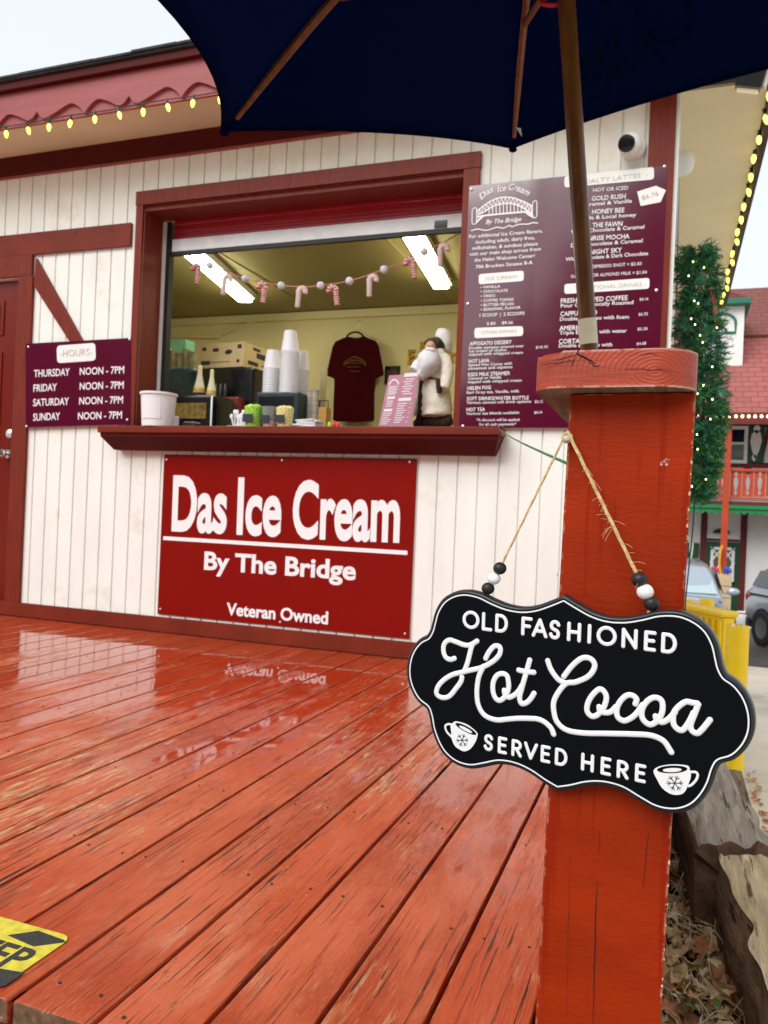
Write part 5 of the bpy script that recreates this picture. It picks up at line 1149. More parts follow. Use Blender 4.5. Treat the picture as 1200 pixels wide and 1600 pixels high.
# ================================================================== PATIO UMBRELLA
Pb = PY(920, 540, 1.5); Pt = PY(885, 0, 1.5-0.083); AX = (Pt-Pb).normalized()
UC = Pb + AX*0.612; HUB = Pb + AX*(0.612+0.333); NXU = (AX + Vector((-0.004, -0.041, 0))).normalized()
e1 = NXU.cross(Vector((0, 1, 0))).normalized(); e2 = NXU.cross(e1); RU = 0.852
tips = [UC + (e1*math.cos(-0.235-k*math.pi/3) + e2*math.sin(-0.235-k*math.pi/3))*RU for k in range(6)]
foot = Pb - AX*((Pb.z)/AX.z)
um = thing('patio_umbrella', 'navy market umbrella on a leaning wooden pole behind the red post', 'umbrella', tuple(foot))
def rib(k, t):                                        # hub -> tip, slightly bowed
    a, b = HUB, tips[k % 6]; return a + (b-a)*t + NXU*0.055*math.sin(math.pi*t)*(1-0.25*t)
def surf(k, u, v, drop=0.0):
    a, b = rib(k, v), rib(k+1, v); p = a + (b-a)*u
    s = 4*u*(1-u)
    inw = (UC - (tips[k % 6]+tips[(k+1) % 6])/2).normalized()
    return p + inw*0.070*s*v**3 - NXU*(0.020*s*v*(1.25-v) + drop)
bm = NB()
NU, NV = 14, 14
for k in range(6):
    g = [[bm.verts.new(surf(k, i/NU, j/NV)) for i in range(NU+1)] for j in range(NV+1)]
    for j in range(NV):
        for i in range(NU):
            try: bm.faces.new((g[j][i], g[j][i+1], g[j+1][i+1], g[j+1][i]))
            except ValueError: pass
bmesh.ops.remove_doubles(bm, verts=bm.verts[:], dist=0.0004)
cn = obj('canopy', bm, M['navy'], um, smooth=35); md = cn.modifiers.new('thick', 'SOLIDIFY'); md.thickness = 0.0014; md.offset = 1
bm = NB()                                             # hem along the edge
for k in range(6): tube(bm, [surf(k, i/NU, 0.992, 0.002) for i in range(NU+1)], 0.003, 5, squash=(NXU, 0.4))
obj('hem', bm, M['navy'], cn)
for k in range(6):
    bm = NB(); pts = [rib(k, t)-NXU*0.014 for t in [0.03+i*0.0905 for i in range(11)]]
    tube(bm, pts, [0.0095]*9+[0.008, 0.006], 6); rb = obj('rib', bm, M['ribwood'], um)
    bm = NB(); tube(bm, [Pb+AX*(0.612+0.333-0.26)+ (rib(k, 0.3)-HUB).normalized()*0.03, rib(k, 0.56)-NXU*0.024], 0.0075, 6); obj('strut', bm, M['ribwood'], rb)
    bm = NB(); c = tips[k]*0.985+HUB*0.015-NXU*0.010; ball(bm, c, 0.012, (1, 1, 0.6), 10); obj('tip_pocket', bm, M['navyprint'], rb)
bm = NB(); tube(bm, [foot+AX*0.002, Pb+AX*0.30, HUB+AX*0.03], 0.0158, 20); obj('pole', bm, M['polewood'], um, smooth=60)
bm = NB(); lathe(bm, [(0.055, 0.0), (0.055, 0.008), (0.022, 0.012), (0.022, 0.05), (0.017, 0.052)], foot+Vector((0, 0, 0.0006)), 24); obj('pole_foot', bm, M['black'], um)
bm = NB(); lathe(bm, [(0.030, -0.03), (0.034, -0.02), (0.034, 0.02), (0.026, 0.03)], HUB-AX*0.012, 20, AX); obj('hub', bm, M['polewood'], um)
bm = NB(); lathe(bm, [(0.026, -0.02), (0.032, -0.015), (0.032, 0.02), (0.026, 0.025)], HUB-AX*0.26, 20, AX); obj('runner', bm, M['polewood'], um)
ta = (PY(918, 538, 1.5)-Pb).dot(AX); tb = (PY(917, 499, 1.5)-Pb).dot(AX)
bm = NB(); lathe(bm, [(0.0164, ta), (0.0168, ta+0.001), (0.0168, tb-0.001), (0.0164, tb)], Pb, 24, AX); obj('tape', bm, mat('cream tape', (0.74, 0.70, 0.52), 0.55, 0.05, 30), um, smooth=60)
c = PY(866, 6, 1.43); bm = NB(); tube(bm, smooth_path([c+Vector(p) for p in ((0.022, 0, 0.002), (0.004, -0.012, -0.010), (-0.018, -0.012, -0.004), (-0.022, 0, 0.014), (-0.010, 0.01, 0.022), (0.012, 0.0, 0.024), (0.036, -0.012, 0.01))], 5), 0.0042, 8); obj('red_cord', bm, mat('red cord', (0.42, 0.01, 0.02), 0.5), um)
bm = NB(); c = PY(810, 170, 2.15)
p_ = surf(1, 0.0, 0.88, 0.03); prism(bm, [p_, p_+Vector((0.014, 0, -0.004)), p_+Vector((0.018, 0, -0.028))], (0, 0.001, 0)); obj('loose_tag', bm, M['galv'], um)
# print on the outside of one panel, seen through the cloth and so reversed from below
def cloth_text(bm, s, k, u0, u1, v0, v1, shear=0.3, bold=0.03):
    cu = bpy.data.curves.new('t', 'FONT'); cu.body = s; cu.size = 1; cu.shear = shear; cu.offset = bold; cu.resolution_u = 4; cu.fill_mode = 'FRONT'
    to = bpy.data.objects.new('t', cu); me = to.to_mesh(); b2 = NB(); b2.from_mesh(me); to.to_mesh_clear()
    bmesh.ops.triangulate(b2, faces=b2.faces[:]); bmesh.ops.subdivide_edges(b2, edges=[e for e in b2.edges if e.calc_length() > 0.15], cuts=2)
    bmesh.ops.triangulate(b2, faces=b2.faces[:])
    xs = [v.co.x for v in b2.verts]; x0, x1 = min(xs), max(xs)
    mp = {v: bm.verts.new(surf(k, u0+(u1-u0)*(v.co.x-x0)/(x1-x0), v0+(v1-v0)*v.co.y/0.729, 0.0016)) for v in b2.verts}
    for f in b2.faces:
        try: bm.faces.new([mp[v] for v in f.verts])
        except ValueError: pass
    b2.free(); bpy.data.objects.remove(to); bpy.data.curves.remove(cu)
bm = NB()
cloth_text(bm, "It's", 1, 0.56, 0.36, 0.62, 0.50, 0.15)
tube(bm, [surf(1, u, v, 0.0018) for u, v in [(p.x, p.y) for p in smooth_path([(0.57, 0.74, 0), (0.53, 0.77, 0), (0.57, 0.81, 0), (0.65, 0.79, 0), (0.68, 0.70, 0), (0.61, 0.63, 0), (0.53, 0.66, 0), (0.50, 0.76, 0), (0.54, 0.88, 0)], 6)]], 0.0085, 6, squash=(NXU, 0.08))
cloth_text(bm, 'iller', 1, 0.45, 0.18, 0.87, 0.70, 0.35, 0.035)
cloth_text(bm, 'Time', 1, 0.36, 0.18, 0.97, 0.91, 0.2, 0.02)
tube(bm, [surf(1, u, v, 0.0018) for u, v in [(p.x, p.y) for p in smooth_path([(0.50, 0.70, 0), (0.48, 0.78, 0), (0.45, 0.88, 0)], 6)]], 0.008, 6, squash=(NXU, 0.08))
obj('canopy_print', bm, M['navyprint'], cn, smooth=None)

# ================================================================== STEP DECAL
dq = [(-1.62, 0.908), (-0.885, 0.908), (-0.885, 1.068), (-1.62, 1.068)]
st = thing('step_decal', 'yellow and black watch your step decal stuck on the deck edge', 'decal', (-1.25, 0.99, 0.0))
def rrect(x0, y0, x1, y1, r, z):
    out = []
    for cx, cy, a0 in ((x1-r, y1-r, 0), (x0+r, y1-r, 90), (x0+r, y0+r, 180), (x1-r, y0+r, 270)):
        for k in range(6): out.append((cx+r*math.cos(rad(a0+k*18)), cy+r*math.sin(rad(a0+k*18)), z))
    return out
M['decal'] = mat('yellow grit decal', (0.66, 0.55, 0.05), 0.8, 0.2, 60, bump=0.0004, bscale=700, dirt=((0.35, 0.26, 0.08), 18, 0.62)); M['decalk'] = mat('black grit decal', (0.035, 0.034, 0.032), 0.85, 0.4, 200, bump=0.0005, bscale=700)
bm = NB(); prism(bm, rrect(-1.62, 0.914, -0.898, 1.057, 0.02, 0.0018), (0, 0, -0.0012)); obj('sheet', bm, M['decal'], st)
bm = NB()
for pts in (((12, 1461), (60, 1454), (100, 1468.5), (102.5, 1472), (52, 1478.5)), ((-6, 1512), (38, 1519.5), (8, 1540), (-6, 1543))):
    prism(bm, [(*PZ(x, y, 0.0023).xy, 0.0023) for x, y in pts], (0, 0, -0.0004))
prism(bm, [(x, y, 0.0023) for x, y in ((-1.60, 1.0645), (-1.51, 1.0645), (-1.53, 1.030), (-1.618, 1.01))], (0, 0, -0.0004))
text(bm, 'WATCH YOUR STEP', Matrix(((1, 0, 0, -1.545), (0, 1, 0, 0.946), (0, 0, 1, 0.0021), (0, 0, 0, 1))), 0.632, 0.058, 0.022, 0.0006)
obj('decal_lettering', bm, M['decalk'], st, smooth=None)

# ================================================================== PINE GARLAND on the kiosk's right side
YP = 4.15
pg = thing('pine_garland', 'thick green pine garland with small lights hanging from the kiosk side eave', 'garland', tuple(PY(1092, 770, YP)))
M['pine1'] = mat('dark pine needles', (0.014, 0.105, 0.040), 0.55, 0.4, 30); M['pine2'] = mat('blue green needles', (0.055, 0.25, 0.16), 0.45, 0.4, 30); M['pine3'] = mat('mid green needles', (0.045, 0.20, 0.045), 0.5, 0.4, 30)
rg = random.Random(11)
bm = NB()
gax = [PY(1091, 392, YP), PY(1092, 470, YP), PY(1094, 560, YP), PY(1099, 640, YP), PY(1093, 720, YP), PY(1083, 778, YP)]
gpath = smooth_path(gax, 10); gr = lambda t: 0.052 + 0.098*min(1, math.sin(math.pi*min(1, max(0.02, t*0.94+0.05)))*1.6)*(0.82+0.25*math.sin(t*23))
def needle(p, d, L_, w_, mi):
    s = d.cross(Vector((rg.uniform(-1, 1), rg.uniform(-1, 1), rg.uniform(-1, 1)))).normalized()*w_
    f = bm.faces.new([bm.verts.new(p-s), bm.verts.new(p+s), bm.verts.new(p+d*L_)]); f.material_index = mi
for i in range(2100):
    t = rg.random(); q = gpath[int(t*(len(gpath)-1))]; a_ = rg.uniform(0, 6.283); R_ = gr(t)
    out = Vector((math.cos(a_), math.sin(a_), 0)); R_ *= 0.86+0.30*noise.noise(Vector((math.cos(a_)*1.3, math.sin(a_)*1.3, t*9))); base_ = q + out*R_*rg.uniform(0.15, 0.78) + Vector((0, 0, rg.uniform(-.015, .015)))
    stem = (out*rg.uniform(0.5, 1.0) + Vector((rg.uniform(-.3, .3), rg.uniform(-.3, .3), rg.uniform(-0.75, 0.35)))).normalized()
    mi = rg.choice((0, 0, 1, 2, 2)); Ls = rg.uniform(0.04, 0.07)
    for k in range(22):
        u = k/22; p = base_ + stem*Ls*u
        d = (stem*rg.uniform(0.35, 0.9) + Vector((rg.uniform(-1, 1), rg.uniform(-1, 1), rg.uniform(-1, 1)))*0.75).normalized()
        needle(p, d, rg.uniform(0.022, 0.036), 0.0021, mi)
obj('foliage', bm, [M['pine1'], M['pine2'], M['pine3']], pg, smooth=None, fix=False)
bm = NB(); tube(bm, gax[1:-1], 0.010, 6); obj('stem', bm, M['wire'], pg)
for px, py in ((1083, 409), (1100, 418), (1076, 431), (1085, 470), (1091, 474), (1080, 498), (1086, 507), (1094, 524), (1098, 535), (1113, 573), (1099, 602), (1113, 624), (1090, 615), (1089, 679), (1090, 702), (1103, 749), (1081, 760), (1120, 512), (1110, 655)):
    c = PY(px, py, YP-0.125); bm = NB(); ball(bm, c, 0.0034, (1, 1, 1.3), 8); obj('bulb', bm, M['bulb_cool'], pg)
bm = NB()
rbp = smooth_path([PY(x, y, YP-0.06) for x, y in ((1112, 455), (1117, 475), (1119, 497), (1122, 515))], 5)
for a, b in zip(rbp, rbp[1:]):
    s = Vector((0.010, 0.012, 0)); bm.faces.new([bm.verts.new(a-s), bm.verts.new(a+s), bm.verts.new(b+s), bm.verts.new(b-s)])
bmesh.ops.remove_doubles(bm, verts=bm.verts[:], dist=0.0005)
obj('ribbon', bm, mat('red ribbon', (0.50, 0.03, 0.02), 0.5), pg)
bm = NB(); tube(bm, smooth_path([PY(x, y, YP) for x, y in ((1086, 770), (1083, 820), (1077, 880), (1071, 940), (1068, 1000))], 5), 0.0035, 6); obj('lead', bm, M['wire'], pg)

# ================================================================== RETAINING TIMBERS, LEAVES, GRASS
def timber_mat(name, c1, c2, c3):
    m = mat(name, c1, 0.85, 0.35, 9, (5, 0.5, 5), 0.010, 22, (5, 0.45, 5), wear=c2, wear_t=0.54, wear_scale=5, streak=(c3, 9, (6, 0.35, 6), 0.585)); return m
M['timb1'] = timber_mat('grey weathered timber', (0.27, 0.22, 0.165), (0.38, 0.31, 0.22), (0.035, 0.022, 0.014))
M['timb2'] = timber_mat('split pale timber', (0.46, 0.35, 0.20), (0.66, 0.53, 0.33), (0.10, 0.05, 0.022))
M['timbend'] = mat('brown sawn end', (0.12, 0.062, 0.032), 0.9, 0.4, 25, bump=0.004, bscale=60, dirt=((0.03, 0.018, 0.012), 14, 0.60))
M['timbside'] = timber_mat('shade-dark timber side', (0.16, 0.10, 0.055), (0.24, 0.16, 0.09), (0.02, 0.012, 0.008))  # darker than the top: the left face's shade is put into the colour
def timber(name, label, a, b, wd, ht, mtop, rough_, seed, lab_kw={}, splits=True):
    a, b = Vector(a), Vector(b); d = (b-a); L_ = d.length; d.normalize(); s = Vector((d.y, -d.x, 0)); z = Vector((0, 0, 1))
    nl_, nw, nh = 90, 14, 10
    bm = NB()
    prof = [(-wd/2+wd*i/nw, 0.0) for i in range(nw+1)] + [(wd/2, -ht*i/nh) for i in range(1, nh+1)] + [(wd/2-wd*i/nw, -ht) for i in range(1, nw+1)] + [(-wd/2, -ht+ht*i/nh) for i in range(1, nh)]
    rings = []
    for j in range(nl_+1):
        ring = []
        for (u, v) in prof:
            jag = max(0, 1-j/8.0)                      # broken, uneven ends
            p = a + d*(L_*j/nl_ + jag*(0.06*noise.noise(Vector((u*22, v*22, seed))) + 0.16*u + 0.10*v)) + s*u + z*v
            q = Vector((u*16, (L_*j/nl_)*2.2, v*16)) + Vector((seed, 0, 0))
            n_ = noise.noise(q)*0.5 + noise.noise(q*2.3)*0.25 + (abs(noise.noise(Vector((u*40+seed, L_*j/nl_*1.7, v*40))))-0.25)*0.5
            e = min(abs(abs(u)-wd/2), 0.03)/0.03 + min(min(abs(v), abs(v+ht)), 0.03)/0.03   # rounded, worn arris
            round_ = 0.012*(1-min(1, e))
            c = Vector((u, v)).normalized() if (u or v) else Vector((0, 1))
            nrm = (s*(1 if u > wd/2-1e-4 else -1 if u < -wd/2+1e-4 else 0) + z*(1 if v > -1e-4 else -1 if v < -ht+1e-4 else 0))
            nrm = nrm.normalized() if nrm.length else z
            edge_ = rough_*1.1*noise.noise(Vector((u*9+seed, L_*j/nl_*6.5, 4.0))) if abs(abs(u)-wd/2) < 0.02 else 0.0
            p += nrm*(n_*rough_ - round_) + s*edge_
            ring.append(bm.verts.new(p))
        rings.append(ring)
    m_ = len(prof)
    for A, B in zip(rings, rings[1:]):
        for i in range(m_):
            f = bm.faces.new((A[i], A[(i+1) % m_], B[(i+1) % m_], B[i]))
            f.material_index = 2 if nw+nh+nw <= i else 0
    for R_, fl_ in ((rings[0], True), (rings[-1], False)):
        c = sum((v.co for v in R_), Vector())/m_; cv = bm.verts.new(c)
        for i in range(m_): bm.faces.new((R_[i], R_[(i+1) % m_], cv)).material_index = 1
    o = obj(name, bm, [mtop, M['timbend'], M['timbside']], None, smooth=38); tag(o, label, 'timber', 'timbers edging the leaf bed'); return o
timber('landscape_timber', 'pale split timber with a broken surface edging the leaves, nearest one', (0.445, 0.90, -0.275), (0.285, 2.60, -0.250), 0.24, 0.25, M['timb2'], 0.032, 3.1)
timber('landscape_timber', 'grey weathered timber with a brown sawn end behind the pale split one', (0.225, 2.640, -0.240), (0.045, 4.55, -0.245), 0.235, 0.25, M['timb1'], 0.018, 8.7)
bm = NB(); box(bm, (0.14, 0.9, -1.34), (0.40, 4.6, -0.56), 0.01)
for z in (-0.75, -0.95, -1.15): box(bm, (0.128, 0.89, z-0.006), (0.137, 4.61, z+0.006))
tag(obj('retaining_wall', bm, M['timbside']), 'dark timber retaining wall under the edging timbers', 'retaining wall')
rl_ = random.Random(5)
M['leaf1'] = mat('tan dead leaf', (0.58, 0.38, 0.18), 0.65, 0.4, 40); M['leaf2'] = mat('brown dead leaf', (0.28, 0.135, 0.055), 0.6, 0.5, 40); M['leaf3'] = mat('pale curled leaf', (0.76, 0.60, 0.38), 0.7, 0.3, 40); M['leaf4'] = mat('rust leaf', (0.46, 0.17, 0.05), 0.6, 0.4, 40)
bm = NB()
prof_ = [(0, -1.0), (.28, -.55), (.85, -.65), (.62, -.15), (1.0, .35), (.5, .32), (.38, .62), (0, 1.15), (-.38, .62), (-.5, .32), (-1.0, .35), (-.62, -.15), (-.85, -.65), (-.28, -.55)]
for i in range(1700):
    x, y = rl_.uniform(-0.02, 0.27), rl_.uniform(0.95, 3.6)
    if rl_.random() < 0.2: x = rl_.uniform(-0.35, 0.0)
    if x < -0.02 and y > 0.88: continue
    s = rl_.uniform(0.018, 0.042); z = -0.535 + rl_.uniform(0, 0.055) + 0.03*noise.noise(Vector((x*6, y*6, 0)))
    Rm = Matrix.Translation((x, y, z)) @ Matrix.Rotation(rl_.uniform(0, 6.28), 4, 'Z') @ Matrix.Rotation(rl_.uniform(-.9, .9), 4, 'X') @ Matrix.Rotation(rl_.uniform(-.9, .9), 4, 'Y')
    cu_ = rl_.uniform(-0.9, 0.9); cv_ = rl_.uniform(-0.7, 0.7); tw = rl_.uniform(-.5, .5)
    P_ = [Vector((u*s, v*s, (cu_*u*u + cv_*v*v + tw*u*v)*s*0.75)) for u, v in [(a*rl_.uniform(.8, 1.1), b*rl_.uniform(.85, 1.1)) for a, b in prof_]]
    c = bm.verts.new(Rm @ Vector((0, 0, 0))); V_ = [bm.verts.new(Rm @ p) for p in P_]; mi = rl_.choice((0, 0, 0, 1, 1, 2, 2, 3))
    for k in range(len(V_)): bm.faces.new((V_[k], V_[(k+1) % len(V_)], c)).material_index = mi
o = obj('fallen_leaves', bm, [M['leaf1'], M['leaf2'], M['leaf3'], M['leaf4']], None, smooth=None, fix=False); tag(o, 'curled brown and tan dead leaves in the bed beside the post', 'leaves', None, 'stuff')
bm = NB()
for i in range(240):
    x, y = rl_.uniform(-0.01, 0.25), rl_.uniform(1.0, 3.0); z = -0.525; a_ = rl_.uniform(0, 6.28); L_ = rl_.uniform(0.05, 0.19); h_ = rl_.uniform(0.01, 0.10)
    p = [Vector((x, y, z)), Vector((x+math.cos(a_)*L_*.4, y+math.sin(a_)*L_*.4, z+h_)), Vector((x+math.cos(a_+.5)*L_, y+math.sin(a_+.5)*L_, z+h_*rl_.uniform(.3, 1.1)))]
    tube(bm, smooth_path(p, 5), [0.0012]*8+[0.0009, 0.0007, 0.0004], 4)
o = obj('dry_grass', bm, mat('straw grass', (0.74, 0.62, 0.36), 0.7, 0.4, 30), None); tag(o, 'straw coloured dry grass strands tangled in the leaves', 'grass', None, 'stuff')
M['greenleaf'] = mat('green leaf', (0.055, 0.16, 0.02), 0.4, 0.3, 40)
bm = NB()
for px, py, s in ((1118, 1565, 0.030), (1075, 1540, 0.018), (1068, 1555, 0.016), (1080, 1572, 0.020), (1070, 1530, 0.012)):
    c = PZ(px, py, -0.455); a0 = rl_.uniform(0, 6.28); st_ = Vector((math.cos(a0), math.sin(a0), 0.15)); sd2 = Vector((-st_.y, st_.x, 0.1)); prev = None
    for k in range(9):
        t = k/8; w_ = s*0.36*math.sin(math.pi*min(1, t*0.93+0.06)); mid = c+st_*s*(t*2-1) - Vector((0, 0, 0.3*s*(2*t-1)**2))
        cur = [bm.verts.new(mid-sd2*w_+Vector((0, 0, .25*w_))), bm.verts.new(mid), bm.verts.new(mid+sd2*w_+Vector((0, 0, .25*w_)))]
        if prev: [bm.faces.new((prev[q], prev[q+1], cur[q+1], cur[q])) for q in (0, 1)]
        prev = cur
o = obj('green_weeds', bm, M['greenleaf'], None, fix=False); tag(o, 'few small green leaves among the dead ones', 'weeds', None, 'stuff')

# ================================================================== WOOD BEHIND THE CAMERA (seen only as dark reflections in glossy things)
bm = NB(); rt = random.Random(21)
def crown_h(x): return 5.0 + 9.0/(1+math.exp(-(x+5.0)*0.8)) + 6.0/(1+math.exp((x+20)*0.5))
for i in range(13000):
    x = rt.uniform(-60, 30); y = rt.uniform(-29, -22); h = crown_h(x)*rt.uniform(0.86, 1.08); z = LOT(0) + (h+1.3)*rt.random()**0.75; s = rt.uniform(0.45, 0.9)
    d = Vector((rt.uniform(-1, 1), rt.uniform(-1, 1), rt.uniform(-1, 1))).normalized(); e = d.orthogonal().normalized(); f_ = d.cross(e); c = Vector((x, y, z))
    bm.faces.new([bm.verts.new(c+e*s), bm.verts.new(c+f_*s*.6), bm.verts.new(c-e*s), bm.verts.new(c-f_*s*.6)])
for i in range(31):
    x = -58+i*2.9+rt.uniform(-.6, .6); y = rt.uniform(-27, -24); tube(bm, [(x, y, LOT(0)-0.1), (x+.2, y, LOT(0)+crown_h(x)*0.8)], [0.22, 0.09], 8)
o = obj('woods', bm, mat('dark winter foliage', (0.05, 0.055, 0.03), 0.8, 0.5, 1.5), None, smooth=None, fix=False); tag(o, 'distant wood across the car park behind the viewer', 'woods', None, 'stuff')

# ================================================================== YELLOW BOLLARDS AND BARRIER
M['yellow'] = mat('yellow plastic', (0.98, 0.63, 0.002), 0.38, 0.06, 6, coat=0.25, dirt=((0.45, 0.28, 0.03), 8, 0.66))
def bollard(label, px0, px1, ytop, Y, hollow):
    a, b = PY(px0, ytop+40, Y), PY(px1, ytop+40, Y); r = (b.x-a.x)/2; cx = (a.x+b.x)/2; zt = PY((px0+px1)/2, ytop, Y).z; zg = LOT(Y)
    o = thing('bollard', label, 'bollard', (cx, Y, zg), 'yellow bollards in the car park')
    h = zt-zg; bm = NB()
    if hollow: lathe(bm, [(r*1.02, 0.001), (r*1.02, 0.03), (r, 0.035), (r, h-0.006), (r*0.98, h), (r*0.90, h), (r*0.88, h-0.10), (0, h-0.10)], (cx, Y, zg), 36)
    else: lathe(bm, [(r*1.05, 0.001), (r*1.05, 0.03), (r, 0.035), (r, h-0.012), (r*0.93, h), (0, h+0.004)], (cx, Y, zg), 32)
    obj('bollard_sleeve', bm, M['yellow'], o)
    if hollow:
        bm = NB()
        for i in range(9):
            p = Vector((cx+rr.uniform(-.6, .6)*r, Y+rr.uniform(-.6, .6)*r, zt-0.03+rr.uniform(-.02, .025))); s = rr.uniform(.012, .026)
            prism(bm, [p+Vector((math.cos(k*1.3)*s, math.sin(k*1.3)*s*.8, rr.uniform(-.012, .012))) for k in range(5)], (0, 0, 0.006))
        obj('litter', bm, M['pill'], o)
bollard('open-topped yellow bollard with litter in its top, nearest to the sign', 1133, 1170, 977, 6.0, True)
bollard('solid yellow bollard behind the ribbed barrier, farther right of two', 1091, 1114.5, 936, 8.2, False)
bollard('solid yellow bollard behind the barrier, close against the red post', 1064, 1085, 937.5, 8.5, False)
br = thing('barrier', 'ribbed yellow plastic barrier with a rounded top between the bollards', 'barrier', (0.2, 6.6, LOT(6.5)))
p0, p1 = PY(1060, 972, 6.85), PY(1131, 955, 6.35); zg = LOT(6.5)
dv = Vector((p1.x-p0.x, p1.y-p0.y, 0)); L_ = dv.length; dv.normalize(); nv = Vector((dv.y, -dv.x, 0)); zt = p1.z
Rm = Matrix(((dv.x, -nv.x, 0, p0.x), (dv.y, -nv.y, 0, p0.y), (0, 0, 1, zg), (0, 0, 0, 1))); H_ = zt-zg
bm = NB(); box(bm, (0, 0, 0.02), (L_, 0.10, H_-0.05), 0.015, M=Rm); obj('barrier_panel', bm, M['yellow'], br)
bm = NB()
for i in range(8): box(bm, (0.02+(L_-0.05)*i/7, -0.022, 0.06), (0.02+(L_-0.05)*i/7+0.022, -0.0005, H_-0.075), 0.008, M=Rm)
obj('ribs', bm, M['yellow'], br)
bm = NB(); box(bm, (-0.01, -0.03, H_-0.052), (L_+0.01, 0.13, H_), 0.024, M=Rm); obj('top_rail', bm, M['yellow'], br)

# ================================================================== FAR BUILDING (plane parallel to the kiosk, 22 m off)
YQ = 22.0
fx = lambda px, py=800, Y=YQ: PY(px, py, Y).x
fz = lambda py, px=1140, Y=YQ: PY(px, py, Y).z
GQ = LOT(YQ)
fb = thing('lodge_building', 'white half-timbered lodge with red roof, carved red balcony and green doors across the car park', 'building', (fx(1150), YQ, GQ))
M['stucco'] = mat('white stucco', (0.78, 0.77, 0.74), 0.8, 0.06, 1.5, bump=0.003, bscale=30)
M['darkred'] = mat('dark red timber', (0.12, 0.010, 0.012), 0.6); M['orred'] = mat('orange red timber', (0.46, 0.050, 0.014), 0.5, 0.1, 3)
M['fgreen'] = mat('green trim', (0.010, 0.20, 0.055), 0.5, 0.1, 2); M['dgreen'] = mat('dark green paint', (0.008, 0.065, 0.022), 0.45); M['tgreen'] = mat('teal green trim', (0.01, 0.15, 0.10), 0.5)
def shingles(name, c):
    m = mat(name, c, 0.8, 0.22, 2.5, (1, 1, 1)); t = m.node_tree; N, L = t.nodes, t.links; b = N['Principled BSDF']
    bk = N.new('ShaderNodeTexBrick'); tc = N.new('ShaderNodeTexCoord'); mp = N.new('ShaderNodeMapping'); mp.inputs['Rotation'].default_value = (rad(90), 0, 0)
    bk.inputs['Scale'].default_value = 1.0; bk.inputs['Brick Width'].default_value = 0.33; bk.inputs['Row Height'].default_value = 0.16; bk.inputs['Mortar Size'].default_value = 0.012
    bk.inputs['Color1'].default_value = (*[q*0.92 for q in c], 1); bk.inputs['Color2'].default_value = (*[q*1.12 for q in c], 1); bk.inputs['Mortar'].default_value = (*[q*0.55 for q in c], 1)
    L.new(tc.outputs['Object'], mp.inputs[0]); L.new(mp.outputs[0], bk.inputs[0]); L.new(bk.outputs[0], b.inputs['Base Color']); return m
M['shing1'] = shingles('rose red shingles', (0.34, 0.095, 0.085)); M['shing2'] = shingles('brown red shingles', (0.20, 0.060, 0.048))
X0, X1 = fx(1000), fx(1420)
zE, zA, zG = fz(655), fz(800), GQ
bm = NB(); box(bm, (X0, YQ, zG-0.1), (X1, YQ+7, fz(645))); obj('wall', bm, M['stucco'], fb, smooth=None)
# lower roof skirt, then the steeper upper roof set back
bm = NB(); ze, zm, zr = fz(650, Y=20.6), fz(531, Y=24.0), fz(452, Y=27.0)
prism(bm, [(X0-0.3, 20.6, ze), (X0-0.3, 20.6, ze+0.10), (X0-0.3, 24.0, zm+0.05), (X0-0.3, 24.0, zm-0.1)], (X1-X0+0.6, 0, 0)); obj('roof', bm, M['shing1'], fb, smooth=None)
bm = NB(); prism(bm, [(X0-0.3, 24.0, zm-0.08), (X0-0.3, 23.9, zm+0.10), (X0-0.3, 27.0, zr), (X0-0.3, 30.2, zm+0.1), (X0-0.3, 30.2, zm-0.08)], (X1-X0+0.6, 0, 0)); obj('roof', bm, M['shing2'], fb, smooth=None, label='darker brown-red upper roof')
bm = NB(); box(bm, (X0-0.3, 20.56, ze-0.20), (X1+0.3, 20.62, ze+0.05)); box(bm, (X0-0.3, 20.63, ze-0.05), (X1+0.3, YQ-0.001, ze-0.01)); obj('eave_board', bm, M['darkred'], fb, smooth=None)
# dormer
yd = 22.6
dx0_, dx1_ = fx(1096, 510, yd), fx(1162.5, 510, yd); dzt, dzb = fz(479, Y=yd), fz(541, Y=yd)
bm = NB(); box(bm, (dx0_, yd, dzb-0.6), (dx1_, yd+2.6, dzt)); dm = obj('dormer', bm, M['stucco'], fb, smooth=None)
bm = NB(); box(bm, (dx0_-0.2, yd-0.25, dzt+0.001), (fx(1173, 475, yd), yd+2.7, fz(470, Y=yd)), 0.02); obj('dormer_eave', bm, M['tgreen'], dm, smooth=None)
bm = NB(); prism(bm, [(dx0_-0.1, yd-0.15, fz(469.5, Y=yd)), (fx(1172, 475, yd), yd-0.15, fz(469.5, Y=yd)), ((dx0_+dx1_)/2-0.3, yd-0.15, fz(448, Y=yd))], (0, 3.2, 0)); obj('dormer_roof', bm, M['shing2'], dm, smooth=None)
bm = NB()
wx0, wx1 = fx(1108, 505, yd), fx(1149.5, 505, yd); wzb = fz(520, Y=yd); wzt = fz(490, Y=yd)
tube(bm, [(wx0, yd-0.02, wzb), (wx1, yd-0.02, wzb)] + [((wx0+wx1)/2 + (wx1-wx0)/2*math.cos(a_), yd-0.02, wzt-0.25+0.25*max(0, math.sin(a_))) for a_ in [i/12*math.pi for i in range(13)]], 0.035, 6, closed=True); obj('window_trim', bm, M['tgreen'], dm)
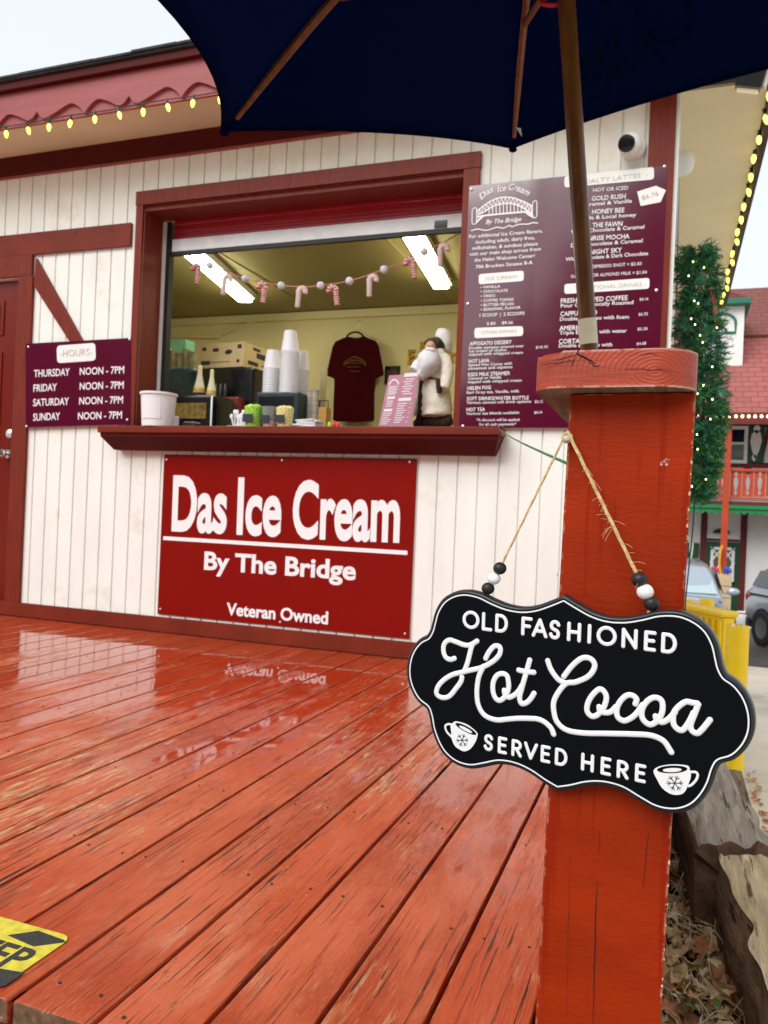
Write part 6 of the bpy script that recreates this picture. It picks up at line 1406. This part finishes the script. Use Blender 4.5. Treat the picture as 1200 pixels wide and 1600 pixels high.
# upper floor timbers
bm = NB()
for px in (1085, 1121, 1169.5, 1232, 1300): x = fx(px, 690); box(bm, (x-0.09, YQ-0.03, fz(740)), (x+0.09, YQ-0.0005, fz(652)))
for y in (663.5, 726): box(bm, (X0, YQ-0.025, fz(y)-0.07), (X1, YQ-0.0008, fz(y)+0.06))
prism(bm, [(fx(1197, 700), YQ-0.024, fz(668, 1190)), (fx(1203, 700), YQ-0.024, fz(668, 1190)), (fx(1192, 700), YQ-0.024, fz(726, 1190)), (fx(1186, 700), YQ-0.024, fz(726, 1190))], (0, 0.02, 0))
obj('timber_frame', bm, M['darkred'], fb, smooth=None)
def window(px0, px1, py0, py1, py_mid):
    a, b = fx(px0, (py0+py1)/2), fx(px1, (py0+py1)/2); z0, z1 = fz(py1, (px0+px1)/2), fz(py0, (px0+px1)/2); zm_ = fz(py_mid, (px0+px1)/2); w_ = 0.085
    bm = NB()
    for lo, hi in (((a, z0), (a+w_, z1)), ((b-w_, z0), (b, z1)), ((a+w_, z1-w_), (b-w_, z1)), ((a+w_, z0), (b-w_, z0+w_)), ((a+w_, zm_-0.03), (b-w_, zm_+0.03))): box(bm, (lo[0], YQ-0.07, lo[1]), (hi[0], YQ-0.0313, hi[1]))
    f = obj('window_frame', bm, M['white_metal'], fb, smooth=None)
    bm = NB(); box(bm, (a+w_, YQ-0.045, zm_), (b-w_, YQ-0.0313, z1-w_)); obj('pane', bm, mat('dark pane', (0.01, 0.016, 0.03), 0.06), f, smooth=None)
    bm = NB(); box(bm, (a+w_, YQ-0.046, z0+w_), (b-w_, YQ-0.0314, zm_)); obj('pane', bm, mat('curtained pane', (0.16, 0.22, 0.18), 0.12, 0.4, 2, (1, 1, 3)), f, smooth=None)
window(1123.5, 1168, 666, 724, 693); window(1098, 1117, 670, 722, 693)
def leafshape(cx, cz, w_, h_, Y):
    return [(cx + w_*x, Y, cz + h_*y) for x, y in ((0, -1), (.55, -.3), (.8, .25), (.6, .8), (0, 1), (-.6, .7), (-.75, .2), (-.5, -.35))]
def shutter(px0, px1, py0, py1, marks):
    a, b = fx(px0, (py0+py1)/2), fx(px1, (py0+py1)/2); z0, z1 = fz(py1, (px0+px1)/2), fz(py0, (px0+px1)/2)
    bm = NB(); box(bm, (a, YQ-0.075, z0), (b, YQ-0.0312, z1)); s = obj('shutter', bm, M['dgreen'], fb, smooth=None)
    bm = NB()
    for mx, my, mw, mh in marks: prism(bm, leafshape(a+(b-a)*mx, z0+(z1-z0)*my, mw, mh, YQ-0.0765), (0, 0.001, 0))
    obj('shutter_motif', bm, M['stucco'], s, smooth=None)
shutter(1168.5, 1194, 665, 723, ((.5, .88, .10, .12), (.47, .48, .17, .38), (.4, .12, .07, .09)))
# balcony: floor, rails, carved panel boards
YB2 = 20.9
bx = lambda px, py=755: PY(px, py, YB2).x
bz = lambda py, px=1140: PY(px, py, YB2).z
bal = NB(); box(bal, (X0, YB2+0.051, bz(787)), (X1, YQ-0.001, bz(783))); blo = obj('balcony', bal, M['darkred'], fb, smooth=None)
bm = NB(); box(bm, (X0, YB2-0.05, bz(736)), (X1, YB2+0.09, bz(732))); box(bm, (X0, YB2-0.02, bz(779)), (X1, YB2+0.05, bz(776.5))); obj('handrail', bm, M['orred'], blo, smooth=None)
for i in range(-4, 16):                               # carved boards with cut-out vases
    px = 1112.5+i*18.7; a, b = bx(px-9.0), bx(px+9.0); za, zb2 = bz(776.3, px), bz(736.2, px); hh = zb2-za; cx = (a+b)/2
    cut = [(0.0, .06), (.13, .10), (.15, .17), (.09, .23), (.05, .25), (.10, .30), (.19, .50), (.21, .62), (.16, .72), (.06, .78), (.05, .80), (.14, .86), (.16, .90), (.09, .95), (0, .98)]
    bm = NB(); W_ = (b-a)*0.97
    for s in (1, -1):
        pts = [(cx + s*u*W_, YB2, za+hh*v) for u, v in cut] + [(cx+s*W_/2, YB2, zb2), (cx+s*W_/2, YB2, za)]
        pts = [(cx, YB2, za)] + pts[:-2] + [(cx, YB2, zb2)] + pts[-2:] if False else [(cx + s*0.004, YB2, za)] + [(max(p[0], cx+0.004) if s > 0 else min(p[0], cx-0.004), p[1], p[2]) for p in pts[:-2]] + [(cx + s*0.004, YB2, zb2)] + pts[-2:]
        prism(bm, pts, (0, 0.035, 0))
    obj('baluster', bm, M['orred'], blo, smooth=None)
bm = NB(); box(bm, (X0, YB2+0.06, bz(783)), (X1, YB2+0.09, bz(779.5))); obj('balcony_kerb', bm, M['stucco'], blo, smooth=None)
bm = NB(); box(bm, (X0, YB2-0.03, bz(788.5)), (X1, YB2+0.05, bz(783.5))); obj('balcony_beam', bm, M['darkred'], blo, smooth=None)
bm = NB()                                             # green scalloped awning board
ztop, zlo = bz(789), bz(799); low_ = []; wv_ = (bx(1151)-bx(1140))
n = int((X1-X0)/wv_*6)
for i in range(n+1):
    x = X0+(X1-X0)*i/n; low_.append((x, YB2-0.10, zlo - 0.075*abs(math.sin(math.pi*(x-X0)/wv_))))
prism(bm, low_ + [(X1, YB2-0.10, ztop), (X0, YB2-0.10, ztop)], (0, 0.05, 0)); box(bm, (X0, YB2-0.14, ztop-0.09), (X1, YB2-0.1005, ztop)); obj('awning_board', bm, M['fgreen'], fb, smooth=None)
yp = 20.75
for px in (1131.5, 1262, 1396):
    x = PY(px, 840, yp).x + 0.0; bm = NB()
    box(bm, (x-0.075, yp, LOT(yp)), (x+0.075, yp+0.12, PY(px, 652, yp).z)); obj('porch_post', bm, M['orred'], fb, smooth=None)
# ground floor
bm = NB()
for px in (1098, 1160.5, 1290): x = fx(px, 870); box(bm, (x-0.075, YQ-0.03, GQ), (x+0.075, YQ-0.0006, fz(800)))
box(bm, (fx(1098, 845)+0.076, YQ-0.028, fz(846)), (fx(1160.5, 845)-0.076, YQ-0.0007, fz(842.5))); obj('timber_frame', bm, M['darkred'], fb, smooth=None)
a, b = fx(1101.5, 900), fx(1156.5, 900); z1 = fz(847)
bm = NB(); box(bm, (a, YQ-0.022, GQ+0.12), (b, YQ-0.0009, z1)); do = obj('door', bm, M['dgreen'], fb, smooth=None)
bm = NB(); box(bm, (a-0.1, YQ-0.14, GQ), (b+0.1, YQ-0.0315, GQ+0.10)); obj('door_step', bm, M['stucco'], do, smooth=None)
wa, wb2, wz0, wz1 = fx(1109.5, 885), fx(1147, 885), fz(913), fz(855.5)
bm = NB(); box(bm, (wa, YQ-0.0255, wz0), (wb2, YQ-0.0225, wz1)); obj('pane', bm, mat('door pane', (0.10, 0.10, 0.09), 0.1, 0.6, 2), do, smooth=None)
bm = NB()
for lo, hi in (((wa, wz0), (wa+.07, wz1)), ((wb2-.07, wz0), (wb2, wz1)), ((wa, wz1-.07), (wb2, wz1)), ((wa, wz0), (wb2, wz0+.07))): box(bm, (lo[0], YQ-0.05, lo[1]), (hi[0], YQ-0.026, hi[1]))
cx, cz = (wa+wb2)/2, (wz0+wz1)/2
for p, q in (((wa, wz1), (cx, cz+.1)), ((cx, cz+.1), (wb2, wz1)), ((wa, cz+.05), (cx, wz1)), ((cx, wz1), (wb2, cz+.05)), ((wa, cz+.1), (cx, wz0+.1)), ((cx, wz0+.1), (wb2, cz+.1)), ((wa, wz0+.1), (cx, cz+.12)), ((cx, cz+.12), (wb2, wz0+.1))):
    tube(bm, [(p[0], YQ-0.037, p[1]), (q[0], YQ-0.037, q[1])], 0.022, 4)
obj('lattice', bm, M['white_metal'], do, smooth=None)
bm = NB(); c = Vector((fx(1127, 832), YQ-0.09, fz(834))); prism(bm, [(c.x+0.20*math.cos(t), YQ-0.16, c.z+0.13*math.sin(t)) for t in [i/14*math.pi for i in range(15)]], (0, 0.155, 0)); obj('porch_lamp', bm, M['black'], fb)
shutter(1070, 1092, 848, 871, ((.45, .55, .07, .34),))
fl_b = []
for px in range(1040, 1300, 10): fl_b.append(PY(px, 650.5, 20.52) )
zl = PY(1167, 650.5, 20.52).z
fl_b = [Vector((p.x, 20.52, zl)) for p in fl_b]
o = thing('string_lights', 'warm white bulbs strung along the far lodge eave above its balcony', 'string lights', tuple(fl_b[0]))
bm = NB(); tube(bm, [p+Vector((0, 0, 0.06)) for p in fl_b], 0.012, 5); obj('cord', bm, M['wire'], o)
for p in fl_b: bm = NB(); ball(bm, p, 0.030, (1, 1, 1.25), 8); obj('bulb', bm, M['bulb_cool'], o)
# crates with gifts, and a white pot, by the far door
yc = 20.2
a, b = PY(1110, 930, yc).x, PY(1142.5, 930, yc).x; zt = PY(1126, 897, yc).z; zg = LOT(yc)
o = thing('planter_box', 'tall pale wooden planter before the far green door', 'planter', ((a+b)/2, yc, zg))
M['palewood'] = mat('pale pine boards', (0.62, 0.47, 0.27), 0.6, 0.15, 6, (0.6, 1, 6))
bm = NB(); hh = (zt-zg)/5
for i in range(5): box(bm, (a, yc, zg+0.002+i*hh), (b, yc+0.4, zg+(i+1)*hh-0.012), 0.008)
obj('box_boards', bm, M['palewood'], o)
for px0, px1, col, lab in ((1110, 1122, (0.65, 0.01, 0.08), 'red bow lying on the far planter, left of the porch post'), (1131, 1142, (0.01, 0.08, 0.42), 'blue bow lying on the far planter, right of the porch post')):
    c = PY((px0+px1)/2, 893, yc+0.1); r = (PY(px1, 893, yc).x-PY(px0, 893, yc).x)/2
    bm = NB()
    for k in range(7): a_ = k*0.9; tube(bm, smooth_path([(c.x, yc+0.2, zt+0.02), (c.x+r*math.cos(a_)*.8, yc+0.2+r*.6*math.sin(a_), zt+0.10+0.03*(k % 3)), (c.x+r*math.cos(a_), yc+0.2+r*.8*math.sin(a_), zt+0.03)], 4), 0.028, 6)
    tag(obj('gift_bow', bm, mat(lab[:4]+' satin', col, 0.4)), lab, 'bow', 'bows on the far planter')
c = PY(1160, 964, 20.0)
o = thing('garden_urn', 'small white urn on the ground beside the far door, left of the parked car', 'urn', (c.x, 20.0, LOT(20)))
bm = NB(); lathe(bm, [(0.10, 0.001), (0.11, 0.05), (0.05, 0.10), (0.12, 0.22), (0.15, 0.38), (0.11, 0.50), (0.14, 0.54), (0.11, 0.55), (0, 0.48)], (c.x, 20.0, LOT(20)), 20); obj('urn_body', bm, M['stucco'], o)
# yellow lead hanging on the porch post
bm = NB(); tube(bm, smooth_path([PY(x, y, 20.6) for x, y in ((1129, 852), (1126, 862), (1124, 880), (1126, 895), (1130, 906), (1132, 915))], 4), 0.028, 6); tag(obj('yellow_lead', bm, mat('yellow lead', (0.75, 0.38, 0.03), 0.5)), 'yellow cable looped on the porch post of the far lodge', 'cable')

# ================================================================== PARKED CARS
M['silver'] = mat('silver blue car paint', (0.40, 0.46, 0.52), 0.28, metal=0.45, coat=0.8, coat_r=0.05); M['greycar'] = mat('grey silver car paint', (0.30, 0.33, 0.36), 0.3, metal=0.5, coat=0.8, coat_r=0.05)
M['glass'] = mat('car glass', (0.015, 0.02, 0.024), 0.04, coat=1.0, coat_r=0.02); M['lglass'] = mat('pale reflecting windscreen', (0.62, 0.76, 0.76), 0.06, metal=0.75, coat=1.0, coat_r=0.02)  # pale windscreen: the sky's reflection is put into its colour
M['tyre'] = mat('tyre', (0.012, 0.012, 0.012), 0.8); M['alloy'] = mat('alloy wheel', (0.35, 0.35, 0.36), 0.3, metal=0.9); M['lamp'] = mat('headlamp', (0.55, 0.57, 0.6), 0.08, coat=1.0); M['tail'] = mat('tail lamp', (0.30, 0.01, 0.01), 0.15, coat=1.0)
def car(label, loc, rz, paint, wind):
    o = thing('parked_car', label, 'car', loc, 'cars parked before the far lodge'); o.rotation_euler = (0, 0, rz); OFF[o.name] = Vector()
    # local: front towards -Y, ground z = 0
    L2, W = 2.30, 0.93
    st_ = [(-2.30, .70, .42, .70), (-2.24, .80, .30, .86), (-2.05, .88, .26, .98), (-1.6, .915, .25, 1.04), (-1.0, .93, .25, 1.10), (-0.4, .93, .25, 1.12), (0.6, .93, .25, 1.13), (1.5, .925, .26, 1.13), (2.05, .90, .30, 1.12), (2.26, .84, .36, 1.02), (2.30, .74, .46, .86)]
    def ring(bm, y, w_, z0, z1, n=20, e=3.2):
        zc, hz = (z0+z1)/2, (z1-z0)/2; R_ = []
        for k in range(n):
            t = 2*math.pi*k/n; c, s = math.cos(t), math.sin(t)
            R_.append(bm.verts.new((w_*math.copysign(abs(c)**(2/e), c), y, zc + hz*math.copysign(abs(s)**(2/e), s))))
        return R_
    bm = NB(); P_ = smooth_path([Vector((y, w_, z0)) for y, w_, z0, z1 in st_], 3); Q_ = smooth_path([Vector((y, z1, 0)) for y, w_, z0, z1 in st_], 3)
    R_ = [ring(bm, p.x, p.y, p.z, q.y) for p, q in zip(P_, Q_)]
    for A, B in zip(R_, R_[1:]):
        for i in range(20): bm.faces.new((A[i], A[(i+1) % 20], B[(i+1) % 20], B[i]))
    bm.faces.new(R_[0]); bm.faces.new(R_[-1][::-1])
    obj('body', bm, paint, o, smooth=45)
    gh = [(-1.02, .80, 1.08), (-0.80, .79, 1.22), (-0.30, .74, 1.52), (0.0, .72, 1.62), (0.6, .71, 1.67), (1.3, .70, 1.66), (1.85, .68, 1.58), (2.08, .70, 1.34), (2.20, .72, 1.10)]
    bm = NB(); P_ = smooth_path([Vector(p) for p in gh], 4); R_ = []
    for p in P_:
        y, wt, zt = p; zb = 1.02; wb = 0.86; row = []
        for k, (u, v) in enumerate(((1, 0), (.985, .25), (.97, .5), (.95, .75), (.90, .92), (.78, 1.0), (.4, 1.02), (0, 1.03))):
            ww = wb + (wt-wb)*v; row.append((ww*u/ (1 if k < 4 else 1), y, zb+(zt-zb)*v))
        full = [(x, y_, z_) for x, y_, z_ in row] + [(-x, y_, z_) for x, y_, z_ in row[-2::-1]]
        R_.append([bm.verts.new(q) for q in full])
    for A, B in zip(R_, R_[1:]):
        for i in range(len(A)-1): bm.faces.new((A[i], A[i+1], B[i+1], B[i]))
    bm.faces.new(R_[0]); bm.faces.new(R_[-1][::-1])
    obj('cabin', bm, paint, o, smooth=45)
    def pane(name, pts, m, th=0.008):
        pts = [Vector(p) for p in pts]; n_ = (pts[1]-pts[0]).cross(pts[2]-pts[0]).normalized()
        if n_.dot(Vector((pts[0].x, pts[0].y-0.6, 0.6))) < 0: n_ = -n_
        bm = NB(); prism(bm, [p+n_*0.012 for p in pts], -n_*th); obj(name, bm, m, o, smooth=None)
    pane('windscreen', [(-.72, -0.96, 1.13), (.72, -0.96, 1.13), (.60, -0.17, 1.55), (-.60, -0.17, 1.55)], wind)
    pane('rear_window', [(-.62, 2.165, 1.20), (.62, 2.165, 1.20), (.56, 1.93, 1.53), (-.56, 1.93, 1.53)], M['glass'])
    for s in (1, -1):
        for ys in (((-0.72, 1.15), (0.42, 1.15), (0.42, 1.53), (-0.20, 1.50)), ((0.50, 1.15), (1.32, 1.15), (1.32, 1.53), (0.50, 1.53)), ((1.40, 1.16), (2.0, 1.18), (1.82, 1.50), (1.40, 1.53))):
            pane('side_window', [(s*(0.862-0.135*max(0, (z-1.02)/0.64)), y, z) for y, z in ys], M['glass'])
        bm = NB(); ball(bm, (s*1.03, -0.62, 1.17), 0.115, (1.0, 0.55, 0.68), 14); box(bm, (min(s*0.84, s*0.95), -0.60, 1.12), (max(s*0.84, s*0.95), -0.55, 1.16), 0.01); obj('mirror', bm, paint, o)
        bm = NB(); ball(bm, (s*0.70, -2.145, 0.80), 0.15, (1.15, 0.55, 0.52), 14); obj('headlight', bm, M['lamp'], o)
        bm = NB(); ball(bm, (s*0.76, 2.18, 0.92), 0.13, (0.9, 0.6, 1.2), 12); obj('tail_light', bm, M['tail'], o)
        for y in (-1.42, 1.42):
            bm = NB(); lathe(bm, [(0.20, 0.0), (0.325, 0.0), (0.345, 0.02), (0.345, 0.20), (0.325, 0.22), (0.20, 0.22)], (s*0.945, y, 0.345), 28, (-s, 0, 0)); wh = obj('wheel', bm, M['tyre'], o)
            bm = NB(); lathe(bm, [(0.215, -0.002), (0.19, 0.02), (0.05, 0.012), (0, 0.005)], (s*0.945, y, 0.345), 20, (-s, 0, 0)); obj('rim', bm, M['alloy'], wh)
            bm = NB(); lathe(bm, [(0.30, 0.0), (0.40, 0.0), (0.40, 0.012), (0.30, 0.012)], (s*0.928, y, 0.355), 28, (-s, 0, 0)); obj('wheel_arch', bm, M['black'], o)
    bm = NB(); box(bm, (-.46, -2.335, 0.55), (.46, -2.29, 0.80), 0.02); obj('grille', bm, M['blackgloss'], o)
    bm = NB(); box(bm, (-.78, -2.318, 0.24), (.78, -2.10, 0.46), 0.05); obj('bumper', bm, M['black'], o); bm = NB(); box(bm, (-.80, 2.10, 0.28), (.80, 2.325, 0.50), 0.05); obj('bumper', bm, M['black'], o)
    return o
ca_ = PY(1051, 925, 15.2)
car('silver blue car seen head on, half hidden by the red post', (ca_.x, 16.6, LOT(16.6)), rad(3), M['silver'], M['lglass'])
car('grey silver car cut off by the right edge, with dark windows', (PY(1164, 940, 17.5).x+1.78, 16.9, LOT(16.9)), rad(24), M['greycar'], M['glass'])
# dead leaves and weeds in the seam of the concrete
bm = NB()
for i in range(96):
    t = rl_.random(); c = PZ(1172+t*34+rl_.gauss(0, 4), 1200+t*120+rl_.gauss(0, 10), LOT(4)) if i < 52 else Vector((rl_.uniform(0.4, 2.6), rl_.uniform(4.4, 12), 0))
    c.z = LOT(c.y)+0.012; s = rl_.uniform(0.012, 0.034); a_ = rl_.uniform(0, 6.28)
    V_ = [bm.verts.new(c+Vector((math.cos(a_+k*1.05)*s*rl_.uniform(.3, 1), math.sin(a_+k*1.05)*s*rl_.uniform(.3, 1), rl_.uniform(-.004, .02)))) for k in range(6)]; f = bm.faces.new(V_); f.material_index = rl_.choice((0, 1, 2))
o = obj('litter_leaves', bm, [M['leaf1'], M['leaf2'], M['leaf4']], None, smooth=None, fix=False); tag(o, 'scattered dead leaves along the seam of the concrete', 'leaves', None, 'stuff')
